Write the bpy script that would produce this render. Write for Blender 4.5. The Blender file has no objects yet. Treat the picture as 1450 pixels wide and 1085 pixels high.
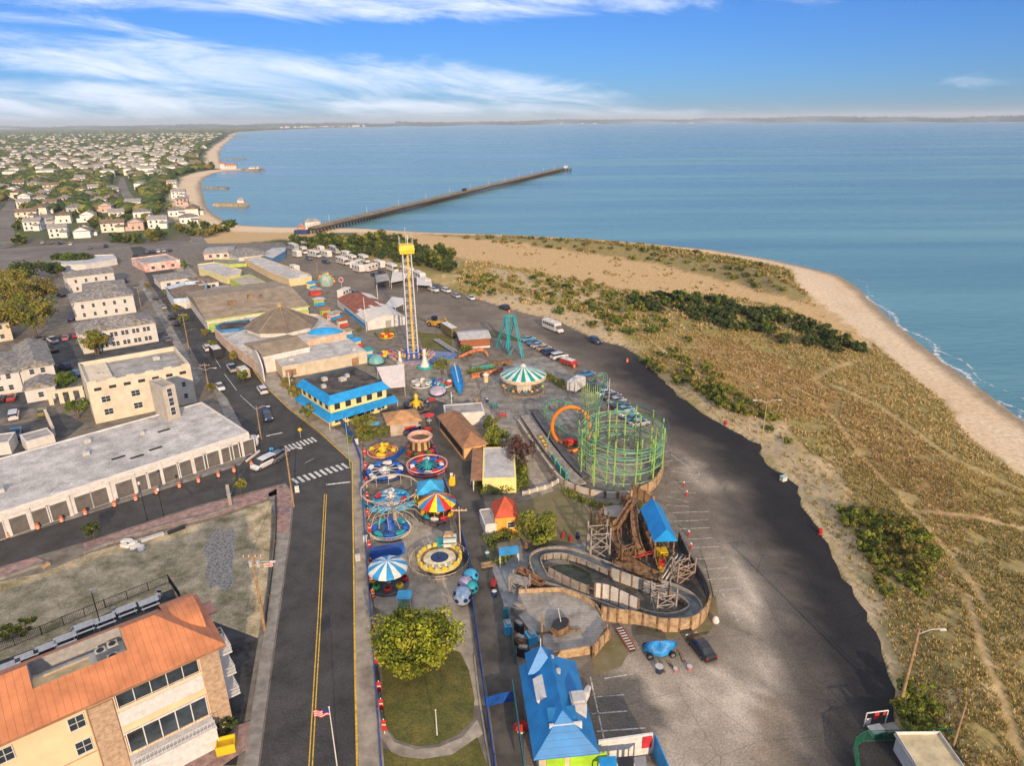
import bpy, bmesh, math, random
import numpy as np
from mathutils import Vector, Matrix
from mathutils.geometry import tessellate_polygon
R=math.radians; PI=math.pi
sc=bpy.context.scene; COL=sc.collection
# ---------------- camera
CAMH=60.0; FP=967.0; PITCH=math.atan(373.0/FP); ER=6.37e6; ROLL=-0.553
cd=bpy.data.cameras.new('camera'); cam=bpy.data.objects.new('camera',cd); COL.objects.link(cam); sc.camera=cam
cd.sensor_width=36; cd.lens=36*FP/1450; cd.clip_start=0.5; cd.clip_end=60000
cam.location=(0,0,CAMH)
CM=Matrix.Rotation(R(90)-PITCH,3,'X')@Matrix.Rotation(R(ROLL),3,'Z')
cam.rotation_euler=CM.to_euler()
# ---------------- world + sun
SUN_AZ=-15.5; SUN_EL=18.5        # shadows fall towards this bearing (degrees left of +Y negative)
w=bpy.data.worlds.new('World'); sc.world=w; w.use_nodes=True; w.cycles.sampling_method='MANUAL'; w.cycles.sample_map_resolution=256
nt=w.node_tree; bg=nt.nodes['Background']
sky=nt.nodes.new('ShaderNodeTexSky'); sky.sky_type='NISHITA'; sky.sun_disc=False
sky.sun_elevation=R(SUN_EL); sky.sun_rotation=R(SUN_AZ+180); sky.altitude=0; sky.air_density=1.0; sky.dust_density=0.2; sky.ozone_density=4.0
def WN(t,**k):
    n=nt.nodes.new(t)
    for a,b in k.items(): setattr(n,a,b)
    return n
L=nt.links.new
def wmath(op,a,b=None,clamp=False):
    n=WN('ShaderNodeMath',operation=op); n.use_clamp=clamp
    for i,v in enumerate((a,b)):
        if v is None: continue
        if isinstance(v,(int,float)): n.inputs[i].default_value=v
        else: L(v,n.inputs[i])
    return n.outputs[0]
tc=WN('ShaderNodeTexCoord'); sx=WN('ShaderNodeSeparateXYZ'); L(tc.outputs['Generated'],sx.inputs[0])
X,Y,Z=sx.outputs
# cirrus: streaky noise gathered in a few long banks of cloud (bearing / elevation)
az=wmath('ARCTAN2',X,Y); el=wmath('ARCSINE',Z)
cb=WN('ShaderNodeCombineXYZ'); L(wmath('MULTIPLY',az,2.6),cb.inputs[0]); L(wmath('ADD',wmath('MULTIPLY',el,15.0),wmath('MULTIPLY',az,1.6)),cb.inputs[1])
n1=WN('ShaderNodeTexNoise'); n1.inputs['Scale'].default_value=1.9; n1.inputs['Detail'].default_value=7; n1.inputs['Roughness'].default_value=0.66; n1.inputs['Distortion'].default_value=0.55; L(cb.outputs[0],n1.inputs['Vector'])
mask=None
def banks(l):
    global mask
    for (px,py,rx,ry,am,sl_) in l:
        d=CM@Vector(((px-725)/FP,(542.5-py)/FP,-1)); d.normalize(); a0=math.atan2(d.x,d.y); e0=math.asin(d.z)
        da=wmath('SUBTRACT',az,a0); de=wmath('ADD',wmath('SUBTRACT',el,e0),wmath('MULTIPLY',da,sl_))
        q=wmath('ADD',wmath('POWER',wmath('ABSOLUTE',wmath('DIVIDE',da,rx/FP)),2.0),wmath('POWER',wmath('ABSOLUTE',wmath('DIVIDE',de,ry/FP)),2.0))
        m_=wmath('MULTIPLY',wmath('DIVIDE',1.0,wmath('ADD',1.0,wmath('MULTIPLY',q,q))),am); mask=m_ if mask is None else wmath('MAXIMUM',mask,m_)
banks([(60,155,460,38,.47,.0),(640,160,480,20,.46,.02),(600,112,330,26,.44,.10),(120,74,340,36,.40,.08),(480,-4,660,26,.46,.0),(1425,110,130,10,.26,0)])
fill_cloud=wmath('MULTIPLY',wmath('MAXIMUM',wmath('SUBTRACT',Z,0.22),0.0),1.6); mask=wmath('ADD',mask,wmath('MINIMUM',fill_cloud,0.42))  # unseen cloud added overhead, above the frame, as soft neutral fill light
s_=wmath('ADD',n1.outputs[0],mask)
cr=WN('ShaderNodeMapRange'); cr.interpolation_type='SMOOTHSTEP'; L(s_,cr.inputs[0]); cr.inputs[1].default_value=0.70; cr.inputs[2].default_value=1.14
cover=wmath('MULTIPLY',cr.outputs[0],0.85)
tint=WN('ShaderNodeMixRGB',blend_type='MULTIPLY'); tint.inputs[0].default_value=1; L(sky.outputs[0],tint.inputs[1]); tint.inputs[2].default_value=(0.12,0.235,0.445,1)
mx=WN('ShaderNodeMixRGB'); L(cover,mx.inputs[0]); L(tint.outputs[0],mx.inputs[1]); cm=WN('ShaderNodeMixRGB'); L(wmath('MULTIPLY',wmath('SUBTRACT',Z,0.2),1.6,True),cm.inputs[0]); cm.inputs[1].default_value=(3.9,4.15,4.7,1); cm.inputs[2].default_value=(8.6,8.1,7.4,1); L(cm.outputs[0],mx.inputs[2])  # added overhead cloud is brighter than the visible banks to raise ambient light
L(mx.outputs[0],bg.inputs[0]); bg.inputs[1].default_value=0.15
sl=bpy.data.lights.new('sun','SUN'); sl.energy=3.0; sl.angle=R(0.6); sl.color=(1.0,0.74,0.46)
so=bpy.data.objects.new('sun',sl); COL.objects.link(so)
sdv=Vector((math.sin(R(SUN_AZ))*math.cos(R(SUN_EL)),math.cos(R(SUN_AZ))*math.cos(R(SUN_EL)),-math.sin(R(SUN_EL))))
so.rotation_euler=sdv.to_track_quat('-Z','Y').to_euler(); so.location=(60,-80,120)
sc.view_settings.view_transform='Standard'; sc.view_settings.look='None'; sc.view_settings.exposure=0.85; sc.view_settings.gamma=1
sc.cycles.volume_bounces=0; sc.cycles.max_bounces=6
# ---------------- placing helpers
def G(px,py,h=0.0):
    d=CM@Vector(((px-725)/FP,(542.5-py)/FP,-1)); t=(h-CAMH)/min(d.z,-0.001); z=h
    for _ in range(12 if t>1500 else 0):
        z=h-min((d.x*d.x+d.y*d.y)*t*t,9e8)/(2*ER); t=0.5*t+0.5*(z-CAMH)/min(d.z,-0.001)
    return Vector((d.x*t,d.y*t,z))
def HT(px,pb,pt,px2=None):
    """height of a vertical line whose foot is seen at (px,pb) and whose top at row pt"""
    g=G(px,pb); lo,hi=0,80
    for _ in range(40):
        m=(lo+hi)/2; q=CM.transposed()@(Vector((g.x,g.y,m))-Vector((0,0,CAMH)))
        y=542.5-FP*q.y/(-q.z)
        if y>pt: lo=m
        else: hi=m
    return lo
def GL(l,h=0.0): return [G(a,b,h) for a,b in l]
# ---------------- materials
MATS={}
def mk(name,col,rough=0.75,metal=0.0,var=0.12,scale=0.6,bump=0.0,spec=0.3,col2=None,stripes=None,bscale=None,dirt=0.0,coat=0):
    if name in MATS: return MATS[name]
    m=bpy.data.materials.new(name); m.use_nodes=True; n=m.node_tree.nodes; l=m.node_tree.links.new
    b=n['Principled BSDF']; b.inputs['Roughness'].default_value=rough; b.inputs['Metallic'].default_value=metal
    b.inputs['Specular IOR Level'].default_value=spec; b.inputs['Coat Weight'].default_value=coat
    g=n.new('ShaderNodeTexCoord'); no=n.new('ShaderNodeTexNoise'); l(g.outputs['Object'],no.inputs['Vector'])
    no.inputs['Scale'].default_value=scale; no.inputs['Detail'].default_value=8; no.inputs['Roughness'].default_value=0.65
    c2=col2 or tuple(max(0,c*(1-2.4*var)) for c in col)
    c1=col if col2 else tuple(min(1,c*(1+var)) for c in col)
    r=n.new('ShaderNodeValToRGB'); l(no.outputs[0],r.inputs[0])
    r.color_ramp.elements[0].position=0.34; r.color_ramp.elements[0].color=(*c2,1)
    r.color_ramp.elements[1].position=0.62; r.color_ramp.elements[1].color=(*c1,1)
    out=r.outputs[0]
    if stripes:   # (axis,period,width,depth)
        ax,per,wd,dk=stripes
        s=n.new('ShaderNodeSeparateXYZ'); l(g.outputs['Object'],s.inputs[0])
        a=n.new('ShaderNodeMath'); a.operation='DIVIDE'; l(s.outputs[ax],a.inputs[0]); a.inputs[1].default_value=per
        f=n.new('ShaderNodeMath'); f.operation='FRACT'; l(a.outputs[0],f.inputs[0])
        t=n.new('ShaderNodeMath'); t.operation='LESS_THAN'; l(f.outputs[0],t.inputs[0]); t.inputs[1].default_value=wd
        mm=n.new('ShaderNodeMixRGB'); mm.blend_type='MULTIPLY'; l(t.outputs[0],mm.inputs[0]); l(out,mm.inputs[1]); mm.inputs[2].default_value=(dk,dk,dk,1); out=mm.outputs[0]
    if dirt:
        nd=n.new('ShaderNodeTexNoise'); l(g.outputs['Object'],nd.inputs['Vector']); nd.inputs['Scale'].default_value=0.22; nd.inputs['Detail'].default_value=10; nd.inputs['Roughness'].default_value=0.7
        rd=n.new('ShaderNodeMapRange'); l(nd.outputs[0],rd.inputs[0]); rd.inputs[1].default_value=0.5; rd.inputs[2].default_value=0.68; rd.inputs[4].default_value=dirt
        mm=n.new('ShaderNodeMixRGB'); l(rd.outputs[0],mm.inputs[0]); l(out,mm.inputs[1]); mm.inputs[2].default_value=(0.10,0.085,0.065,1); out=mm.outputs[0]
    l(out,b.inputs['Base Color'])
    if bump:
        nb=n.new('ShaderNodeTexNoise'); l(g.outputs['Object'],nb.inputs['Vector']); nb.inputs['Scale'].default_value=bscale or scale*8; nb.inputs['Detail'].default_value=5
        bp=n.new('ShaderNodeBump'); l(nb.outputs[0],bp.inputs['Height']); bp.inputs['Strength'].default_value=bump; bp.inputs['Distance'].default_value=0.1; l(bp.outputs[0],b.inputs['Normal'])
    MATS[name]=m; return m
def attr_mat(name,rough=0.9,attr='Col',vscale=1.5,var=0.25,bump=0.0,trans=0.0,spec=0.2,fine=None):
    m=bpy.data.materials.new(name); m.use_nodes=True; n=m.node_tree.nodes; l=m.node_tree.links.new
    b=n['Principled BSDF']; b.inputs['Roughness'].default_value=rough; b.inputs['Specular IOR Level'].default_value=spec
    a=n.new('ShaderNodeAttribute'); a.attribute_name=attr
    g=n.new('ShaderNodeTexCoord'); no=n.new('ShaderNodeTexNoise'); l(g.outputs['Object'],no.inputs['Vector']); no.inputs['Scale'].default_value=vscale; no.inputs['Detail'].default_value=9; no.inputs['Roughness'].default_value=0.7
    mr=n.new('ShaderNodeMapRange'); l(no.outputs[0],mr.inputs[0]); mr.inputs[1].default_value=0.3; mr.inputs[2].default_value=0.7; mr.inputs[3].default_value=1-var; mr.inputs[4].default_value=1+var
    mm=n.new('ShaderNodeVectorMath'); mm.operation='SCALE'; l(a.outputs['Color'],mm.inputs[0]); l(mr.outputs[0],mm.inputs['Scale'])
    l(mm.outputs[0],b.inputs['Base Color'])
    if bump:
        bp=n.new('ShaderNodeBump'); l(no.outputs[0],bp.inputs['Height']); bp.inputs['Strength'].default_value=bump; bp.inputs['Distance'].default_value=0.3; l(bp.outputs[0],b.inputs['Normal'])
    if trans:
        o=n['Material Output']; t=n.new('ShaderNodeBsdfTranslucent'); l(mm.outputs[0],t.inputs[0]); ms=n.new('ShaderNodeMixShader'); ms.inputs[0].default_value=trans; l(b.outputs[0],ms.inputs[1]); l(t.outputs[0],ms.inputs[2]); l(ms.outputs[0],o.inputs[0])
    MATS[name]=m; return m
def crackle(m,scale=0.25,dark=0.45,wid=0.012,patch=0.0):
    n=m.node_tree.nodes; l=m.node_tree.links.new; b=n['Principled BSDF']; src=b.inputs['Base Color'].links[0].from_socket
    g=n.new('ShaderNodeTexCoord'); ns=n.new('ShaderNodeTexNoise'); ns.inputs['Scale'].default_value=0.8; ns.inputs['Detail'].default_value=4; l(g.outputs['Object'],ns.inputs['Vector'])
    mx_=n.new('ShaderNodeMixRGB'); mx_.inputs[0].default_value=0.06; l(g.outputs['Object'],mx_.inputs[1]); l(ns.outputs['Color'],mx_.inputs[2])
    v=n.new('ShaderNodeTexVoronoi'); v.feature='DISTANCE_TO_EDGE'; v.inputs['Scale'].default_value=scale; l(mx_.outputs[0],v.inputs['Vector'])
    c=n.new('ShaderNodeMapRange'); l(v.outputs['Distance'],c.inputs[0]); c.inputs[1].default_value=0; c.inputs[2].default_value=wid; c.inputs[3].default_value=dark; c.inputs[4].default_value=1
    sp_=n.new('ShaderNodeTexNoise'); sp_.inputs['Scale'].default_value=5.0; sp_.inputs['Detail'].default_value=6; l(g.outputs['Object'],sp_.inputs['Vector'])
    c2=n.new('ShaderNodeMapRange'); l(sp_.outputs[0],c2.inputs[0]); c2.inputs[1].default_value=0.3; c2.inputs[2].default_value=0.7; c2.inputs[3].default_value=0.72; c2.inputs[4].default_value=1.28
    mu=n.new('ShaderNodeMath'); mu.operation='MULTIPLY'; l(c.outputs[0],mu.inputs[0]); l(c2.outputs[0],mu.inputs[1])
    o_=mu.outputs[0]
    if patch:
        vp_=n.new('ShaderNodeTexVoronoi'); vp_.distance='CHEBYCHEV'; vp_.inputs['Scale'].default_value=0.07; l(g.outputs['Object'],vp_.inputs['Vector']); c3=n.new('ShaderNodeMapRange'); l(vp_.outputs['Color'],c3.inputs[0]); c3.inputs[3].default_value=1-patch; c3.inputs[4].default_value=1+patch; m3=n.new('ShaderNodeMath'); m3.operation='MULTIPLY'; l(o_,m3.inputs[0]); l(c3.outputs[0],m3.inputs[1]); o_=m3.outputs[0]
    s_=n.new('ShaderNodeVectorMath'); s_.operation='SCALE'; l(src,s_.inputs[0]); l(o_,s_.inputs['Scale']); l(s_.outputs[0],b.inputs['Base Color']); return m
def flat(name,c,rough=0.6,metal=0,**k): return mk(name,c,rough,metal,var=k.pop('var',0.08),scale=k.pop('scale',2.0),**k)
# ---------------- object helpers
def tag(o,label=None,cat=None,group=None,kind=None):
    if label: o['label']=label
    if cat: o['category']=cat
    if group: o['group']=group
    if kind: o['kind']=kind
    return o
def thing(name,label,cat,loc=(0,0,0),rz=0,group=None):
    o=bpy.data.objects.new(name,None); COL.objects.link(o); o.location=Vector(loc) if len(loc)==3 else Vector((loc[0],loc[1],0)); o.rotation_euler=(0,0,rz); o.empty_display_size=0.5
    return tag(o,label,cat,group)
def dup(o,loc=None,rz=None,label=None,group=None,scale=None,parent=None,mats=None):
    c=o.copy(); COL.objects.link(c)
    if parent is not None: c.parent=parent
    if loc is not None: c.location=Vector(loc) if len(loc)==3 else Vector((loc[0],loc[1],0))
    if rz is not None: c.rotation_euler=(0,0,rz)
    if label: c['label']=label
    if group: c['group']=group
    if scale is not None: c.scale=(scale,)*3 if isinstance(scale,(int,float)) else scale
    for ch in KIDS.get(o.name,[]):
        k=dup(ch,parent=c); KIDS.setdefault(c.name,[]).append(k)
        if mats and ch.name.split('.')[0] in mats:
            for i,mt in enumerate(mats[ch.name.split('.')[0]]):
                k.material_slots[i].link='OBJECT'; k.material_slots[i].material=mt
    return c
KIDS={}
class MB:
    def __init__(s): s.v=[]; s.f=[]; s.m=[]; s.mi=0; s.sm=[]; s.smooth=False
    def add(s,vs,fs,mi=None):
        o=len(s.v); s.v.extend([tuple(p) for p in vs]); s.f.extend([tuple(i+o for i in f) for f in fs]); s.m.extend([s.mi if mi is None else mi]*len(fs)); s.sm.extend([s.smooth]*len(fs)); return s
    def box(s,c,d,rz=0,mi=None,top=1.0):
        x,y,z=c; a,b,h=d[0]/2,d[1]/2,d[2]; ca,sa=math.cos(rz),math.sin(rz); vs=[]
        for zz,k in ((z,1),(z+h,top)):
            for (p,q) in ((-a,-b),(a,-b),(a,b),(-a,b)): vs.append((x+(p*ca-q*sa)*k,y+(p*sa+q*ca)*k,zz))
        return s.add(vs,[(3,2,1,0),(4,5,6,7),(0,1,5,4),(1,2,6,5),(2,3,7,6),(3,0,4,7)],mi)
    def prism(s,poly,z0,z1,mi=None,cap=True,ctop=None):
        n=len(poly); A=sum(poly[i][0]*poly[(i+1)%n][1]-poly[(i+1)%n][0]*poly[i][1] for i in range(n))
        if A<0: poly=poly[::-1]
        vs=[(p[0],p[1],z0) for p in poly]+[(p[0],p[1],z1) for p in poly]
        s.add(vs,[(i,(i+1)%n,n+(i+1)%n,n+i) for i in range(n)],mi)
        if cap:
            t=tessellate_polygon([[Vector((p[0],p[1],0)) for p in poly]]); t=[tuple(k) for k in t]
            fs=[]
            for a,b,c in t:
                cr=(poly[b][0]-poly[a][0])*(poly[c][1]-poly[a][1])-(poly[c][0]-poly[a][0])*(poly[b][1]-poly[a][1])
                fs.append((a,b,c) if cr>0 else (c,b,a))
            s.add([(p[0],p[1],z1) for p in poly],fs,mi if ctop is None else ctop)
        return s
    def sheet(s,poly,z=0.0,mi=None):
        t=tessellate_polygon([[Vector((p[0],p[1],0)) for p in poly]]); fs=[]
        for a,b,c in t:
            cr=(poly[b][0]-poly[a][0])*(poly[c][1]-poly[a][1])-(poly[c][0]-poly[a][0])*(poly[b][1]-poly[a][1])
            fs.append((a,b,c) if cr>0 else (c,b,a))
        return s.add([(p[0],p[1],z) for p in poly],fs,mi)
    def lathe(s,c,prof,n=16,mi=None,sx=1,sy=1,a0=0,mis=None):
        vs=[];fs=[]
        for r,z in prof:
            for k in range(n):
                a=a0+2*PI*k/n; vs.append((c[0]+r*math.cos(a)*sx,c[1]+r*math.sin(a)*sy,c[2]+z))
        o=len(s.v); s.v.extend(vs)
        for j in range(len(prof)-1):
            for k in range(n):
                k2=(k+1)%n; s.f.append((o+j*n+k,o+j*n+k2,o+(j+1)*n+k2,o+(j+1)*n+k)); s.m.append(mis[k%len(mis)] if mis else (s.mi if mi is None else mi)); s.sm.append(s.smooth)
        return s
    def cyl(s,c,r,h,n=12,mi=None,r2=None,a0=0):
        r2=r if r2 is None else r2
        return s.lathe(c,[(0.0005,0),(r,0),(r2,h),(0.0005,h)],n,mi,a0=a0)
    def tube(s,pts,r,n=6,mi=None,closed=False):
        P=[Vector(p) for p in pts]; N=len(P); rs=r if isinstance(r,(list,tuple)) else [r]*N; vs=[];fs=[]
        up=None
        for i,p in enumerate(P):
            if closed: t=(P[(i+1)%N]-P[i-1])
            else: t=(P[min(i+1,N-1)]-P[max(i-1,0)])
            if t.length<1e-9: t=Vector((0,0,1))
            t.normalize()
            if up is None:
                up=Vector((0,0,1)) if abs(t.z)<0.9 else Vector((1,0,0))
            a=t.cross(up)
            if a.length<1e-4: a=t.cross(Vector((0.3,1,0.2)))
            a.normalize(); b=a.cross(t); up=b
            for k in range(n):
                q=2*PI*k/n; vs.append(p+a*math.cos(q)*rs[i]+b*math.sin(q)*rs[i])
        for i in range(N if closed else N-1):
            j=(i+1)%N
            for k in range(n): fs.append((i*n+k,i*n+(k+1)%n,j*n+(k+1)%n,j*n+k))
        if not closed: fs.append(tuple(range(n))[::-1]); fs.append(tuple((N-1)*n+k for k in range(n)))
        return s.add(vs,fs,mi)
    def wall(s,pts,z0,h,t=0.1,mi=None,closed=False):
        n=len(pts)
        for i in range(n if closed else n-1):
            a=Vector(pts[i][:2]); b=Vector(pts[(i+1)%n][:2]); d=b-a
            if d.length<1e-4: continue
            c=(a+b)/2; s.box((c.x,c.y,z0),(d.length+t*0.98,t,h),math.atan2(d.y,d.x),mi)
        return s
    def build(s,name,mats,parent=None,world=False,label=None):
        if not isinstance(mats,(list,tuple)): mats=[mats]
        me=bpy.data.meshes.new(name); vs=s.v
        if parent is not None and world:
            a=-parent.rotation_euler.z; ca,sa=math.cos(a),math.sin(a); l=parent.location
            vs=[((x-l.x)*ca-(y-l.y)*sa,(x-l.x)*sa+(y-l.y)*ca,z-l.z) for x,y,z in vs]
        me.from_pydata(vs,[],s.f)
        for m in mats: me.materials.append(m)
        me.polygons.foreach_set('material_index',s.m); me.polygons.foreach_set('use_smooth',s.sm)
        me.update(); o=bpy.data.objects.new(name,me); COL.objects.link(o)
        if parent is not None: o.parent=parent; KIDS.setdefault(parent.name,[]).append(o)
        if label: o['label']=label
        return o
def npmesh(name,V,F,mats,colors=None,parent=None,smooth=False,mi=None):
    """V (n,3), F (m,k) arrays; colors per vertex (n,3)"""
    me=bpy.data.meshes.new(name); k=F.shape[1]; m=len(F)
    me.vertices.add(len(V)); me.vertices.foreach_set('co',V.astype(np.float32).ravel())
    me.loops.add(m*k); me.loops.foreach_set('vertex_index',F.astype(np.int32).ravel())
    me.polygons.add(m); me.polygons.foreach_set('loop_start',np.arange(0,m*k,k,dtype=np.int32)); me.polygons.foreach_set('loop_total',np.full(m,k,np.int32))
    if smooth: me.polygons.foreach_set('use_smooth',np.ones(m,bool))
    for q in (mats if isinstance(mats,(list,tuple)) else [mats]): me.materials.append(q)
    if mi is not None: me.polygons.foreach_set('material_index',mi.astype(np.int32))
    if colors is not None:
        ca=me.color_attributes.new('Col','FLOAT_COLOR','POINT'); c4=np.ones((len(V),4),np.float32); c4[:,:3]=colors; ca.data.foreach_set('color',c4.ravel())
    me.update(calc_edges=True); o=bpy.data.objects.new(name,me); COL.objects.link(o)
    if parent is not None: o.parent=parent; KIDS.setdefault(parent.name,[]).append(o)
    return o
def inpoly(x,y,poly):
    r=np.zeros(x.shape,bool); n=len(poly); j=n-1
    for i in range(n):
        xi,yi=poly[i][0],poly[i][1]; xj,yj=poly[j][0],poly[j][1]
        if yi!=yj: r^=((yi>y)!=(yj>y))&(x<(xj-xi)*(y-yi)/(yj-yi)+xi)
        j=i
    return r
def pldist(x,y,pts,closed=False):
    d=np.full(x.shape,1e9); n=len(pts)
    for i in range(n if closed else n-1):
        ax,ay=pts[i][0],pts[i][1]; bx,by=pts[(i+1)%n][0],pts[(i+1)%n][1]; dx,dy=bx-ax,by-ay; l2=dx*dx+dy*dy+1e-9
        t=np.clip(((x-ax)*dx+(y-ay)*dy)/l2,0,1); d=np.minimum(d,np.hypot(x-ax-t*dx,y-ay-t*dy))
    return d
_rs=np.random.RandomState(7); _P=_rs.rand(512,512)
def vnoise(x,y,s,o=0):
    x=x/s+37.3*o; y=y/s+91.7*o; xi=np.floor(x).astype(int); yi=np.floor(y).astype(int); fx=x-xi; fy=y-yi; fx=fx*fx*(3-2*fx); fy=fy*fy*(3-2*fy)
    a=_P[xi%512,yi%512]; b=_P[(xi+1)%512,yi%512]; c=_P[xi%512,(yi+1)%512]; d=_P[(xi+1)%512,(yi+1)%512]
    return (a*(1-fx)+b*fx)*(1-fy)+(c*(1-fx)+d*fx)*fy
def fbm(x,y,s,o=0,n=4):
    r=0;a=0.5;t=0
    for i in range(n): r=r+a*vnoise(x,y,s/2**i,o+i*3); t+=a; a*=0.55
    return r/t
# ---------------- ground, water, roads
COAST_PX=[(2100,960),(1700,745),(1450,590),(1405,556),(1355,521),(1318,493),(1290,471),(1262,448),(1238,425),(1216,404),(1190,388),(1150,378),(1090,365),(1010,352),(940,345),(860,338),(780,334),(700,330),(600,327),(520,322),(450,320),(400,320),(350,318),(325,314),(305,303),(297,296),(291,286),(289,276),(285,266),(286,257),(292,250),(303,245),(322,241),(372,241.5),(373,239.5),(330,237),(316,231),(311,222),(312,213),(317,205),(325,199),(331,193),(333,189),(345,186.2),(380,184.2),(430,182.0),(480,180.4),(540,178.9)]
COAST=GL(COAST_PX)
land=[(p.x,p.y) for p in COAST]+[(-2500,20000),(-26000,20000),(-26000,-3000),(1200,-3000),(600,-100)]
PARK_PX=[(735,1300),(1310,1300),(1285,1120),(1270,1030),(1262,960),(1243,910),(1225,868),(1195,820),(1178,790),(1160,752),(1135,715),(1128,690),(1108,672),(1080,655),(1075,630),(1040,612),(1000,590),(960,560),(930,530),(905,505),(880,490),(845,482),(790,455),(740,443),(700,432),(665,420),(620,402),(590,396),(560,388),(510,368),(470,358),(420,347),(395,350),(408,372),(440,395),(480,410),(520,445),(570,440),(590,448),(640,470),(700,468),(760,488),(820,540),(870,575),(935,590),(950,640),(948,680),(930,705),(985,760),(1000,800),(1012,850),(1015,880),(1000,900),(900,900),(840,935),(800,960),(745,960)]
PARK=GL(PARK_PX)
T=GL
flats=T([(440,326),(540,327),(640,331),(700,338),(820,352),(950,369),(1060,392),(1110,415),(1165,430),(1225,470),(1240,500),(1205,480),(1160,462),(1100,440),(1010,425),(940,424),(860,412),(800,398),(700,380),(640,368),(590,350),(520,338),(430,338)])
fdune=T([(590,330),(740,337),(860,346),(960,356),(1060,371),(1110,387),(1155,428),(1100,424),(1040,403),(960,382),(860,364),(740,347)])
brown=T([(960,480),(1040,490),(1120,520),(1180,560),(1190,600),(1130,610),(1060,580),(990,520)])
brown2=T([(1160,560),(1260,600),(1330,660),(1380,760),(1300,740),(1220,680),(1170,620)])
trails=[(T([(925,478),(980,500),(1040,520),(1100,548),(1160,580),(1185,615),(1215,655),(1270,715),(1340,790),(1400,880)]),0.7),
 (T([(905,480),(960,520),(1040,572),(1090,597),(1130,640),(1160,670),(1200,710)]),0.8),
 (T([(1180,556),(1240,582),(1300,625),(1350,660),(1450,700)]),1.3),(T([(1290,735),(1380,745),(1450,760)]),1.2),
 (T([(1365,855),(1390,950),(1410,1000),(1440,1085)]),0.9),(T([(910,440),(860,425),(800,410),(720,395)]),1.0),(T([(1200,520),(1150,545),(1170,560)]),1.2)]
sandy=[T([(925,525),(975,545),(1010,575),(1060,588),(1110,612),(1140,650),(1180,672),(1200,700),(1208,740),(1225,800),(1250,860),(1262,910),(1290,990),(1265,1040),(1225,930),(1160,780),(1100,670),(1010,600)]),
 T([(690,385),(740,392),(790,402),(850,425),(900,440),(880,452),(800,430),(740,415),(690,400)]),T([(640,420),(700,415),(760,430),(840,455),(920,500),(860,490),(780,455),(700,436)])]
north_sand=T([(330,322),(430,322),(470,330),(420,338),(340,345),(250,352),(230,348),(300,335)])
def ground_h(x,y):
    dc=pldist(x,y,COAST); ins=inpoly(x,y,land); sd=np.where(ins,dc,-dc)
    pk=inpoly(x,y,PARK); dp=pldist(x,y,PARK,True)
    # dune side = seaward of the car park's edge line
    edge=PARK[1:33]
    side=inpoly(x,y,[(p.x,p.y) for p in edge]+[(-82,372),(-90,405)]+[(p.x,p.y) for p in COAST[1:20][::-1]]+[(600,-100),(200,-100)])
    near=np.where(pk,0,np.clip((dp-0.3)/6,0,1))
    hd=near*(1.0+2.2*(fbm(x,y,26,1)-0.35)+0.8*fbm(x,y,6,2))*np.clip((sd-14)/20,0,1)
    fl=inpoly(x,y,[(p.x,p.y) for p in flats]); fd=inpoly(x,y,[(p.x,p.y) for p in fdune])
    dfd=pldist(x,y,fdune,True); dfl=pldist(x,y,flats,True)
    hd=np.where(fl,hd*np.clip(1-dfl/6,0.15,1),hd); hd=np.where(fd,hd+np.clip(dfd/8,0,1)*1.4,hd)
    h=np.where(side,np.maximum(hd,0),0)
    h=np.where(sd<14,np.minimum(h,99)+np.clip((sd-7)/7,-1,0)*0.58,h)
    h=np.where(sd<0,-0.58+sd*0.06,h); h=np.maximum(h,-6)
    return h,sd,side,fl,fd,dp,pk
nr,nc=760,560
yr=np.concatenate([np.array([-400,-60,0]),20*np.exp(np.linspace(0,math.log(1200),nr-3))]); tt=np.linspace(-1.35,1.35,nc)
tt=np.sign(tt)*np.abs(tt)**1.0
YY=np.repeat(yr[:,None],nc,1); XX=np.maximum(YY,30)*tt[None,:]*1.0
x=XX.ravel(); y=YY.ravel()
h,sd,side,fl,fd,dp,pk=ground_h(x,y)
def mixc(c,c2,t): return c*(1-t[:,None])+np.array(c2)[None,:]*t[:,None]
def sst(a,b,x): t=np.clip((x-a)/(b-a),0,1); return t*t*(3-2*t)
nA=fbm(x,y,14,3); nB=fbm(x,y,3.5,5); nC=fbm(x,y,60,7)
C=np.tile(np.array([[0.13,0.115,0.085]]),(len(x),1)); C=mixc(C,(0.07,0.085,0.035),sst(0.45,0.6,nA))
C=mixc(C,(0.075,0.10,0.035),sst(395,430,y-0.06*x)*(0.5+0.5*sst(0.3,0.5,nA))); far=sst(900,2500,y); C=mixc(C,(0.035,0.055,0.028),far)
S=np.tile(np.array([[0.32,0.25,0.11]]),(len(x),1)); S=mixc(S,(0.25,0.21,0.075),sst(0.40,0.62,nA)); S=mixc(S,(0.56,0.43,0.26),sst(0.60,0.72,nB)*0.7)
def polymask(p,wob=6): 
    ins=inpoly(x,y,[(q.x,q.y) for q in p]); d=pldist(x,y,p,True); s=np.where(ins,d,-d)+(nB-0.5)*wob; return sst(-1.5,2.0,s)
S=mixc(S,(0.33,0.205,0.09),polymask(brown,12)*0.85); S=mixc(S,(0.31,0.20,0.09),polymask(brown2,12)*0.7)
S=mixc(S,(0.50,0.345,0.175),polymask(flats,8)); S=mixc(S,(0.20,0.17,0.07),polymask(fdune,8)*0.9)
for p in sandy: S=mixc(S,(0.46,0.36,0.23),polymask(p,7)*0.8)
for p,wd in trails: S=mixc(S,(0.50,0.34,0.18),0.6*(1-sst(wd*0.15,wd*0.65,pldist(x,y,p)+(nB-0.5)*0.8)))
C=np.where(side[:,None],S,C)
C=mixc(C,(0.46,0.33,0.17),polymask(north_sand,12))
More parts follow.
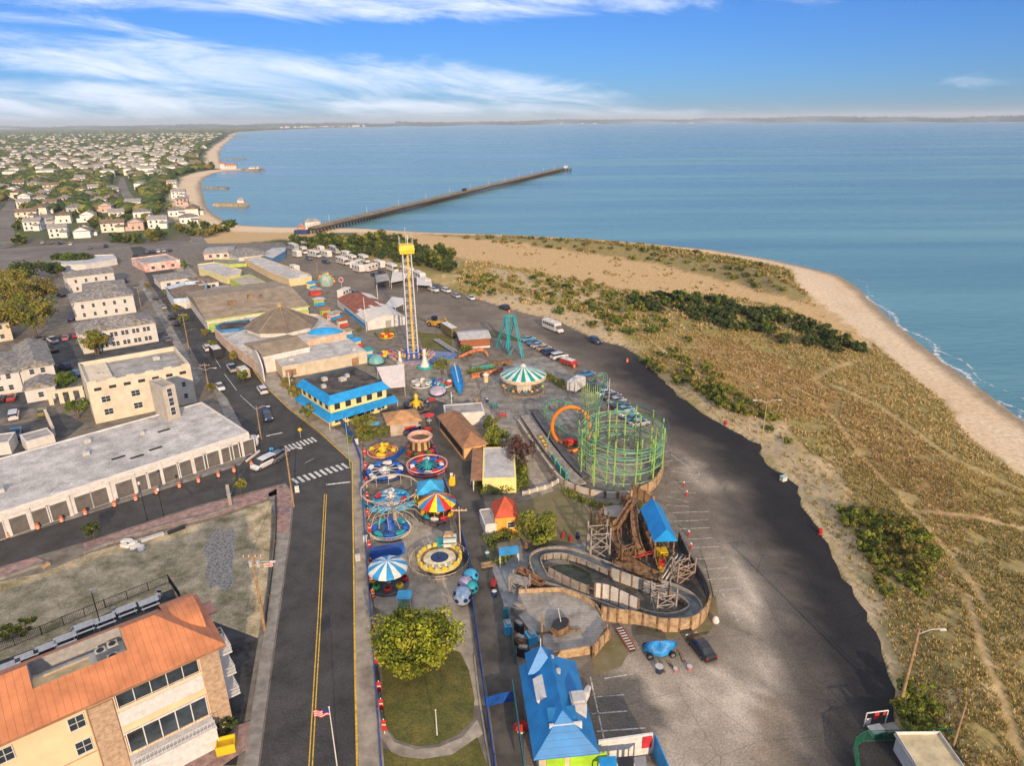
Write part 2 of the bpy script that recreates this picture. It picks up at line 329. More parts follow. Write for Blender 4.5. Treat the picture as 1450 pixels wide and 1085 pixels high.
bp_=T([(1120,384),(1130,410),(1158,431),(1195,455),(1223,477),(1252,500),(1280,522),(1310,548),(1337,568),(1350,590),(1362,612),(1395,640),(1432,668),(1470,690),(1800,900),(2300,1100),(2200,700),(1450,560),(1200,370)])
ib=inpoly(x,y,[(q.x,q.y) for q in bp_]); db=pldist(x,y,bp_,True); bw1=sst(-1.5,1.5,np.where(ib,db,-db)+(nB-0.5)*5)
bw=np.where((sd<60),1-sst(9,14,sd-(nC-0.5)*10+(nB-0.5)*6-np.where(y>400,14,0)),0); bw=np.maximum(np.where(y<245,0,bw),bw1)
C=mixc(C,(0.62,0.49,0.34),bw); C=mixc(C,(0.56,0.41,0.26),bw*sst(0.5,0.65,nA)*0.5)
C=mixc(C,(0.27,0.215,0.15),(1-sst(2.0,6.5,sd+(nB-0.5)*2.5))*(sd>-8))
idx=np.arange(nr*nc).reshape(nr,nc); F=np.stack([idx[:-1,:-1],idx[:-1,1:],idx[1:,1:],idx[1:,:-1]],-1).reshape(-1,4)
gm=attr_mat('ground_soil',0.95,vscale=0.9,var=0.28,bump=0.6)
o=npmesh('ground',np.stack([x,y,h-0.02-(x*x+y*y)/(2*ER)],-1),F,gm,C,smooth=True); tag(o,kind='structure')
def hz(px,py):  # ground height at world x,y
    r=ground_h(np.array([px*1.0]),np.array([py*1.0])); return float(r[0][0])
# sea
wm=bpy.data.materials.new('sea_water'); wm.use_nodes=True; n=wm.node_tree.nodes; l=wm.node_tree.links.new; b=n['Principled BSDF']
b.inputs['Roughness'].default_value=0.22; b.inputs['IOR'].default_value=1.33; b.inputs['Specular IOR Level'].default_value=0.5
g=n.new('ShaderNodeTexCoord'); m1=n.new('ShaderNodeMapping'); l(g.outputs['Object'],m1.inputs[0]); m1.inputs['Rotation'].default_value=(0,0,R(20)); m1.inputs['Scale'].default_value=(0.35,1,1)
a1=n.new('ShaderNodeTexNoise'); l(m1.outputs[0],a1.inputs['Vector']); a1.inputs['Scale'].default_value=0.35; a1.inputs['Detail'].default_value=7; a1.inputs['Roughness'].default_value=0.6
bp=n.new('ShaderNodeBump'); l(a1.outputs[0],bp.inputs['Height']); bp.inputs['Strength'].default_value=0.55; bp.inputs['Distance'].default_value=0.9; l(bp.outputs[0],b.inputs['Normal'])
m2=n.new('ShaderNodeMapping'); l(g.outputs['Object'],m2.inputs[0]); m2.inputs['Scale'].default_value=(0.0016,0.014,1); m2.inputs['Rotation'].default_value=(0,0,R(-8))
a2=n.new('ShaderNodeTexNoise'); l(m2.outputs[0],a2.inputs['Vector']); a2.inputs['Scale'].default_value=1.0; a2.inputs['Detail'].default_value=7
rr=n.new('ShaderNodeValToRGB'); l(a2.outputs[0],rr.inputs[0]); rr.color_ramp.elements[0].position=0.36; rr.color_ramp.elements[0].color=(0.07,0.195,0.24,1); rr.color_ramp.elements[1].position=0.66; rr.color_ramp.elements[1].color=(0.14,0.315,0.36,1)
l(rr.outputs[0],b.inputs['Base Color'])
r2=n.new('ShaderNodeMapRange'); l(a2.outputs[0],r2.inputs[0]); r2.inputs[1].default_value=0.35; r2.inputs[2].default_value=0.65; r2.inputs[3].default_value=0.16; r2.inputs[4].default_value=0.34; l(r2.outputs[0],b.inputs['Roughness'])
rd=40*np.exp(np.linspace(0,math.log(700),150)); ta=np.radians(np.linspace(-62,75,160)); RR,TA=np.meshgrid(rd,ta,indexing='ij'); x=(RR*np.sin(TA)).ravel(); y=(RR*np.cos(TA)).ravel()
idx=np.arange(150*160).reshape(150,160); F=np.stack([idx[:-1,:-1],idx[:-1,1:],idx[1:,1:],idx[1:,:-1]],-1).reshape(-1,4)[:,::-1]
tag(npmesh('sea_water',np.stack([x,y,-0.55-(x*x+y*y)/(2*ER)],-1),F,wm,smooth=True),kind='structure')
# surf line: a lace of foam lying along the shore
fm=bpy.data.materials.new('foam'); fm.use_nodes=True; n=fm.node_tree.nodes; l=fm.node_tree.links.new; b=n['Principled BSDF']; b.inputs['Base Color'].default_value=(0.8,0.8,0.8,1); b.inputs['Roughness'].default_value=0.8
g=n.new('ShaderNodeTexCoord'); no=n.new('ShaderNodeTexNoise'); l(g.outputs['Object'],no.inputs['Vector']); no.inputs['Scale'].default_value=0.55; no.inputs['Detail'].default_value=8; no.inputs['Roughness'].default_value=0.75
at=n.new('ShaderNodeAttribute'); at.attribute_name='Col'; ad=n.new('ShaderNodeMath'); ad.operation='ADD'; l(no.outputs[0],ad.inputs[0]); l(at.outputs['Fac'],ad.inputs[1])
mr=n.new('ShaderNodeMapRange'); l(ad.outputs[0],mr.inputs[0]); mr.inputs[1].default_value=1.02; mr.inputs[2].default_value=1.22; l(mr.outputs[0],b.inputs['Alpha'])
def foamstrip(pxs,wd,strength,off):
    pts=GL(pxs); P=[]
    for i in range(len(pts)-1):
        for k in range(12): P.append(pts[i].lerp(pts[i+1],k/12))
    P.append(pts[-1]); V=[];Cc=[];Fq=[]; M=7
    for i,p in enumerate(P):
        t=(P[min(i+1,len(P)-1)]-P[max(i-1,0)]).normalized(); nn=Vector((-t.y,t.x,0)); e=min(1,i/14,(len(P)-1-i)/14)
        wob=1.5*math.sin(i*0.31)+1.0*math.sin(i*0.13+2)
        for j in range(M):
            s=(j/(M-1)-0.5)*2; V.append(p+nn*(s*wd+off+wob)); V[-1].z=-0.50; c=strength*e*(1-abs(s)**1.5); Cc.append((c,c,c))
    for i in range(len(P)-1):
        for j in range(M-1): a=i*M+j; Fq.append((a,a+1,a+M+1,a+M))
    return np.array([tuple(v) for v in V]),np.array(Fq),np.array(Cc)
o=npmesh('surf_foam',*[q for q in (lambda r:(r[0],r[1]))(foamstrip([(1215,399),(1234,416),(1256,438),(1284,463),(1314,487),(1350,515),(1391,548),(1426,573),(1450,589),(1500,620),(1700,736)],2.6,0.62,0))],fm,foamstrip([(1215,399),(1234,416),(1256,438),(1284,463),(1314,487),(1350,515),(1391,548),(1426,573),(1450,589),(1500,620),(1700,736)],2.6,0.62,0)[2]); tag(o,kind='structure')
r=foamstrip([(1290,456),(1322,482),(1360,508),(1400,538),(1450,572),(1520,615),(1700,715)],1.6,0.56,0); o=npmesh('surf_foam',r[0],r[1],fm,r[2]); o.location.z=0.01; tag(o,kind='structure')
r=foamstrip([(1700,740),(1450,601),(1345,527),(1300,486),(1272,457),(1247,425),(1225,401),(1196,386),(1150,376),(1090,364),(1010,351),(860,337)],1.2,0.55,0.6); o=npmesh('surf_foam',r[0],r[1],fm,r[2]); o.location.z=0.02; tag(o,kind='structure')
# asphalt and paving materials
asph=mk('asphalt_street',(0.058,0.057,0.058),0.85,var=0.15,scale=0.25,bump=0.2,bscale=12,dirt=0.15); crackle(asph,0.16,0.6,0.006,0.12)
asph2=mk('asphalt_midway',(0.105,0.10,0.096),0.88,var=0.3,scale=0.18,bump=0.2,bscale=10,dirt=0.4)
conc=mk('concrete_walk',(0.33,0.29,0.24),0.85,var=0.16,scale=0.5,bump=0.15,dirt=0.3)
concg=mk('concrete_grey',(0.24,0.23,0.215),0.85,var=0.2,scale=0.4,bump=0.15,dirt=0.35)
pink=mk('paver_pink',(0.30,0.20,0.18),0.85,var=0.18,scale=1.2,bump=0.2)
whitep=mk('paint_white_road',(0.60,0.60,0.58),0.7,var=0.3,scale=3,dirt=0.3)
yellp=mk('paint_yellow_road',(0.62,0.40,0.05),0.7,var=0.2,scale=3)
grass=mk('lawn',(0.15,0.135,0.035),0.95,scale=0.45,bump=0.8,bscale=9,col2=(0.07,0.08,0.02),dirt=0.12); crackle(grass,1.2,0.8,0.08)
soil=mk('lot_soil',(0.50,0.41,0.28),0.95,scale=0.35,bump=1.0,bscale=2.5,col2=(0.17,0.155,0.075),dirt=0.45); crackle(soil,0.5,0.75,0.03)
def sheet(name,pxs,z,mat,world=None):
    q=MB(); q.sheet(world or GL(pxs),z); return tag(q.build(name,mat),kind='structure')
def slab(name,pxs,z,mat,z0=-0.3):
    q=MB(); q.prism([(p.x,p.y) for p in GL(pxs)],z0,z); return tag(q.build(name,mat),kind='structure')
# town blocks behind the avenue and the park floor
sheet('town_paving',[(-700,1300),(-260,700),(-60,360),(120,352),(280,345),(400,343),(410,352),(455,380),(560,440),(640,470),(760,488),(860,575),(940,600),(955,650),(985,740),(1010,850),(1020,880),(940,925),(840,960),(845,1100),(860,1300)],0.012,mk('town_ground',(0.18,0.16,0.135),0.9,var=0.18,scale=0.5,bump=0.3,dirt=0.25))
main=[(330,1300),(368,1085),(392,900),(412,760),(417,700),(404,684),(280,716),(120,768),(-40,815),(-340,905),(-340,858),(-40,772),(6,762),(120,727),(240,688),(340,656),(352,640),(330,590),(298,545),(268,490),(238,440),(212,400),(196,370),(184,350),(200,349),(222,358),(262,400),(300,445),(345,505),(372,545),(408,580),(450,613),(497,655),(500,800),(504,960),(505,1085),(510,1300)]
sheet('avenue',main,0.03,asph)
sheet('far_road',[(-400,402),(-60,356),(140,343),(236,340),(272,342),(262,320),(248,312),(254,311),(282,330),(300,352),(240,352),(140,354),(0,372),(-400,440)],0.02,mk('asphalt_far',(0.17,0.155,0.14),0.9,var=0.15,scale=0.05))
sheet('suburb_road',[(0,352),(0,300),(12,284),(20,284),(22,300),(20,348)],0.05,MATS['asphalt_far'])
sheet('suburb_road',[(180,290),(172,275),(167,262),(170,252),(176,252),(182,270),(196,288)],0.05,MATS['asphalt_far'])
sheet('suburb_road',[(226,300),(240,306),(246,316),(232,316)],0.05,MATS['asphalt_far'])
# paler far end of street left of the town blocks
sheet('side_street',[(-300,640),(30,600),(90,585),(120,600),(70,640),(-100,700),(-300,760)],0.02,mk('asphalt_lot',(0.075,0.08,0.09),0.9,var=0.25,scale=0.3))
sheet('side_street',[(60,480),(110,470),(125,505),(80,560),(20,590),(-60,600),(40,520)],0.024,MATS['asphalt_lot'])
sheet('side_street',[(125,502),(230,470),(258,460),(268,485),(240,492),(112,515)],0.028,MATS['asphalt_lot'])
# pavements, each a real step above the road
slab('pavement',[(500,655),(456,613),(412,580),(376,546),(348,506),(303,446),(266,401),(240,372),(262,372),(300,412),(345,470),(400,540),(440,585),(500,625),(513,640),(519,700),(524,800),(530,900),(538,1000),(544,1085),(556,1300),(514,1300),(508,1085),(504,960),(503,800)],0.15,conc)
slab('pavement',[(380,700),(404,687),(415,700),(410,760),(390,900),(366,1085),(330,1300),(300,1300),(345,1085),(374,900),(385,800),(392,740)],0.15,mk('pavement_grey',(0.25,0.235,0.215),0.85,var=0.15,scale=0.8,dirt=0.25))
slab('pavement',[(392,693),(403,690),(413,700),(409,757),(391,757),(392,720)],0.155,pink)
slab('pavement',[(118,771),(280,719),(402,687),(394,701),(300,733),(220,752),(135,778),(122,782)],0.15,pink)
slab('pavement',[(-340,908),(-40,818),(50,790),(66,797),(40,808),(-40,830),(-340,925)],0.15,pink)
slab('pavement',[(6,765),(120,730),(240,691),(340,659),(354,643),(350,635),(356,625),(340,600),(322,565),(302,545),(300,548),(318,590),(344,628),(330,642),(240,668),(120,707),(6,745),(-340,850),(-340,861)],0.12,concg)
slab('pavement',[(204,395),(228,436),(258,488),(284,540),(276,548),(252,500),(222,445),(196,400)],0.14,concg)
sheet('vacant_lot',[(-340,935),(-40,833),(60,812),(125,785),(220,756),(300,738),(385,708),(383,760),(378,830),(366,900),(350,960),(325,960),(310,900),(240,862),(110,905),(-40,960),(-340,1060)],0.035,soil)
sheet('gravel_patch',[(296,762),(308,750),(320,753),(331,748),(333,775),(329,800),(331,828),(318,838),(306,829),(298,835),(290,812),(296,795),(287,780)],0.042,mk('gravel',(0.36,0.33,0.29),0.95,var=0.3,scale=3,bump=0.8))
sheet('yard_asphalt',[(300,880),(366,905),(350,1000),(335,1085),(260,1085),(250,960)],0.046,mk('asphalt_dark',(0.045,0.046,0.05),0.9,var=0.3,scale=0.4))
slab('pavement',[(300,1040),(366,1020),(352,1060),(280,1110),(240,1130),(262,1085)],0.13,pink)
# park: dark midway lane, concrete walks, lawn
sheet('midway_lane',[(598,575),(625,560),(650,600),(668,650),(682,700),(700,760),(712,805),(718,840),(724,900),(738,960),(748,1085),(760,1300),(716,1300),(704,1085),(690,980),(680,920),(668,850),(655,790),(645,740),(635,680),(620,640),(605,610)],0.024,mk('asphalt_midway_dark',(0.085,0.079,0.073),0.88,var=0.2,scale=0.3,bump=0.2,dirt=0.3))
sheet('ride_court',[(513,640),(570,625),(610,630),(640,680),(648,740),(660,800),(672,880),(690,980),(700,1085),(540,1085),(530,900),(520,740)],0.02,mk('court_asphalt',(0.17,0.15,0.13),0.9,var=0.2,scale=0.4,dirt=0.35))
sheet('ride_court_concrete',[(524,745),(585,735),(640,760),(655,800),(664,850),(670,900),(690,1000),(640,1000),(600,900),(530,860)],0.03,conc)
sheet('plaza_concrete',[(640,520),(700,570),(730,600),(765,665),(800,720),(832,735),(822,745),(780,720),(742,668),(722,640),(700,600),(680,590),(660,560),(630,530)],0.028,conc)
sheet('plaza_concrete',[(660,500),(680,545),(680,560),(705,600),(760,610),(810,600),(835,580),(850,560),(830,540),(800,520),(770,505),(700,515)],0.034,concg)
sheet('plaza_concrete',[(540,500),(640,498),(665,520),(680,560),(640,575),(600,560),(570,540)],0.038,mk('plaza_tan',(0.26,0.235,0.2),0.9,var=0.2,scale=0.5,dirt=0.4))
sheet('plaza_concrete',[(695,800),(740,785),(830,770),(838,790),(760,800),(745,830),(735,870),(722,880),(708,840)],0.032,mk('concrete_blue',(0.22,0.24,0.26),0.8,var=0.15,scale=0.5,dirt=0.2))
sheet('lawn',[(540,905),(560,895),(600,905),(652,925),(664,950),(672,990),(670,1020),(650,1040),(620,1055),(590,1058),(560,1048),(543,1025)],0.05,grass)
sheet('lawn',[(541,1060),(570,1073),(600,1076),(640,1070),(676,1045),(690,1085),(705,1200),(548,1200)],0.05,grass)
sheet('lawn_path',[(540,1020),(558,1052),(590,1062),(622,1059),(655,1045),(676,1020),(684,1040),(660,1062),(625,1076),(590,1079),(555,1068),(540,1045)],0.046,conc)
sheet('lawn',[(665,650),(745,650),(750,690),(700,700),(672,694)],0.045,grass)
sheet('lawn',[(730,715),(800,690),(840,730),(870,760),(760,775),(725,760)],0.066,mk('lawn_dry',(0.13,0.12,0.05),0.95,var=0.3,scale=0.4,col2=(0.2,0.16,0.1)))
sheet('lawn',[(838,930),(860,900),(900,905),(880,945),(840,958)],0.062,MATS['lawn_dry'])
sheet('lawn',[(1000,850),(1014,845),(1018,880),(1004,895),(940,905),(900,898)],0.064,MATS['lawn_dry'])
sheet('lawn',[(590,470),(640,475),(640,500),(600,495)],0.045,grass)
# car park: constrained grid with worn / fresh zones
from mathutils.geometry import delaunay_2d_cdt
pk2=[(p.x,p.y) for p in PARK]; pe=[]
for i in range(len(pk2)):
    a=pk2[i]; b_=pk2[(i+1)%len(pk2)]; d=math.hypot(b_[0]-a[0],b_[1]-a[1]); ns=max(1,int(d/1.6)); rag=1<=i<=31
    for k in range(ns):
        t=k/ns; nx,ny=-(b_[1]-a[1])/d,(b_[0]-a[0])/d; jj=(random.Random(i*97+k).random()-0.5)*0.9 if rag else 0
        pe.append((a[0]+(b_[0]-a[0])*t+nx*jj,a[1]+(b_[1]-a[1])*t+ny*jj))
gx,gy=np.meshgrid(np.arange(-130,90,1.5),np.arange(20,400,1.5)); gx=gx.ravel(); gy=gy.ravel()
ins=inpoly(gx,gy,pe)&(pldist(gx,gy,pe,True)>0.7); pts=[Vector(p) for p in pe]+[Vector((a,b_)) for a,b_ in zip(gx[ins],gy[ins])]
vv,ee,ff,_,_,_=delaunay_2d_cdt(pts,[(i,(i+1)%len(pe)) for i in range(len(pe))],[],1,1e-5)
V=np.array([(v.x,v.y,0.045) for v in vv]); F=np.array([f for f in ff if len(f)==3]); x=V[:,0]; y=V[:,1]
A=fbm(x,y,9,11); B=fbm(x,y,2.5,13)
C=np.tile(np.array([[0.15,0.128,0.105]]),(len(x),1)); C=mixc(C,(0.19,0.162,0.132),sst(0.4,0.62,A))
edge=PARK[1:24]; de=pldist(x,y,edge); fresh=(1-sst(5.0,11.0,de+(A-0.5)*5+(B-0.5)*4))*sst(195,165,y+(A-0.5)*20)
worn=T([(850,940),(930,930),(1040,880),(1020,780),(1010,700),(960,640),(985,640),(1080,760),(1120,850),(1130,930),(1150,1000),(1190,1085),(1200,1300),(860,1300)])
iw=inpoly(x,y,[(p.x,p.y) for p in worn]); dw=pldist(x,y,worn,True); sw=np.where(iw,dw,-dw)+(A-0.5)*9
strk=fbm(x*0.94+y*0.34,(y*0.94-x*0.34)*0.16,2.2,31); C=mixc(C,(0.52,0.455,0.375),sst(-3,6,sw)*(0.45+0.55*sst(0.38,0.6,B*0.4+strk*0.6))); C=mixc(C,(0.54,0.43,0.31),sst(0,8,sw)*sst(0.52,0.66,fbm(x,y,11,41))*0.7)
tanp=T([(1070,985),(1110,980),(1130,1085),(1090,1110),(1070,1060)]); it=inpoly(x,y,[(p.x,p.y) for p in tanp]); C=mixc(C,(0.30,0.24,0.17),np.where(it,0.7,0)*sst(0.3,0.5,A))
dk=T([(832,962),(900,955),(915,985),(940,1020),(930,1085),(850,1085)]); idk=inpoly(x,y,[(p.x,p.y) for p in dk]); C=mixc(C,(0.085,0.082,0.08),np.where(idk,0.85,0.0)*sst(0.2,0.45,A))
C=mixc(C,(0.060,0.054,0.050),(1-sst(9,17,de+(A-0.5)*8))*0.8*sst(215,185,y)); C=mixc(C,(0.014,0.015,0.019),fresh*(0.82+0.18*strk))
for tr in ([(1060,745),(1120,860),(1200,1010),(1240,1085)],[(1040,760),(1090,860),(1130,960),(1160,1085)],[(1000,650),(1060,760),(1100,860)]):
    d=pldist(x,y,GL(tr)); C=mixc(C,(0.07,0.066,0.062),(1-sst(0.5,1.6,d))*0.55)
o=npmesh('car_park',V,F,crackle(attr_mat('car_park_asphalt',0.88,vscale=0.35,var=0.2,bump=0.15),0.11,0.68,0.006,0.10),C); tag(o,kind='structure')
# painted lines
def line(q,a,b_,wd,z,mi=0):
    a=Vector(a[:2]); b_=Vector(b_[:2]); d=(b_-a).normalized(); nn=Vector((-d.y,d.x))*wd/2
    q.add([(*(a-nn),z),(*(b_-nn),z),(*(b_+nn),z),(*(a+nn),z)],[(0,1,2,3)],mi)
q=MB()
for (a,b_) in [((845,988),(883,985)),((838,1012),(888,1008)),((845,1037),(915,1032)),((856,962),(898,955)),((836,960),(860,1070)),
  ((935,643),(951,638)),((938,655),(972,650)),((946,664),(988,662)),((952,668),(990,674)),((950,684),(990,682)),((950,697),(985,699)),((945,704),(976,712)),((943,716),(976,718)),((948,727),(1005,725)),((955,739),(1003,737)),((963,750),(1005,748)),((970,765),(1013,762)),((972,777),(1018,775)),((983,793),(1030,790)),((992,808),(1038,804)),((1000,822),(1046,818)),((1010,838),(1062,833)),((1018,837),(1035,855)),((1038,865),(1045,880)),((950,644),(975,662)),((990,668),(990,674))]:
    line(q,G(*a),G(*b_),0.16,0.055)
tag(q.build('parking_lines',mk('paint_old',(0.42,0.41,0.37),0.8,var=0.3,scale=2)),kind='structure')
q=MB()
for dx in (-0.17,0.17):
    pl=GL([(461,700),(457,780),(452,880),(446,980),(440,1085),(428,1300)]); 
    for i in range(len(pl)-1): line(q,pl[i]+Vector((dx,0,0)),pl[i+1]+Vector((dx,0,0)),0.13,0.04)
tag(q.build('centre_line',yellp),kind='structure')
q=MB()
for (x0,y0,x1,y1,n_) in ((404,636,447,622,8),(414,683,492,659,10)):
    a=G(x0,y0); b_=G(x1,y1); d=(b_-a); u_=d.normalized(); v_=Vector((-u_.y,u_.x,0)); v_=(G(x0+8.5,y0+7.5)-G(x0,y0)).normalized()
    for k in range(n_):
        c=a+d*((k+0.5)/n_); s=1.25; ww=0.26*d.length/n_
        q.add([tuple(c-v_*s-u_*ww)[:2]+(0.042,),tuple(c-v_*s+u_*ww)[:2]+(0.042,),tuple(c+v_*s+u_*ww)[:2]+(0.042,),tuple(c+v_*s-u_*ww)[:2]+(0.042,)],[(0,1,2,3)])
line(q,G(462,687),G(496,683),0.45,0.042); line(q,G(377,618),G(400,613),0.4,0.042); line(q,G(432,656),G(444,650),0.12,0.042)
for a,b_ in (((340,560),(362,580)),((318,530),(335,553)),((300,500),(312,520)),((6,757),(120,722)),((120,722),(330,657))): line(q,G(*a),G(*b_),0.13,0.042)
for i in range(7): line(q,G(262-7*i,470-9*i),G(277-7*i,465-9*i),0.12,0.042)
for a,b_ in (((500,656),(440,606)),((440,606),(400,573)),): pass
tag(q.build('crossing_stripes',whitep),kind='structure')
q=MB(); kb=GL([(503,1300),(506,1085),(503,960),(501,800),(499,656),(453,613),(410,580),(374,546),(346,506),(302,446)])
for i in range(len(kb)-1): line(q,kb[i],kb[i+1],0.22,0.16)
kb=GL([(368,1085),(392,900),(412,760),(416,702)])
tag(q.build('kerb_yellow_line',yellp),kind='structure')
# low land across the bay
V=[];F=[];r_=random.Random(3)
def shore(px0,px1,y0,y1,hh,name,mat,seed):
    r_=random.Random(seed); V=[];F=[];N=260; q=MB()
    for i in range(N+1):
        t=i/N; px=px0+(px1-px0)*t; py=y0+(y1-y0)*t+0.5*math.sin(t*23+seed)
        g=G(px,py); dd=g.length; hgt=hh*dd/967*(0.6+0.5*abs(math.sin(t*5+seed))+0.35*r_.random()); d=Vector((g.x,g.y,0)).normalized()
        for k,(o_,z) in enumerate(((0,-1),(6,hgt*0.35),(60,hgt*0.8),(900,hgt),(2500,0))): V.append((g.x+d.x*o_,g.y+d.y*o_,z))
    for i in range(N):
        for k in range(4): F.append((i*5+k,(i+1)*5+k,(i+1)*5+k+1,i*5+k+1))
    q.smooth=True; q.add(V,F); return tag(q.build(name,mat),kind='structure')
farm=mk('far_woods',(0.06,0.085,0.06),0.95,var=0.4,scale=0.004,col2=(0.03,0.045,0.03))

shore(560,1000,178.3,172.6,3.4,'far_shore',farm,5); shore(990,1460,172.7,172.0,4.3,'far_shore',farm,9); shore(1450,1900,172.0,171,4.0,'far_shore',farm,11)
shore(250,600,181.6,178.0,3.2,'far_shore',farm,2); shore(-120,290,184.5,181.4,2.2,'far_shore',farm,4)
# ---------------- building kit
glass=mk('window_glass',(0.03,0.045,0.06),0.12,var=0.3,scale=0.5,spec=0.8)
framew=flat('frame_white',(0.60,0.59,0.58)); dark=flat('dark_opening',(0.02,0.02,0.022),0.6)
cream=mk('wall_cream',(0.62,0.54,0.42),0.85,var=0.07,scale=0.5,bump=0.05,dirt=0.08)
whitew=mk('wall_white',(0.60,0.58,0.56),0.85,var=0.07,scale=0.6,dirt=0.12)
siding=mk('wall_siding',(0.57,0.55,0.53),0.8,var=0.05,stripes=(2,0.22,0.12,0.8))
yellw=mk('wall_yellow',(0.78,0.66,0.28),0.8,var=0.06,stripes=(2,0.25,0.1,0.85))
shing=mk('roof_shingle_grey',(0.26,0.245,0.23),0.9,var=0.3,scale=1.2,bump=0.3,bscale=6,stripes=(2,0.18,0.12,0.75))
shingb=mk('roof_shingle_brown',(0.21,0.155,0.115),0.9,var=0.3,scale=0.9,bump=0.3,bscale=6,stripes=(2,0.18,0.12,0.8))
rooftan=mk('roof_tan',(0.31,0.25,0.18),0.9,var=0.14,scale=0.25,dirt=0.55,bump=0.15)
roofwhite=crackle(mk('roof_white_membrane',(0.50,0.485,0.47),0.75,var=0.14,scale=0.3,dirt=0.45,bump=0.1),0.1,0.8,0.004,0.12)
roofgrey=mk('roof_grey_membrane',(0.34,0.33,0.32),0.85,var=0.2,scale=0.25,dirt=0.4)
rooftar=mk('roof_tar',(0.085,0.075,0.07),0.9,var=0.35,scale=0.35,bump=0.2,dirt=0.2)
brownroof=mk('roof_red_brown',(0.30,0.155,0.085),0.9,var=0.14,scale=0.6,bump=0.2)
bluem=mk('roof_blue_metal',(0.012,0.23,0.60),0.45,var=0.1,scale=0.5,stripes=(0,0.45,0.12,0.72),dirt=0.12)
bluem2=mk('awning_blue',(0.015,0.27,0.62),0.55,var=0.1,scale=0.8)
orangeroof=mk('roof_orange_metal',(0.50,0.19,0.085),0.55,var=0.1,scale=0.5,stripes=(0,0.6,0.07,0.6),dirt=0.12)
acm=flat('ac_metal',(0.45,0.45,0.44),0.5)
def frame(fl,fr,bk,h,left=False):
    A=G(*fl,h);B=G(*fr,h);u=(B-A);u.z=0;w_=u.length;u.normalize();v_=Vector((-u.y,u.x,0))
    P=G(*bk,h); d_=abs((P-A).dot(v_)); c=A+u*w_/2+v_*d_/2; return (c.x,c.y,0),math.atan2(u.y,u.x),w_,d_
WC={}
def win(par,side,x,z,ww,hh,w_,d_,style='w',name='window',lab=None):
    key=(round(ww,2),round(hh,2),style)
    if key not in WC:
        q=MB(); t=0.07; fm_=framew if style[0]=='w' else (flat('frame_dark',(0.05,0.05,0.05)) if style[0]=='d' else flat('frame_blue',(0.02,0.2,0.5)))
        for (cx,cz,a,b_) in ((0,0,ww+2*t,t),(0,hh+t,ww+2*t,t),(-ww/2-t/2,t,t,hh),(ww/2+t/2,t,t,hh)): q.box((cx,-0.045,cz-t),(a,0.09,b_))
        if 'm' in style or ww>1.4:
            nb=max(2,int(ww/0.9)); 
            for k in range(1,nb): q.box((-ww/2+ww*k/nb,-0.04,0),(0.05,0.06,hh))
        q.box((0,-0.04,hh*0.5-0.025),(ww,0.058,0.05))
        m1=q.build('window',fm_); p=MB(); p.box((0,-0.012,0),(ww,0.024,hh)); m2=p.build('pane',glass)
        WC[key]=(m1.data,m2.data); bpy.data.objects.remove(m1); bpy.data.objects.remove(m2)
    o=bpy.data.objects.new(name,WC[key][0]); COL.objects.link(o); o.parent=par; KIDS.setdefault(par.name,[]).append(o)
    if side=='f': o.location=(x,-d_/2,z)
    elif side=='b': o.location=(x,d_/2,z); o.rotation_euler=(0,0,PI)
    elif side=='r': o.location=(w_/2,x,z); o.rotation_euler=(0,0,PI/2)
    else: o.location=(-w_/2,x,z); o.rotation_euler=(0,0,-PI/2)
    p=bpy.data.objects.new('pane',WC[key][1]); COL.objects.link(p); p.parent=o; KIDS.setdefault(o.name,[]).append(p); 
    if lab: o['label']=lab
    return o
def wins(par,side,n,z,ww,hh,w_,d_,style='w',marg=1.2,pair=False):
    Ln=(w_ if side in 'fb' else d_)-2*marg
    for k in range(n):
        x=-Ln/2+Ln*(k+0.5)/n
        if pair:
            win(par,side,x-ww*0.65,z,ww,hh,w_,d_,style); win(par,side,x+ww*0.65,z,ww,hh,w_,d_,style)
        else: win(par,side,x,z,ww,hh,w_,d_,style)
def hiproof(q,w_,d_,z,rise,ov=0.4,ridge=None,gable=False,along='x',th=0.12,open_=(1,1)):
    a,b_=w_/2+ov,d_/2+ov
    if along=='x': rl=a if gable else max(0.02,a-b_); r0=(-rl,0); r1=(rl,0)
    else: rl=b_ if gable else max(0.02,b_-a); r0=(0,-rl); r1=(0,rl)
    if ridge: r0,r1=ridge
    v=[(-a,-b_,z),(a,-b_,z),(a,b_,z),(-a,b_,z),(*r0,z+rise),(*r1,z+rise)]
    if along=='x': f=[(0,1,5,4),(2,3,4,5),(1,2,5),(3,0,4)]
    else: f=[(1,2,5,4),(3,0,4,5),(0,1,4),(2,3,5)]
    q.add(v,f); q.add([(p[0],p[1],z-th) for p in v[:4]],[(3,2,1,0)]); q.add([(p[0],p[1],z-th) for p in v[:4]]+v[:4],[(0,1,5,4),(1,2,6,5),(2,3,7,6),(3,0,4,7)])
    return q
def gable_fill(q,w_,d_,z,rise,along='x',ov=0.4):
    # triangular wall ends, set in from the roof edge
    if along=='x':
        for sx_ in (-1,1): q.add([(sx_*w_/2,-d_/2,z),(sx_*w_/2,d_/2,z),(sx_*w_/2,0,z+rise*(d_/2)/(d_/2+ov))],[(0,1,2) if sx_>0 else (1,0,2)])
    else:
        for sy in (-1,1): q.add([(-w_/2,sy*d_/2,z),(w_/2,sy*d_/2,z),(0,sy*d_/2,z+rise*(w_/2)/(w_/2+ov))],[(0,1,2) if sy<0 else (1,0,2)])
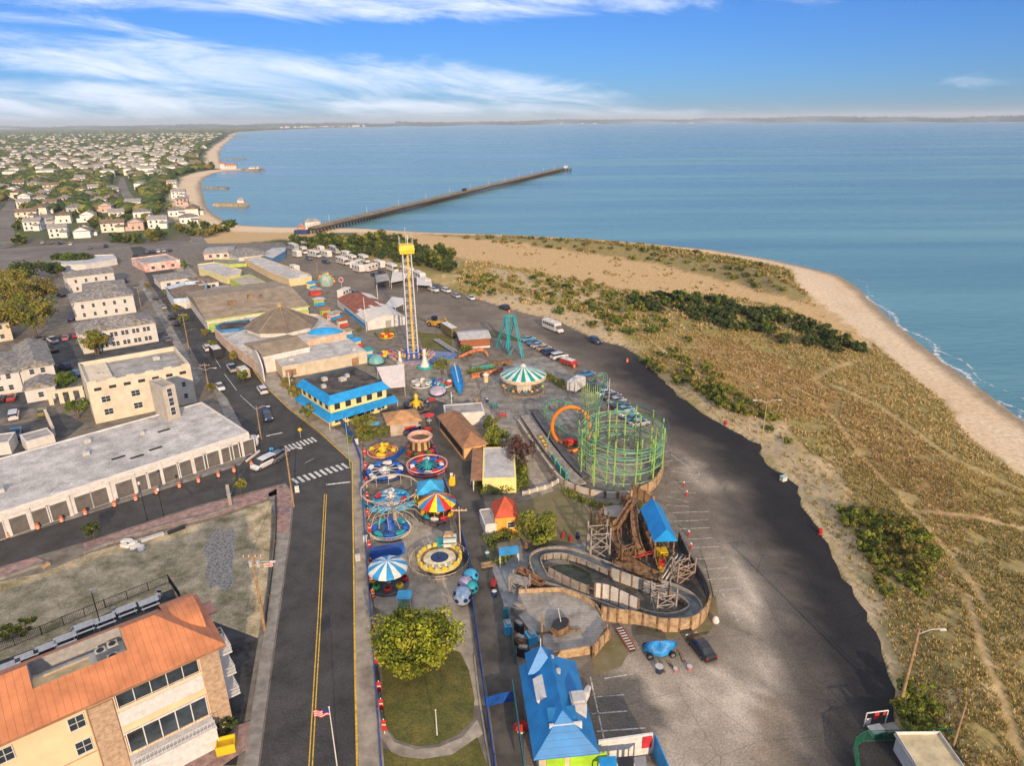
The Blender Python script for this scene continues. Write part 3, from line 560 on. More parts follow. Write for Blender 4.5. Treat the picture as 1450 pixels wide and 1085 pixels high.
def house(name,label,cat,fl,fr,bk,h,wall=whitew,roof=shing,kind='flat',rise=2.0,group=None,par_h=0.5,nf=0,floors=1,ns=0,pair=False,along='x',ov=0.4,style='w',ww=1.0,wh=1.2,z0=1.0,fh=2.8,deckmat=None):
    loc,rz,w_,d_=frame(fl,fr,bk,h); t=thing(name,label,cat,loc,rz,group)
    q=MB(); 
    if kind=='flat':
        q.box((0,0,-0.3),(w_,d_,h-par_h+0.3)); q.build('wall',wall,t)
        q=MB(); q.box((0,-d_/2+0.15,h-par_h),(w_,0.3,par_h)); q.box((0,d_/2-0.15,h-par_h),(w_,0.3,par_h)); q.box((-w_/2+0.15,0,h-par_h),(0.3,d_-0.6,par_h)); q.box((w_/2-0.15,0,h-par_h),(0.3,d_-0.6,par_h)); q.build('parapet',wall,t)
        q=MB(); q.box((0,0,h-par_h),(w_-0.6,d_-0.6,0.04)); q.build('roof',roof,t)
    else:
        q.box((0,0,-0.3),(w_,d_,h+0.3))
        if kind=='gable': gable_fill(q,w_,d_,h,rise,along,ov)
        q.build('wall',wall,t); q=MB(); hiproof(q,w_,d_,h+0.02,rise,ov,gable=(kind=='gable'),along=along); q.build('roof',roof,t)
    for fl_ in range(floors):
        z=z0+fl_*fh
        if nf: wins(t,'f',nf,z,ww,wh,w_,d_,style,pair=pair)
        if ns: wins(t,'r',ns,z,ww,wh,w_,d_,style,pair=pair); wins(t,'l',ns,z,ww,wh,w_,d_,style,pair=pair)
    t['_w']=w_; t['_d']=d_; return t,w_,d_
def poly_bldg(name,label,cat,pxs,h,wall,roof,group=None,par_h=0.35,band=None):
    P=GL(pxs,h); c=sum(P,Vector())/len(P); t=thing(name,label,cat,(c.x,c.y,0),0,group); L_=[(p.x-c.x,p.y-c.y) for p in P]
    q=MB(); q.prism(L_,-0.3,h-par_h,cap=False); q.prism(L_,h-par_h-0.02,h-par_h,cap=True) if False else None
    q.build('wall',wall,t); q=MB(); q.sheet(L_,h-par_h); q.build('roof',roof,t)
    if par_h>0: q=MB(); q.wall(L_,h-par_h,par_h,0.2,closed=True); q.build('parapet',band or wall,t)
    return t,L_
def roofunits(t,w_,d_,h,n,seed,mat=None):
    r_=random.Random(seed)
    for k in range(n):
        q=MB(); s=r_.uniform(0.7,1.6); q.box((0,0,0),(s,s*0.8,0.7)); q.cyl((0,0,0.7),s*0.28,0.12,10); o=q.build('roof_vent',mat or acm,t); o.location=(r_.uniform(-0.42,0.42)*w_,r_.uniform(-0.38,0.38)*d_,h)
# --- hotel
t,w_,d_=house('hotel','cream three-storey hotel with a parapet roof beside the avenue','hotel',(122,544),(269,516),(242,491),9.2,cream,roofgrey,par_h=1.1)
for fl_ in range(2):
    for k,xx in enumerate((-0.36,-0.08,0.16)): win(t,'f',xx*w_,1.6+fl_*2.9,1.6,1.25,w_,d_,'wm')
for z in (1.5,4.3): win(t,'f',0.40*w_,z,0.8,1.1,w_,d_,'w')
for z in (1.2,4.0,6.4):
    for k in range(4): win(t,'r',-d_/2+2.5+k*(d_-5)/3,z,0.9,1.1,w_,d_,'w')
for k in range(7): win(t,'f',-w_/2+1.8+k*(w_-3.6)/6,7.35,1.2,0.5,w_,d_,'dm')
q=MB(); q.box((-w_/2+2.7,0.5,8.1),(5.2,d_-3,0.5)); q.build('roof_platform',cream,t); roofunits(t,w_,d_,8.14,3,4)
for k in range(6): q=MB(); q.box((-w_/2+1+k*(w_-2)/5,-d_/2+0.15,9.2),(1.6,0.34,0.3)); q.build('parapet_cap',cream,t)
st,sw,sd_=house('stair_tower','narrow cream stair tower with stacked windows in front of the hotel','tower',(229,549),(247,544),(211,539),11.6,mk('wall_greige',(0.44,0.40,0.34),0.85,var=0.08,dirt=0.15),roofgrey,par_h=0.5)
for z in (5.4,7.4,9.4): win(st,'f',0,z,0.9,1.6,sw,sd_,'w')
# arched garden wall beside the hotel
a=G(71,574);b_=G(121,566); u_=(b_-a); t=thing('garden_wall','cream garden wall with arched openings left of the hotel','wall',(a.x,a.y,0),math.atan2(u_.y,u_.x))
Lw=u_.length; q=MB(); xs=[0,0.5]
q.box((Lw/2,0,2.6),(Lw,0.35,0.7)); 
for k in range(4): q.box((0.4+k*(Lw-0.8)/3,0,0),(0.9,0.35,2.6))
q.build('arcade',cream,t); q=MB(); q.box((Lw/2,0,3.3),(Lw+0.2,0.5,0.12)); q.build('coping',cream,t)
a=G(66,590);b_=G(78,618);u_=b_-a; t=thing('garden_wall','low cream wall stepping down beside the hotel courtyard','wall',(a.x,a.y,0),math.atan2(u_.y,u_.x)); q=MB(); q.box((u_.length/2,0,0),(u_.length,0.4,1.6)); q.build('wall',cream,t); q=MB(); q.box((u_.length/2,0,1.6),(u_.length+0.1,0.55,0.12)); q.build('coping',cream,t)
# --- low white shop block with shutters
t,w_,d_=house('shop_block','long low white shop block with grey shuttered fronts and flat roof','shops',(-120,764),(352,612),(297,566),4.7,whitew,roofwhite,par_h=0.25)
shut=mk('shutter_grey',(0.14,0.13,0.125),0.7,var=0.15,stripes=(2,0.16,0.2,0.6))
xs=[0.016,0.058,0.096,0.15,0.195,0.25,0.30,0.355,0.40,0.45,0.53,0.58,0.65,0.70,0.76,0.83,0.89,0.95]
for k,f_ in enumerate(xs):
    x=w_/2-f_*w_; q=MB(); wd=2.3 if k%3 else 2.9; q.box((0,-0.03,0),(wd,0.07,2.9)); q.mi=1
    q.box((-wd/2-0.09,-0.06,0),(0.18,0.13,3.08)); q.box((wd/2+0.09,-0.06,0),(0.18,0.13,3.08)); q.box((0,-0.06,2.9),(wd,0.13,0.18)); o=q.build('shutter',[shut,framew],t); o.location=(x,-d_/2,0.2)
for f_ in (0.035,0.12,0.22,0.33,0.42,0.5,0.62,0.73,0.86): q=MB(); q.box((w_/2-f_*w_,-d_/2-0.1,0),(0.5,0.22,3.9)); q.build('pilaster',whitew,t)
q=MB(); q.box((0,-d_/2-0.06,3.9),(w_,0.14,0.5)); q.build('fascia',framew,t)
roofunits(t,w_*0.8,d_,4.5,5,11); q=MB()
for a_,b_ in ((0.30,-5),(0.22,2),(0.42,-4),(0.37,-6)): q.box((w_*(0.5-a_),b_,4.49),(2.2,0.5,0.12))
q.build('skylight',dark,t)
tank=thing('propane_tank','white rounded tank at the corner of the shop block','tank',G(359,634)); q=MB(); q.smooth=True; q.lathe((0,0,0.2),[(0.01,0),(0.9,0.15),(1.2,0.8),(1.2,1.5),(0.9,2.2),(0.01,2.4)],16); q.build('shell',whitew,tank); q=MB()
for k in range(4): q.cyl((0.7*math.cos(k*PI/2),0.7*math.sin(k*PI/2),0),0.06,0.4,6)
q.build('leg',acm,tank)
# --- white apartment blocks
for (fl,fr,bk,h,kd,rs,n_,lb,al) in (((93,393),(160.5,385),(155,378),6.2,'gable',1.2,4,'white apartment block furthest up the avenue, windows facing south','x'),
  ((118,412.5),(177,406),(172,396),5.6,'hip',1.6,4,'small white hip-roofed block between two apartment blocks','x'),
  ((101,428),(188,417),(177,407),6.2,'hip',1.9,5,'long white apartment block with six small windows, middle of the row','x'),
  ((112,473),(219.5,456),(209,443),5.9,'hip',2.2,6,'white apartment block with two small roof gables nearest the hotel','x')):
    t,w_,d_=house('apartment_block',lb,'apartments',fl,fr,bk,h,siding,shing,kd,rs,'white apartment blocks',nf=n_,floors=2,ns=2,pair=(n_==6),ww=0.8,wh=1.2,z0=0.9)
    if n_==6:
        for gx_ in (-0.22,0.28):
            q=MB(); a_=2.4; q.add([(gx_*w_-a_,-d_/2-0.5,h+0.1),(gx_*w_+a_,-d_/2-0.5,h+0.1),(gx_*w_,-d_/2-0.5,h+1.7),(gx_*w_-a_,-d_/2+3.2,h+0.1),(gx_*w_+a_,-d_/2+3.2,h+0.1),(gx_*w_,-d_/2+3.4,h+1.7)],[(0,2,5,3),(1,4,5,2),(0,1,2)]); q.build('roof_gable',shing,t)
t,w_,d_=house('apartment_block','tan apartment block cut by the left picture edge','apartments',(-60,468),(12,456),(8,437),5.5,cream,shing,'hip',1.8,'white apartment blocks',nf=4,floors=2,ns=1)
t,w_,d_=house('gabled_house','white house with its gable end facing the viewer beside parked cars','house',(27,524),(75,515.5),(63,484),5.4,siding,shing,'gable',1.7,nf=2,floors=2,ns=3,along='y',ww=0.9)
t,w_,d_=house('gabled_house','white hip-roofed house at the left picture edge','house',(-35,535),(26,526),(20,497),5.2,siding,shing,'hip',1.6,nf=3,floors=2,ns=2,ww=0.9)
t,w_,d_=house('garage','small white gabled annex in front of the gabled house','garage',(34,553),(77,546),(72,535),3.2,siding,shing,'gable',1.3,nf=1,along='y')
t,w_,d_=house('carport','long flat white carport behind the shop block','carport',(36,626),(76,615),(72,604),2.6,whitew,roofgrey,par_h=0.15)
t,w_,d_=house('carport','small flat pale carport at the left picture edge','carport',(-30,632),(12,626),(10,613),2.6,whitew,roofgrey,par_h=0.15)
# --- long tan-roofed hall
h=4.0; loc,rz,w_,hd_=frame((291,454),(438,433),(410,404),h); A=G(291,454,h)
rg=G(410,404,6.6); u_=Vector((math.cos(rz),math.sin(rz),0)); v_=Vector((-u_.y,u_.x,0)); half=abs((rg-A).dot(v_)); d_=2*half; c=Vector((A.x,A.y,0))+u_*w_/2+v_*half
t=thing('arcade_hall','long hall with a weathered tan gable roof and painted yellow-green side wall','hall',c,rz)
q=MB(); q.box((0,0,-0.2),(w_-0.8,d_-0.8,h+0.2)); gable_fill(q,w_-0.8,d_-0.8,h,2.5,'x'); q.build('wall',whitew,t); q=MB(); hiproof(q,w_-0.8,d_-0.8,h,2.6,0.4,gable=True); q.build('roof',rooftan,t)
mural=mk('mural_wall',(0.65,0.50,0.08),0.8,scale=0.35,col2=(0.10,0.40,0.12)); q=MB(); q.box((0,-d_/2+0.38,0.2),(w_-1.2,0.06,2.6)); q.build('mural',mural,t)
q=MB(); q.box((0,-d_/2+0.02,h-0.35),(w_,0.08,0.3)); q.build('eave_trim',mk('trim_lime',(0.45,0.60,0.10),0.7),t)
for c_,s_v in (((-w_*0.18,-d_*0.25,5.2),(2.4,1.6,1.2)),((w_*0.02,-d_*0.17,5.6),(1.6,1.6,1.2)),((w_*0.12,-d_*0.2,5.5),(0.7,0.7,1.3))): q=MB(); q.box(c_,s_v); q.build('roof_vent',mk('rust_vent',(0.25,0.16,0.10),0.8,var=0.3),t)
# --- octagonal carousel pavilion
c=G(399,457.5,4.5); t=thing('carousel_pavilion','octagonal pavilion with a brown eight-sided pointed roof','pavilion',(c.x,c.y,0),0.05)
q=MB(); q.lathe((0,0,0),[(9.8,0),(9.8,4.5)],8,a0=PI/8); q.build('wall',whitew,t)
q=MB(); q.lathe((0,0,4.3),[(0.01,0),(10.7,0),(10.7,0.2),(0.7,5.2),(0.01,5.2)],8,a0=PI/8); q.build('roof',mk('roof_pavilion',(0.18,0.145,0.11),0.9,var=0.12,scale=0.5,stripes=(2,0.15,0.1,0.8)),t)
q=MB(); q.cyl((0,0,9.5),0.8,0.9,8); q.cyl((0,0,10.4),0.95,0.3,8,r2=0.3); q.build('cupola',mk('cupola_tan',(0.42,0.30,0.16),0.8),t)
q=MB()
for k in range(8):
    a_=PI/8+k*PI/4; q.tube([(10.6*math.cos(a_),10.6*math.sin(a_),4.55),(0.7*math.cos(a_),0.7*math.sin(a_),9.55)],0.1,5)
q.build('roof_rib',rooftan,t)
t,_=poly_bldg('arcade_building','white flat-roofed arcade wrapping round the octagonal pavilion','arcade',[(303,464),(345,452),(352,440),(450,445),(490,470),(436,482),(375,503),(366,514),(346,499),(320,481)],3.3,mk('arcade_wall',(0.55,0.35,0.22),0.8,scale=0.5,col2=(0.62,0.58,0.52)),roofwhite)
t,_=poly_bldg('arcade_annex','dark flat roof annex with blue edge next to the tan hall','annex',[(305,461),(318,456),(352,452),(356,458),(338,465),(314,467)],3.9,mk('blue_wall',(0.05,0.2,0.42),0.7),rooftar)
t,w_,d_=house('barrel_hall','hall with brown curved roof and tall white side wall in front of the pavilion','hall',(373,505),(438,491),(432,469),4.6,whitew,rooftan,'gable',1.2,ov=0.05)
q=MB(); q.box((0,-d_/2-0.06,4.0),(w_+0.3,0.1,0.5)); q.build('fascia',framew,t)
t=thing('curved_facade','white curved false front facing the avenue beside the hall','facade',(0,0,0)); P=[];
a=G(360,520);b_=G(374,541)
t.location=(a.x,a.y,0); u_=b_-a; t.rotation_euler=(0,0,math.atan2(u_.y,u_.x)); q=MB(); n_=12; ll=u_.length
v=[(0,0,0),(ll,0,0)]+[(ll*(1-k/n_),0,3.6+2.6*math.sin(PI*k/n_)**0.7) for k in range(n_+1)]
q.add(v+[(p[0],0.3,p[2]) for p in v],[tuple(range(len(v))),tuple(range(2*len(v)-1,len(v)-1,-1))]+[((i+1)%len(v),i,i+len(v),(i+1)%len(v)+len(v)) for i in range(len(v))]); q.build('panel',whitew,t)
t,w_,d_=house('games_hall','big white flat-roofed games hall behind the blue and yellow building','hall',(399,519.5),(519,497.5),(500,478),3.3,mk('wall_beige',(0.55,0.47,0.36),0.85,var=0.08,dirt=0.15),roofwhite,par_h=0.2)
roofunits(t,w_,d_,3.1,3,8); q=MB(); q.box((-w_/2+2.0,-d_/2-0.12,0.6),(2.6,0.2,1.6)); q.box((w_*0.35,-d_/2-0.12,0),(1.8,0.2,2.1)); q.build('door',mk('door_brown',(0.3,0.18,0.1)),t)
t=thing('blue_tarp_tent','bright blue rounded tarp roof between the pavilion and games hall','tent',G(462,485)); q=MB(); q.smooth=True; q.lathe((0,0,0),[(1,2.9),(1,3.2),(0.7,4.0),(0.3,4.4),(0.01,4.5)],20,sx=5.0,sy=1.9)
q.build('canopy',bluem2,t); q=MB()
for sx_ in (-3.4,3.4):
    for sy in (-1.1,1.1): q.cyl((sx_,sy,0),0.06,3.0,6)
q.build('post',framew,t); t.rotation_euler=(0,0,0.12)
# --- blue and yellow corner building
h=5.5; loc,rz,w_,d_=frame((464,573),(553,548),(526,517),h); t=thing('corner_restaurant','two-storey yellow building with blue mansard and blue awning at the corner','restaurant',loc,rz)
q=MB(); q.box((0,0,-0.2),(w_-1.6,d_-1.6,h+0.6)); q.build('wall',yellw,t)
q=MB(); a,b_=w_/2,d_/2; i_=1.3; v=[(-a,-b_,h-0.3),(a,-b_,h-0.3),(a,b_,h-0.3),(-a,b_,h-0.3),(-a+i_,-b_+i_,h+1.3),(a-i_,-b_+i_,h+1.3),(a-i_,b_-i_,h+1.3),(-a+i_,b_-i_,h+1.3)]
q.add(v,[(0,1,5,4),(1,2,6,5),(2,3,7,6),(3,0,4,7)]); q.add([(p[0],p[1],h-0.36) for p in v[:4]],[(3,2,1,0)]); q.build('mansard',bluem2,t)
q=MB(); q.box((0,0,h+0.9),(w_-2*i_+0.04,d_-2*i_+0.04,0.25)); q.build('roof',rooftar,t); roofunits(t,w_*0.8,d_*0.8,h+1.15,4,21)
q=MB(); zz=2.5
for (s_,c1,c2) in (('f',(-a-0.8,-b_-1.2),(a+1.2,-b_-1.2)),('l',(-a-0.8,-b_-1.2),(-a-0.8,b_))):
    if s_=='f': q.add([(c1[0],c1[1],zz-0.5),(c2[0],c2[1],zz-0.5),(c2[0],-b_+0.8,zz+0.5),(-a+0.8,-b_+0.8,zz+0.5)],[(0,1,2,3)])
    else: q.add([(c1[0],c1[1],zz-0.5),(-a+0.8,-b_+0.8,zz+0.5),(-a+0.8,b_,zz+0.5),(c2[0],b_,zz-0.5)],[(0,1,2,3)])
q.build('awning',bluem2,t)
for k in range(5): win(t,'f',-w_/2+2.4+k*(w_-4.8)/4,3.6,1.1,1.2,w_-1.6,d_-1.6,'dm'); win(t,'f',-w_/2+2.4+k*(w_-4.8)/4,0.6,1.8,1.2,w_-1.6,d_-1.6,'wm')
for k in range(5): win(t,'l',-d_/2+2.4+k*(d_-4.8)/4,3.6,1.0,1.2,w_-1.6,d_-1.6,'dm')
for k in range(5): q=MB(); q.cyl((-a-0.6+k*(2*a+1.4)/4,-b_-1.1,0),0.07,2.0,6); q.build('awning_post',framew,t)
t=thing('projection_screen','white sloping panel roof beside the blue and yellow building','canopy',G(554,548)); pts=[G(533,520,3.6),G(572,515.5,4.0),G(574,547,2.6),G(546,549.5,2.4)]; l=t.location
q=MB(); v=[tuple(p-Vector((l.x,l.y,0))) for p in pts]; q.add(v+[(p[0],p[1],p[2]-0.15) for p in v],[(3,2,1,0),(4,5,6,7)]+[(i,(i+1)%4,(i+1)%4+4,i+4) for i in range(4)]); q.build('panel',mk('panel_pinkwhite',(0.68,0.61,0.58),0.7,var=0.05,stripes=(0,0.9,0.05,0.8)),t); q=MB()
for p in v: q.cyl((p[0]*0.95,p[1]*0.95,0),0.07,p[2]-0.1,6)
q.build('post',acm,t)
# --- curved-roof shed
loc,rz,w_,d_=frame((521,468),(574,460),(477,434),0); t=thing('curved_roof_shed','shed with a low curved roof, half rusty red and half white','shed',loc,rz)
q=MB(); q.box((0,0,0),(w_,d_,2.6)); n_=10; arc=[(-w_/2+w_*k/n_,2.6+1.5*math.sin(PI*k/n_)) for k in range(n_+1)]
for sy in (-1,1):
    v=[(x_,sy*d_/2,z_) for x_,z_ in arc]; q.add(v,[tuple(range(n_+1)) if sy>0 else tuple(range(n_,-1,-1))])
q.build('wall',whitew,t); q=MB(); M=12; q.smooth=True
v=[((x_*1.03),-d_/2-0.2+(d_+0.4)*j/M,z_+0.06) for j in range(M+1) for x_,z_ in arc]; f=[];mi=[]
q.add(v,[]); 
for j in range(M):
    for k in range(n_): q.f.append((j*(n_+1)+k,j*(n_+1)+k+1,(j+1)*(n_+1)+k+1,(j+1)*(n_+1)+k)); q.m.append(1 if (j>=4+ (k>6)*2+(k%3==1) and not(j>8 and k>6)) else 0); q.sm.append(True)
q.build('roof',[mk('roof_pale',(0.60,0.57,0.53),0.8,var=0.08),mk('roof_rust',(0.26,0.095,0.06),0.85,var=0.2)],t); q=MB(); q.box((-w_/2-0.05,-d_*0.1,0.3),(0.1,d_*0.7,1.2)); q.build('side_stripe',bluem2,t); q=MB(); q.box((w_*0.05,-d_/2-0.05,0),(1.8,0.1,2.3)); q.build('door',mk('door_grey',(0.3,0.3,0.28)),t)
# --- small buildings of the upper midway
mural2=mk('wall_mural_pink',(0.70,0.66,0.60),0.8,scale=0.45,col2=(0.55,0.18,0.15))
S=[('stall_building','white shop with pink painted wall on the far corner','shop',(204,374),(254.5,367.5),(252.5,357),3.6,mural2,roofgrey,'flat',0),
 ('stall_building','shop with grey hipped roof and white front beside the avenue','shop',(226.5,398),(274,392),(272,383),3.4,whitew,shing,'hip',1.4),
 ('stall_building','low brown-roofed shop behind the striped round stall','shop',(281,402),(309,398),(303,389),3.2,whitew,shingb,'hip',1.2),
 ('stall_building','long low building with red and white front at the foot of the pier road','shop',(288,359),(328,357),(340,348),3.0,mural2,roofgrey,'gable',0.8),
 ('stall_building','white cottage with steep grey roof near the pier road','shop',(338,364),(380,359),(370,349),3.0,whitew,shing,'hip',2.2)]
for nm,lb,ct,fl,fr,bk,h,wl,rf,kd,rs in S: house(nm,lb,ct,fl,fr,bk,h,wl,rf,kd,rs,'small midway buildings',nf=3,ww=1.4)
mur3=mk('wall_mural_yellow',(0.68,0.62,0.50),0.8,scale=0.5,col2=(0.62,0.55,0.05)); lime=mk('wall_lime',(0.42,0.52,0.12),0.8)
for nm,lb,ct,px,h,wl,rf in (('stall_building','white flat-roofed stall with yellow splashes on its wall','shop',[(280,374),(304,371),(342,382),(340,387),(321,392),(281,380)],3.0,mur3,roofwhite),
 ('stall_building','stall with pale tan roof and lime green trim','shop',[(325,395),(354,388),(377,400),(349,406)],2.9,lime,mk('roof_pale_tan',(0.42,0.38,0.31),0.9,dirt=0.3)),
 ('midway_stalls','long diagonal row of game stalls with a white roof','stalls',[(346,366),(364,362),(438,388),(441,391),(409,395),(380,384)],3.0,mk('stalls_front',(0.62,0.45,0.15),0.8,scale=0.8,col2=(0.6,0.55,0.5)),roofwhite),
 ('green_pool','low lime green walled enclosure behind the stalls','enclosure',[(303,366),(346,367),(349,373),(325,374),(303,371)],1.4,lime,concg),
 ('white_canopy','white canopy roof with blue end near the trailers','canopy',[(372,357),(384,351),(405,350),(404,355),(386,366),(374,362)],3.2,mk('canopy_wall',(0.1,0.25,0.45),0.7),roofwhite),
 ('long_shed','long pale shed in the far car park','shed',[(66,375),(86,363),(160,360),(165,366),(120,374)],2.8,whitew,mk('roof_paleblue',(0.45,0.47,0.5),0.7,dirt=0.2))):
    poly_bldg(nm,lb,ct,px,h,wl,rf)
t,_=poly_bldg('round_front_shop','shop with rounded front and blue and white band above the avenue','shop',[(234,406),(262,399),(285,397),(292,402),(291,409),(278,418),(262,422),(246,423),(240,416)],3.8,whitew,shingb,band=mk('band_blue',(0.35,0.45,0.6),0.6,stripes=(2,0.3,0.5,1.6)),par_h=1.2)
c=G(309,410,3); t=thing('round_stall','oval stall with pink and white striped skirt','stall',(c.x,c.y,0)); q=MB(); q.lathe((0,0,0),[(4.6,0),(4.6,2.2)],20,sy=1.4); q.build('wall',mk('stall_dark',(0.3,0.25,0.1)),t); q=MB(); q.lathe((0,0,2.2),[(4.9,0),(4.7,0.8)],24,sy=1.4,mis=[0,1]); q.build('skirt',[mk('st_pink',(0.65,0.2,0.25)),framew],t); q=MB(); q.lathe((0,0,2.95),[(4.75,0),(0.01,0.5)],20,sy=1.4); q.build('roof',roofgrey,t)
# --- silver-roofed brick building
t,w_,d_=house('brick_workshop','red-brown workshop with a pale metal roof near the teal swing tower','workshop',(652,481),(693.5,478),(692.5,466.5),2.9,mk('brick',(0.32,0.12,0.06),0.9,var=0.15,scale=2,stripes=(2,0.2,0.1,0.8)),mk('roof_silver',(0.42,0.42,0.42),0.5,var=0.1,stripes=(0,0.5,0.08,0.7)),'gable',0.9,nf=0)
q=MB(); q.box((0,-d_/2-0.05,0),(w_,0.1,0.5)); q.build('plinth',whitew,t)
# --- snack bar row
t,w_,d_=house('snack_bar','flat grey roofed end of the snack row next to the plaza','snack bar',(630,587),(686,583),(677,570),2.9,whitew,roofgrey,par_h=0.15)
t,w_,d_=house('snack_bar','red-brown hip-roofed snack bar in the middle of the snack row','snack bar',(657,634),(688,628),(632,588),3.0,mk('wall_orange',(0.72,0.42,0.18),0.8),brownroof,'hip',1.9,along='y')
q=MB(); q.box((-w_/2-0.05,0,0.9),(0.1,d_*0.9,1.3)); q.build('counter',dark,t)
t,w_,d_=house('snack_bar','yellow-walled building with a plain white roof behind a hedge','snack bar',(683,678),(731,677),(665,634),2.9,yellw,roofwhite,par_h=0.08)
q=MB(); q.box((-w_/2-1.0,0,2.5),(2.0,d_,0.2)); q.build('side_awning',brownroof,t)
for k in range(6): q=MB(); q.box((-w_/2-1.6,-d_/2+1+k*(d_-2)/5,0),(0.15,0.15,2.5)); q.build('post',framew,t)
q=MB(); q.box((-w_/2-2.05,0,1.6),(0.05,d_*0.95,0.9)); q.build('sign_panel',bluem2,t)
# --- ticket pavilion, kiosks
h=2.9; t,w_,d_=house('ticket_pavilion','open booth with tan shingled hip roof behind the shrubs','pavilion',(552,600),(592,594.5),(582,581.5),h,mk('booth_wall',(0.42,0.35,0.30),0.8,var=0.15),mk('roof_tan_shingle',(0.45,0.25,0.12),0.9,var=0.15,stripes=(2,0.15,0.12,0.8)),'hip',1.5,ov=0.7)
q=MB(); q.box((w_*0.2,-d_/2-0.06,0.8),(w_*0.4,0.12,0.9)); q.build('counter',mk('booth_red',(0.45,0.06,0.05)),t)
t,w_,d_=house('orange_kiosk','small orange kiosk with red pyramid roof beside a tree','kiosk',(701,734),(735,731),(729,709),3.0,mk('wall_bright_orange',(0.80,0.36,0.06),0.8),mk('roof_red',(0.48,0.085,0.04),0.7,var=0.12,stripes=(2,0.15,0.1,0.85)),'hip',2.3,ov=0.05)
win(t,'f',0.6,1.1,1.0,0.9,w_,d_,'w')
t,_=poly_bldg('lean_to','pale grey lean-to roof beside the orange kiosk','lean-to',[(679,722),(694,720),(703,741),(687,743)],2.2,whitew,roofgrey,par_h=0.1)
def canopy(name,label,px,h,mat,cat='canopy'):
    P=GL(px,h); c=sum(P,Vector())/len(P); t=thing(name,label,cat,(c.x,c.y,0)); v=[(p.x-c.x,p.y-c.y,h) for p in P]; n_=len(v)
    q=MB(); q.add(v+[(p[0],p[1],h-0.15) for p in v],[tuple(range(n_))[::-1] if False else tuple(range(n_)),tuple(range(2*n_-1,n_-1,-1))]+[((i+1)%n_,i,i+n_,(i+1)%n_+n_) for i in range(n_)]); q.build('roof',mat,t)
    for p in v: q=MB(); q.box((p[0]*0.93,p[1]*0.93,0),(0.12,0.12,h-0.15)); q.build('post',framew,t)
    return t
canopy('bench_canopy','flat blue canopy over a bench on the pale walk',[(707,787),(735.5,783),(733.5,772.5),(706.5,776)],2.3,mk('canopy_lightblue',(0.05,0.32,0.62),0.5))
# --- blue-roofed entrance building
E=3.4; loc,rz,w_,d_=frame((755.6,1077),(849.4,1067.5),(733,944),E); t=thing('blue_roof_building','blue metal hip-roofed building with lime green trim by the car park','building',loc,rz)
q=MB(); q.box((0,0,0),(w_-1.2,d_-1.2,E)); q.build('wall',mk('wall_sand',(0.62,0.52,0.36),0.85),t)
q=MB(); hiproof(q,w_-0.6,d_-0.6,E,3.0,0.3,along='y',ridge=((0,-d_/2+w_*0.42),(0,d_/2-w_*0.30))); q.build('roof',mk('roof_blue_deep',(0.02,0.20,0.50),0.42,var=0.1,scale=0.4,stripes=(1,0.42,0.1,0.7),dirt=0.1),t)
q=MB(); q.box((-w_*0.15,-d_/2+0.56,0.3),(1.8,0.1,2.4)); q.box((w_*0.35,-d_/2+0.56,0.3),(3.6,0.1,2.4)); q.build('lime_panel',mk('lime',(0.35,0.60,0.03)),t)
q=MB(); q.box((0,0,0),(1.1,3.0,0.5)); o=q.build('skylight',framew,t); o.location=(-w_*0.22,d_*0.08,4.75); o.rotation_euler=(0,-0.55,0)
q=MB(); q.box((0,0,0),(1.5,1.7,1.9)); q.box((0,0,1.9),(1.2,1.3,0.3)); o=q.build('air_conditioner',acm,t); o.location=(w_*0.30,-d_*0.12,3.9)
q=MB(); q.box((0,0,0),(3.2,0.25,0.9)); o=q.build('signboard',framew,t); o.location=(w_*0.03,-d_*0.34,4.6)
q=MB(); q.box((0,0,0),(2.8,1.8,0.08)); o=q.build('roof_hatch',mk('hatch_dark',(0.01,0.13,0.33)),t); o.location=(0,-d_*0.27,5.5); o.rotation_euler=(0.5,0,0)
for (a_,b_) in ((0.08,0.17),(0.02,0.33)): q=MB(); q.cyl((0,0,0),0.25,0.7,8); o=q.build('roof_vent',acm,t); o.location=(w_*a_,d_*b_,5.6)
q=MB(); q.box((-w_/2-0.8,0,1.2),(0.12,d_*0.9,1.0)); q.build('side_counter',mk('counter_teal',(0.03,0.14,0.16)),t)
h=5.2; loc,rz,w_,d_=frame((751.5,947.5),(783,945),(752,926),h); t=thing('lookout_turret','small square turret with blue pyramid roof behind the blue-roofed building','turret',loc,rz)
q=MB(); q.box((0,0,0),(w_*0.9,d_*0.95,h-0.3)); q.build('wall',mk('wall_brown',(0.25,0.15,0.08)),t); q=MB(); hiproof(q,w_*1.05,d_*1.15,h-0.3,2.3,0.3,ridge=((0,0),(0.01,0))); q.build('roof',MATS['roof_blue_deep'],t)
q=MB(); q.cyl((0,0,7.1),0.05,1.1,5); q.build('finial',framew,t)
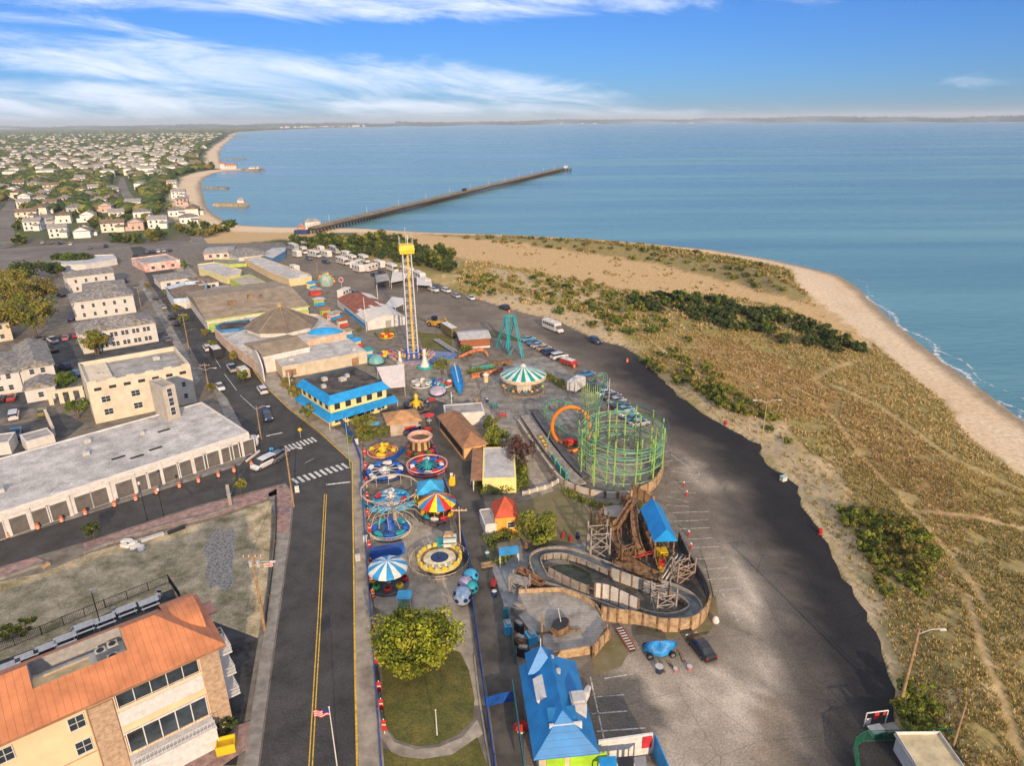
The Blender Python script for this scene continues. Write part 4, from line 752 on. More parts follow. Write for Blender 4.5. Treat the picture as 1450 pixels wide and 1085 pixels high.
# booths at the bottom edge
for i,(x0,x1,m,lb) in enumerate(((848,872,bluem2,'blue striped booth roof left of the bottom edge row'),(874,896,mk('awn_dark',(0.03,0.03,0.035)),'dark booth roof in the bottom edge row'),(898,914,mk('awn_grey',(0.30,0.30,0.32)),'grey booth roof in the bottom edge row'))):
    t=canopy('game_booth',lb,[(x0+2,1096),(x1+3,1094),(x1,1071),(x0,1073)],2.6,m,'booth'); t['group']='booths at the bottom edge'
a=G(846,1078);b_=G(922,1067); 
t=thing('booth_wall','white wall with red and blue flags behind the booths','wall',(a.x,a.y,0)); q=MB(); q.box(((b_-a).length/2,0,0),((b_-a).length,0.2,2.7)); q.build('panel',framew,t); t.rotation_euler=(0,0,math.atan2((b_-a).y,(b_-a).x))
q=MB(); q.box(((b_-a).length-0.6,-0.15,1.0),(1.0,0.06,1.5)); q.build('flag',mk('flag_red',(0.5,0.03,0.05)),t); q=MB(); q.box(((b_-a).length+0.2,-2.2,0.1),(0.1,4.2,2.6)); q.build('blue_tarp',bluem2,t)
# --- orange-roofed apartment building in the near left corner
E_=11.1; A=G(0,1055,E_);B=G(320,913,E_);K=G(277,842,E_); u_=(B-A);u_.z=0;u_.normalize();v_=Vector((-u_.y,u_.x,0))
D=abs((K-B).dot(v_)); Wd=42.0; c=B-u_*Wd/2+v_*D/2
t=thing('condo_building','cream and stone apartment building with an orange metal roof in the near left corner','apartments',(c.x,c.y,0),math.atan2(u_.y,u_.x)); W2=Wd/2; D2=D/2
stone=mk('stone_cladding',(0.50,0.36,0.24),0.9,scale=2.2,col2=(0.30,0.20,0.14),bump=0.5,bscale=4,stripes=(2,0.3,0.12,0.75)); cream2=mk('stucco_peach',(0.74,0.53,0.33),0.85,var=0.05,scale=0.4,bump=0.1)
ov=0.7; w1=W2-ov; d1=D2-ov
q=MB(); q.box((0,0,-0.2),(2*w1,2*d1,E_)); q.build('wall',cream2,t)
# roof: hip with a sunk mechanical deck
rise=3.0; wx0,wx1=None,None
def loc2(px,py,h=E_+1.2): 
    g=G(px,py,h)-c; return g.dot(u_),g.dot(v_)
hx=W2-D2*0.98; z0=E_; zr=E_+rise
x0,x1=loc2(45,965)[0],loc2(177,915)[0]; wy=D2*0.40; zw=E_+rise*(1-wy/D2)
q=MB()
V=[(-W2,-D2,z0),(W2,-D2,z0),(W2,D2,z0),(-W2,D2,z0),(hx,0,zr),(-W2,0,zr),
   (x0,-wy,zw),(x1,-wy,zw),(x1,wy,zw),(x0,wy,zw),(x1,0,zr),(x0,0,zr),(x0,-D2,z0),(x1,-D2,z0),(x0,D2,z0),(x1,D2,z0),(hx,-D2,z0),(hx,D2,z0)]
q.add(V,[(0,12,6,11,5),(12,13,7,6),(13,16,4,10,7),(16,1,4),(1,2,4),(2,17,4),(17,15,8,10,4),(15,14,9,8),(14,3,5,11,9)])
# rounded dormer roof on the east end
q2=MB(); q2.smooth=True; n_=10; v=[]
for j in range(2):
    for k in range(n_+1):
        a_=PI*k/n_; yy=1.2+3.2*math.cos(a_)*(-1); xx=(W2-0.9 if j==0 else hx+0.9); v.append((xx,yy,E_+0.2+1.9*math.sin(a_)))
q2.add(v,[(k+1,k,n_+1+k,n_+2+k) for k in range(n_)]); q2.add([v[k] for k in range(n_+1)],[tuple(range(n_+1))])
q.build('roof',orangeroof,t)
q2.build('roof_dormer',orangeroof,t)
q=MB(); q.add([(p[0],p[1],E_-0.05) for p in V[:4]],[(3,2,1,0)]); 
for (a_,b_) in ((0,1),(1,2),(2,3)): q.add([(*V[a_][:2],E_-0.3),(*V[b_][:2],E_-0.3),(*V[b_][:2],E_),(*V[a_][:2],E_)],[(0,1,2,3)])
q.build('soffit',mk('fascia_brown',(0.30,0.16,0.09)),t)
q=MB(); q.box(((x0+x1)/2,0,E_+0.1),(x1-x0,2*wy,0.06)); 
for (a_,b_) in (((x0,-wy),(x1,-wy)),((x1,-wy),(x1,wy)),((x1,wy),(x0,wy)),((x0,wy),(x0,-wy))): 
    q.add([(*a_,E_+0.1),(*b_,E_+0.1),(*b_,zw if True else 0),(*a_,zw)],[(0,1,2,3),(3,2,1,0)])
for xx,s in ((x0,1),(x1,-1)): q.add([(xx,-wy,zw),(xx,wy,zw),(xx,0,zr)],[(0,1,2),(2,1,0)])
q.build('roof_deck',framew,t)
q=MB(); xm=(x0+x1)/2; q.box((xm-1.5,-0.6,E_+0.16),(4.6,1.9,0.9)); q.build('penthouse',mk('deck_tan',(0.62,0.45,0.24)),t); q=MB(); q.box((xm-4.8,-0.3,E_+0.16),(2.4,1.9,0.6)); q.build('deck_box',mk('deck_brown',(0.35,0.18,0.10)),t)
for k,(a_,b_) in enumerate(((1.8,0.7),(2.9,1.0),(4.6,0.9),(4.3,-0.6),(2.6,-0.9),(3.4,-1.3))): q=MB(); q.box((0,0,0),(0.9,0.9,0.8)); q.mi=1; q.cyl((0,0,0.8),0.33,0.06,12); o=q.build('air_conditioner',[acm,dark],t); o.location=(xm+a_,b_,E_+0.16)
q=MB()  # stone base and piers on the front
q.box((-2,-d1-0.06,0),(2*w1-4.1,0.13,2.6)); q.box((w1-0.9,-d1-0.1,0),(1.8,0.22,E_-0.4)); q.box((w1-10.6,-d1-0.1,0),(2.0,0.22,E_-0.9)); q.build('stone_pier',stone,t)
q=MB(); q.box((w1-5.7,-d1-0.05,6.6),(7.6,0.12,1.7)); q.build('white_panel',framew,t); q=MB(); q.box((w1-5.7,-d1-0.9,2.6),(7.7,1.9,0.25)); q.box((w1-5.7,-d1-0.9,0.0),(7.6,1.7,2.6)); q.build('white_bay',framew,t)
for z_,h_g in ((8.9,1.5),(3.2,2.3)): q=MB(); q.box((w1-5.7,-d1-0.03,z_),(7.4,0.08,h_g)); q.build('bay_glazing',glass,t)
q=MB()
for k in range(6): q.box((w1-9.3+k*1.45,-d1-0.12,3.0),(0.1,0.12,2.6))
q.box((w1-5.7,-d1-0.12,5.6),(7.5,0.14,0.16)); q.build('bay_frame',framew,t); q=MB()
for k in range(6): q.box((w1-9.3+k*1.45,-d1-0.12,8.8),(0.08,0.1,1.7))
q.box((w1-5.7,-d1-0.13,8.7),(7.5,0.14,0.1)); q.build('bay_frame',framew,t)
q=MB(); q.box((w1-5.7,-d1-1.8,3.7),(7.6,0.06,0.06)); q.box((w1-5.7,-d1-1.8,3.0),(7.6,0.05,0.05))
for k in range(22): q.box((w1-9.4+k*0.354,-d1-1.8,2.85),(0.03,0.03,0.9))
q.build('balcony_rail',framew,t)
for z in (8.6,5.7): win(t,'f',w1-12.6,z,1.2,1.4,2*w1,2*d1,'wm')
for k,x_ in enumerate((18,24,30,34)):
    for z in (8.6,5.7,2.9): win(t,'f',w1-x_,z,1.2,1.4,2*w1,2*d1,'wm')
q=MB(); q.tube([(w1-11.7,-d1-0.12,E_-0.4),(w1-11.7,-d1-0.12,0.2)],0.06,6); q.build('downpipe',mk('pipe_tan',(0.5,0.33,0.2)),t)
q=MB(); q.box((-1,-d1-0.03,5.2),(2*w1-2-12,0.08,0.12)); q.build('string_course',stone,t)
for z in (2.8,5.6,8.4):   # east balconies
    q=MB(); q.box((w1+0.75,-1.6,z),(1.5,3.4,0.15)); q.box((w1+1.45,-1.6,z+0.95),(0.06,3.4,0.06))
    for k in range(12): q.box((w1+1.45,-3.2+k*0.29,z+0.15),(0.03,0.03,0.8))
    for yy in (-3.25,0.05): q.box((w1+0.75,yy,z+0.95),(1.5,0.06,0.06)); q.box((w1+0.75,yy,z+0.5),(1.5,0.04,0.04))
    q.build('balcony',framew,t); win(t,'r',-1.6,z+0.2,1.6,1.9,2*w1,2*d1,'wm')
q=MB(); q.box((w1+0.8,3.3,E_-1.2),(2.0,2.4,0.15)); q.build('side_awning',mk('awning_pink',(0.5,0.25,0.2)),t)
# walled terraces with white tables behind the building
fencem=flat('iron_black',(0.015,0.015,0.017),0.5)
for k,(px,py) in enumerate(((212,858),(180,868),(150,883),(120,893),(94,910),(66,924),(40,936),(14,950))):
    g=G(px,py); tb=thing('patio_table','white slatted patio table with benches on the terrace behind the orange-roofed building','table',g,t.rotation_euler.z,'patio tables behind the orange-roofed building'); q=MB()
    for j in range(5): q.box((0,-0.5+j*0.25,0.74),(2.4,0.2,0.05))
    q.build('tabletop',framew,tb)
    for sx_ in (-1,1): q=MB(); q.box((sx_*0.9,0,0),(0.08,0.8,0.74)); q.build('leg',framew,tb)
    for sy in (-1,1): q=MB(); q.box((0,sy*0.95,0.42),(2.2,0.3,0.05)); q.box((-0.9,sy*0.95,0),(0.06,0.25,0.42)); q.box((0.9,sy*0.95,0),(0.06,0.25,0.42)); q.build('bench',framew,tb)
    if k%2==0:
        g2=G(px+14,py-10); ch=thing('patio_chairs','stack of white patio chairs by the terrace rail','chairs',g2,0.4*k,'stacks of patio chairs'); q=MB()
        for s in range(3): q.box((0,0,0.4+0.18*s),(0.55,0.55,0.05)); q.box((0,0.26,0.45+0.18*s),(0.55,0.05,0.5))
        q.build('seat',framew,ch); q=MB()
        for sx_ in (-1,1):
            for sy in (-1,1): q.box((sx_*0.24,sy*0.24,0),(0.05,0.05,0.42))
        q.build('leg',framew,ch)
sheet('terrace_deck',[(245,835),(255,862),(130,930),(-20,985),(-60,960),(60,915),(150,870)],0.08,mk('deck_dark',(0.05,0.055,0.06),0.8,var=0.3))
def ironfence(name,label,pxs,h=1.3,mat=None,step=0.18,group=None,posts=2.2,z=0,cat='fence'):
    P=[Vector((p.x,p.y,0)) for p in GL(pxs)]; t=thing(name,label,cat,P[0],0,group); o_=P[0]; q=MB(); r=MB(); pp=MB(); m=mat or fencem
    for i in range(len(P)-1):
        a=P[i]-o_; b_=P[i+1]-o_; d=(b_-a); L_=d.length; an=math.atan2(d.y,d.x); cc=(a+b_)/2
        r.box((cc.x,cc.y,z+h-0.06),(L_,0.05,0.06),an); r.box((cc.x,cc.y,z+0.15),(L_,0.05,0.05),an)
        n_=int(L_/step)
        for k in range(n_): c_=a+d*(k+0.5)/n_; q.box((c_.x,c_.y,z+0.15),(0.03,0.03,h-0.2),an)
        n_=max(1,int(L_/posts))
        for k in range(n_+1): c_=a+d*k/n_; pp.box((c_.x,c_.y,z),(0.09,0.09,h+0.05),an)
    r.build('rail',m,t); q.build('bars',m,t); pp.build('post',m,t); return t
ironfence('iron_fence','black iron fence round the terrace behind the orange-roofed building',[(-60,948),(60,900),(150,862),(240,826),(256,850)],1.4)
# ---------------- vegetation
leafm=attr_mat('leaves',0.75,vscale=0.7,var=0.3,trans=0.35)
bark=mk('bark',(0.16,0.11,0.075),0.95,var=0.25,scale=3,bump=0.4)
def leafcloud(cents,rads,n_each,size,cols,rng,flat=0.75,grad=0.0):
    Vs=[];Cs=[]
    for c,r,col in zip(cents,rads,cols):
        n_=n_each; d=rng.normal(size=(n_,3)); d/=np.linalg.norm(d,axis=1)[:,None]; rr=r*(0.55+0.5*rng.rand(n_)**0.6); p=d*rr[:,None]; p[:,2]*=flat; p+=np.array(c)
        nrm=d+rng.normal(size=(n_,3))*0.55; nrm/=np.linalg.norm(nrm,axis=1)[:,None]
        a=np.cross(nrm,rng.normal(size=(n_,3))); a/=np.linalg.norm(a,axis=1)[:,None]; b_=np.cross(nrm,a); s=size*(0.6+0.8*rng.rand(n_))[:,None]
        q=np.stack([p-a*s-b_*s*0.6,p+a*s*0.9-b_*s*0.5,p+a*s+b_*s*0.7,p-a*s*0.7+b_*s*0.6],1); Vs.append(q.reshape(-1,3))
        cc=np.array(col)[None,:]*(0.72+0.56*rng.rand(n_,1)); Cs.append(np.repeat(cc,4,0))
    V=np.concatenate(Vs); C=np.clip(np.concatenate(Cs),0,1); F=np.arange(len(V)).reshape(-1,4); return V,F,C
def tree(name,label,cat,loc,h,r,pal,seed,n=45,each=60,leaf=0.25,trunk=0.32,group=None,flat=0.8,shape=1.0,low=0.28,multi=1):
    rng=np.random.RandomState(seed); t=thing(name,label,cat,loc,rng.rand()*6.28,group)
    cz=h*(1+low)/2; rz_=h*(1-low)/2; cents=[];rads=[];cols=[]
    for i in range(n):
        d=rng.normal(size=3); d/=np.linalg.norm(d); k=0.25+0.68*rng.rand()**0.5; wob=1+0.22*math.sin(3*math.atan2(d[1],d[0])+seed)+0.1*math.sin(7*math.atan2(d[1],d[0]))
        p=np.array([d[0]*r*k*wob,d[1]*r*k*wob,cz+d[2]*rz_*k]); 
        if shape!=1: f_=(p[2]-h*low)/(h*(1-low)); p[:2]*=max(0.25,1-f_*(1-shape))
        cents.append(p); rads.append(r*(0.17+0.15*rng.rand())); cols.append(pal[rng.randint(len(pal))])
    V,F,C=leafcloud(cents,rads,each,leaf,cols,rng,flat); npmesh('crown',V,F,leafm,C,parent=t)
    q=MB(); q.smooth=True
    for m in range(multi):
        ox=0 if multi==1 else math.cos(m*2.1)*0.3; oy=0 if multi==1 else math.sin(m*2.1)*0.3
        q.tube([(ox,oy,-0.3),(ox*1.4+0.05*h*rng.randn()*0.3,oy*1.4,h*low*0.7),(ox*2.4+0.1,oy*2.4,h*0.5),(ox*3,oy*3,h*0.8)],[trunk,trunk*0.75,trunk*0.5,trunk*0.12],7)
    for i in range(min(12,n//4)):
        c=cents[i*3%n]; z0=h*(low*0.7+0.3*rng.rand()*0.8); q.tube([(0,0,z0),((c[0])*0.5,(c[1])*0.5,(z0+c[2])/2+0.1*h*0.3),(c[0],c[1],c[2])],[trunk*0.4,trunk*0.25,trunk*0.06],5)
    q.build('trunk',bark,t); return t
OL=[(0.27,0.28,0.045),(0.19,0.215,0.04),(0.31,0.29,0.05),(0.13,0.155,0.03)]; DG=[(0.065,0.10,0.03),(0.085,0.12,0.035),(0.05,0.08,0.027),(0.12,0.145,0.035)]
GN=[(0.13,0.19,0.035),(0.18,0.24,0.035),(0.09,0.14,0.03)]; AU=[(0.30,0.24,0.045),(0.24,0.23,0.04),(0.28,0.26,0.045),(0.15,0.17,0.035)]
YG=[(0.24,0.28,0.04),(0.17,0.22,0.035),(0.28,0.30,0.05)]; PU=[(0.10,0.045,0.05),(0.14,0.06,0.055),(0.08,0.05,0.04)]; BRN=[(0.27,0.21,0.06),(0.32,0.26,0.08),(0.20,0.18,0.05)]
tree('broad_tree','large yellow-green tree at the north end of the lawn, between the two blue fences','tree',G(589,944),6.6,4.8,[(0.34,0.37,0.03),(0.26,0.29,0.03),(0.40,0.38,0.045),(0.17,0.21,0.025),(0.12,0.15,0.02)],1,n=120,each=105,leaf=0.15,trunk=0.3,low=0.14)
tree('round_tree','round bright green tree between the orange kiosk and the wooden flume','tree',G(764,771),5.4,3.1,YG+OL,2,n=55,each=80,leaf=0.15,low=0.15)
tree('street_tree','small round tree in the pink pavement, nearest the shaded vacant lot','tree',G(134,767),3.4,1.35,DG+OL,3,n=22,each=45,leaf=0.12,trunk=0.08,group='young street trees')
tree('street_tree','small round tree on the pink pavement close to the junction','tree',G(342,700),3.4,1.3,OL,4,n=22,each=45,leaf=0.12,trunk=0.08,group='young street trees')
tree('courtyard_tree','green tree in the courtyard left of the hotel, nearest the arched wall','tree',G(112,592),4.5,2.2,GN,5,n=26,each=50,leaf=0.16)
tree('courtyard_tree','green tree beside parked cars and the gabled house','tree',G(95,556),5.0,3.0,GN,6,n=34,each=50,leaf=0.18)
tree('autumn_tree','yellow-brown tree behind the hotel in front of the two-gable block','tree',G(138,503),7.0,3.8,AU,7,n=40,each=55,leaf=0.2,multi=3)
for i,(px,py,h,r,pl,lb) in enumerate(((52,478,13,7.5,AU,'tallest olive-brown tree at the left, its trunk by the parked cars'),(22,445,12,7,BRN+AU,'broad olive tree left of the tallest one'),(18,420,10,7,AU,'olive tree at the left edge behind the others'),(62,430,9,5,BRN,'smaller olive tree behind the tallest tree'),(40,402,9,6.5,DG,'dark green tree top of the left grove'),(8,478,8,5,BRN,'low brownish tree against the left picture edge'),(80,392,6,4,DG,'dark low tree beside the furthest apartment block'),(100,375,5,4,GN,'green bushy tree beyond the furthest apartment block'),(118,374,5,4,DG,'dark bushy tree right of the far green one'),(85,375,5,3,DG,'dark small tree left of the far green one'))):
    tree('grove_tree',lb,'tree',G(px,py),h,r,pl,20+i,n=55,each=50,leaf=0.3,trunk=0.4,group='trees of the left grove')
tree('purple_tree','purple-leaved tree behind the white-roofed yellow building','tree',G(738,662),6.0,3.5,PU+[(0.2,0.12,0.09)],8,n=40,each=40,leaf=0.16)
tree('garden_tree','bright yellow-green tree beside the brown-roofed snack bar','tree',G(703,634),4.0,3.0,YG,9,n=32,each=55,leaf=0.16,low=0.05)
tree('garden_tree','small olive tree behind the brown-roofed snack bar','tree',G(697,612),3.5,2.0,OL,10,n=22,each=45,leaf=0.16,low=0.05)
tree('garden_tree','orange-tinted tree on the bank beside the yellow corner building','tree',G(515,612),4.0,2.8,AU+OL,11,n=36,each=55,leaf=0.16,low=0.05)
tree('plaza_tree','small olive tree in a round bed near the white tower','tree',G(627,530),4.2,2.2,OL,12,n=24,each=50,leaf=0.16,low=0.35)
tree('plaza_tree','green tree in front of the red-brown workshop','tree',G(662,504),3.4,2.0,GN,13,n=24,each=45,leaf=0.16,low=0.1)
for i,(px,py,h,lb) in enumerate(((421,573,5.0,'street tree by the dark trunk next to the games hall'),(436,596,3.8,'street tree in front of the yellow corner building'),(409,560,4.6,'street tree beside the white curved facade'),(345,540,3.0,'low street tree behind the tan box trailer'),(330,512,3.0,'street tree beside the black box trailer'),(300,494,2.8,'street tree across from the white parked car'),(292,478,3,'street tree by the painted hall gable'),(262,462,4,'slim street tree beside the tan hall'),(252,445,3.5,'street tree near the black parked cars'),(237,420,3,'yellowish street tree in front of the striped shop'),(210,410,3,'street tree at the upper avenue'),(262,385,5,'round green tree beside the pink-painted shop'),(299,556,2.5,'low shrub-like tree beside the hotel utility pole'))):
    tree('street_tree',lb,'tree',G(px,py),h,h*0.42,[AU,OL,BRN,GN][i%4],40+i,n=20,each=40,leaf=0.16,trunk=0.1,group='street trees of the upper avenue')
def hedge(label,pxs,wid,h,pal,seed,name='hedge'):
    P=[p for p in GL(pxs)]; rng=np.random.RandomState(seed); t=thing(name,label,'hedge',P[0]); cents=[];rads=[];cols=[]
    for i in range(len(P)-1):
        d=P[i+1]-P[i]; n_=int(d.length/0.5)+1
        for k in range(n_):
            p=P[i]+d*(k/n_)-P[0]; 
            for m in range(3): cents.append((p.x+rng.randn()*wid*0.3,p.y+rng.randn()*wid*0.3,h*(0.25+0.6*rng.rand()))); rads.append(0.5+0.25*rng.rand()); cols.append(pal[rng.randint(len(pal))])
    V,F,C=leafcloud(cents,rads,26,0.12,cols,rng,0.9); npmesh('foliage',V,F,leafm,C,parent=t); return t
hedge('bright green hedge wrapping the front of the white-roofed yellow building',[(686,702),(700,699),(720,697),(738,690),(744,675),(736,666)],1.5,1.7,YG+GN,60)
hedge('low green planting on the bank beside the blue fence corner',[(500,627),(520,622),(545,614),(560,606)],1.6,1.3,OL+YG,61)
hedge('green hedge behind the swing carousel near the car park',[(772,533),(785,541),(800,551)],1.8,1.3,GN+OL,62)
hedge('green hedge in front of the orange fibreglass ride',[(664,529),(680,524),(700,521)],1.2,0.8,YG+OL,63)
hedge('leafy planting beside the orange kiosk',[(694,776),(700,764),(715,760),(730,766)],1.4,1.2,OL+GN,64)
hedge('green verge of the coaster yard',[(800,700),(830,712),(860,722),(920,718)],1.4,0.5,OL,65)
hedge('small green island bed by the bench canopy',[(703,798),(712,794),(722,789)],0.9,0.5,YG,66)
hedge('low yellow-green planting beside the plaza teacups',[(595,548),(608,543),(614,538)],0.8,0.7,YG,67)
for i,(px,py) in enumerate(((12,905),(38,898),(322,1040))): tree('shrub',['leafy shrub at the left edge behind the terrace','palm-like shrub behind the terrace fence','dark round shrub at the foot of the orange-roofed building'][i],'shrub',G(px,py),2.2,1.3,[OL,OL,DG][i],70+i,n=16,each=45,leaf=0.12,trunk=0.08,low=0.0)
# wild shrubs: prototypes, then copies
def protos(name,pal_list,h,r,n,each,leaf,lab,cat,low,shape=1.0,seed0=200):
    return [tree(name,lab,cat,(0,0,-500),h*(0.85+0.3*(i%3)/2),r,pal_list[i%len(pal_list)],seed0+i,n=n,each=each,leaf=leaf,trunk=0.09*h/3,low=low,shape=shape) for i in range(len(pal_list))]
def scatter_poly(pxs,n,seed,mind,world=False):
    P=GL(pxs) if not world else pxs; xs=[p[0] for p in P]; ys=[p[1] for p in P]; r_=random.Random(seed); out=[]; tries=0
    while len(out)<n and tries<n*60:
        tries+=1; x_=r_.uniform(min(xs),max(xs)); y_=r_.uniform(min(ys),max(ys))
        if not inpoly(np.array([x_]),np.array([y_]),[(p[0],p[1]) for p in P])[0]: continue
        if any((x_-a)**2+(y_-b_)**2<mind*mind for a,b_ in out): continue
        out.append((x_,y_))
    return out
def spread(ps,pts,lab,group,smin,smax,seed):
    r_=random.Random(seed); hs=ground_h(np.array([p[0] for p in pts]),np.array([p[1] for p in pts]))[0]
    for k,(x_,y_) in enumerate(pts):
        p=ps[r_.randrange(len(ps))]; s=r_.uniform(smin,smax)
        if p.location.z<-100: p.location=(x_,y_,float(hs[k])-0.1); p.scale=(s,s,s); p['label']=lab; p['group']=group; continue
        dup(p,(x_,y_,float(hs[k])-0.1),r_.uniform(0,6.28),lab,group,(s,s,s*r_.uniform(0.8,1.15)))
sp=protos('cedar_shrub',[DG,DG,DG+GN,DG,DG+[(0.1,0.1,0.04)]],3.2,2.1,26,45,0.22,'x','shrub',0.0)
spread(sp,scatter_poly([(895,424),(960,430),(1000,432),(1060,444),(1110,458),(1160,474),(1222,494),(1230,507),(1180,508),(1100,494),(1050,482),(990,466),(930,452),(890,438)],70,5,3.0),'dark green cedar shrub in the dense thicket between the dune trails and the beach','cedar thicket shrubs',0.75,1.25,6)
sp=protos('windbreak_tree',[DG,GN+DG,DG+OL,DG],5.6,3.3,34,50,0.3,'x','tree',0.05,seed0=230)
spread(sp,scatter_poly([(405,342),(440,342),(500,345),(560,350),(590,356),(640,372),(640,394),(587,383),(533,372),(497,364),(441,354)],60,7,4.6),'dark green tree in the windbreak between the trailers and the sand','windbreak trees behind the trailers',0.7,1.2,8)
sp=protos('dune_shrub',[GN,OL,DG+OL,BRN,OL+YG],1.9,1.5,16,34,0.16,'x','shrub',0.0,seed0=260)
pts=scatter_poly([(640,392),(700,398),(760,402),(850,418),(890,440),(950,462),(930,485),(900,490),(840,470),(780,448),(720,432),(660,416)],85,9,2.6)+scatter_poly([(905,505),(950,505),(1010,540),(1060,575),(1095,608),(1130,645),(1100,640),(1050,600),(980,560),(930,535)],32,10,2.4)
pts+=scatter_poly([(760,395),(860,405),(900,440),(950,470),(1000,490),(950,500),(880,470),(800,430)],30,11,3)
spread(sp,pts,'green and olive scrub bush on the rough ground along the car park edge','scrub bushes along the car park',0.6,1.35,12)
sp=protos('verge_shrub',[YG+OL,OL+YG,OL+BRN],2.0,1.8,24,75,0.12,'x','shrub',0.0,seed0=280)
pts=scatter_poly([(1195,735),(1240,740),(1310,770),(1330,820),(1300,850),(1250,850),(1225,810)],26,13,1.9)+scatter_poly([(1280,985),(1320,1000),(1330,1050),(1290,1060)],5,14,1.8)+[tuple(G(a,b_)[:2]) for a,b_ in ((1040,592),(1055,598),(1078,603),(1020,583),(985,560),(1008,574))]
spread(sp,pts,'yellow-green bush in the clump beside the fresh black asphalt','bushes beside the black asphalt',0.6,1.25,15)
sp=protos('beach_ridge_shrub',[OL,BRN,OL+DG],1.3,1.6,14,30,0.2,'x','shrub',0.0,seed0=290)
pts=scatter_poly([(600,333),(740,342),(860,352),(960,362),(1060,377),(1110,393),(1148,426),(1100,420),(1040,400),(960,380),(860,362),(740,348)],90,16,4.5)
spread(sp,pts,'low olive bush on the grassy ridge between the bare sand field and the beach','bushes on the beach ridge',0.7,1.4,17)
# dune grass: one countless cover
rng=np.random.RandomState(99)
def grassfield(xr,yr_,dens,seed,bl,hh,ww):
    rng=np.random.RandomState(seed); n_=int((xr[1]-xr[0])*(yr_[1]-yr_[0])*dens); x_=rng.uniform(*xr,n_); y_=rng.uniform(*yr_,n_)
    px=np.abs(x_)/np.maximum(y_,1); k=px<1.2; x_,y_=x_[k],y_[k]
    h_,sd_,side_,fl_,fd_,dp_,pk_=ground_h(x_,y_); nb=fbm(x_,y_,3.5,5); na=fbm(x_,y_,14,3); nc_=fbm(x_,y_,7,21)
    dens_=np.clip((nb-0.36)*5+0.5,0,1); ib_=inpoly(x_,y_,[(q.x,q.y) for q in bp_]); 
    ok=side_&(dp_>1.2)&~ib_&(sd_>12)&~pk_
    dens_=np.where(fl_,dens_*np.clip((nc_-0.56)*2,0,0.3),dens_)
    for p in sandy: dens_=np.where(inpoly(x_,y_,[(q.x,q.y) for q in p]),dens_*0.22,dens_)
    for p,wd in trails: dens_=dens_*(pldist(x_,y_,p)>wd*0.6)
    ok&=rng.rand(len(x_))<dens_; x_,y_,h_,na,nc_=x_[ok],y_[ok],h_[ok],na[ok],nc_[ok]; m=len(x_)
    pal=np.array([(0.45,0.335,0.13),(0.36,0.28,0.10),(0.235,0.215,0.07),(0.53,0.40,0.20),(0.36,0.235,0.10)])
    w_=np.stack([np.clip(nc_*2-0.4,0.05,1),np.full(m,0.5),np.clip(1.6-na*2.6,0.05,1),np.clip(na-0.3,0.05,1),np.clip(nc_-0.45,0.02,1)*0.9],1); br=inpoly(x_,y_,[(q.x,q.y) for q in brown])|inpoly(x_,y_,[(q.x,q.y) for q in brown2]); w_[:,4]+=br*0.8; w_/=w_.sum(1)[:,None]; cs=w_.cumsum(1); pick=(rng.rand(m)[:,None]>cs).sum(1).clip(0,4)
    col=pal[pick]*(0.85+0.3*rng.rand(m,1)); s=(0.6+0.8*rng.rand(m))
    B=[];Cc=[]
    for b in range(bl):
        a=rng.rand(m)*6.283; lean=0.35+0.5*rng.rand(m); ca,sa=np.cos(a),np.sin(a); r0=0.12*s
        bx=x_+ca*r0; by=y_+sa*r0; tx=bx+ca*hh*s*lean; ty=by+sa*hh*s*lean; tz=h_+hh*s*(0.75+0.5*rng.rand(m))
        q=np.stack([np.stack([bx-sa*ww*s,by+ca*ww*s,h_-0.06],1),np.stack([bx+sa*ww*s,by-ca*ww*s,h_-0.06],1),np.stack([tx+sa*ww*0.35*s,ty-ca*ww*0.35*s,tz],1),np.stack([tx-sa*ww*0.35*s,ty+ca*ww*0.35*s,tz],1)],1); B.append(q.reshape(-1,3)); Cc.append(np.repeat(col*(0.85+0.3*rng.rand(m,1)),4,0))
    return np.concatenate(B),np.concatenate(Cc)
Vs=[];Cs=[]
for a in (((20,125),(44,110),10.5,1,5,0.27,0.065),((20,260),(110,190),4.2,2,4,0.34,0.11),((-20,300),(190,400),0.5,3,5,0.7,0.30)):
    v_,c_=grassfield(*a); Vs.append(v_); Cs.append(c_)
V=np.concatenate(Vs); C=np.concatenate(Cs); o=npmesh('dune_grass',V,np.arange(len(V)).reshape(-1,4),attr_mat('grass_blades',0.85,vscale=0.8,var=0.15,trans=0.25),C); tag(o,kind='stuff')
print('GRASS quads',len(V)//4)
# ---------------- suburb
def simple_house(seed,w_,d_,h,wall,roofm,two=True):
    r_=random.Random(seed); t=thing('suburban_house','x','house',(0,0,-500)); q=MB(); q.box((0,0,-0.3),(w_,d_,h+0.3)); q.box((w_*0.3,-d_*0.5-1.2,-0.3),(w_*0.35,2.6,h*0.6)); gable_fill(q,w_,d_,h,2.2,'x'); q.build('wall',wall,t)
    q=MB(); hiproof(q,w_,d_,h,2.2,0.45,gable=(seed%2==0)); q.add([(w_*0.1,-d_*0.5-2.8,h*0.6),(w_*0.5,-d_*0.5-2.8,h*0.6),(w_*0.5,-d_*0.5,h*0.78),(w_*0.1,-d_*0.5,h*0.78)],[(0,1,2,3)]); q.build('roof',roofm,t)
    q=MB(); q.box((-w_*0.2,0.8,h+0.8),(0.8,0.8,2.0)); q.build('chimney',mk('brick_ch',(0.3,0.15,0.1)),t)
    for fl_ in range(2 if two else 1):
        for k in range(3): win(t,'f',-w_*0.33+k*w_*0.3,1.0+fl_*2.7,1.0,1.3,w_,d_,'dm')
    for k in range(2): win(t,'r',-d_*0.2+k*d_*0.4,1.2,0.9,1.2,w_,d_,'dm')
    return t
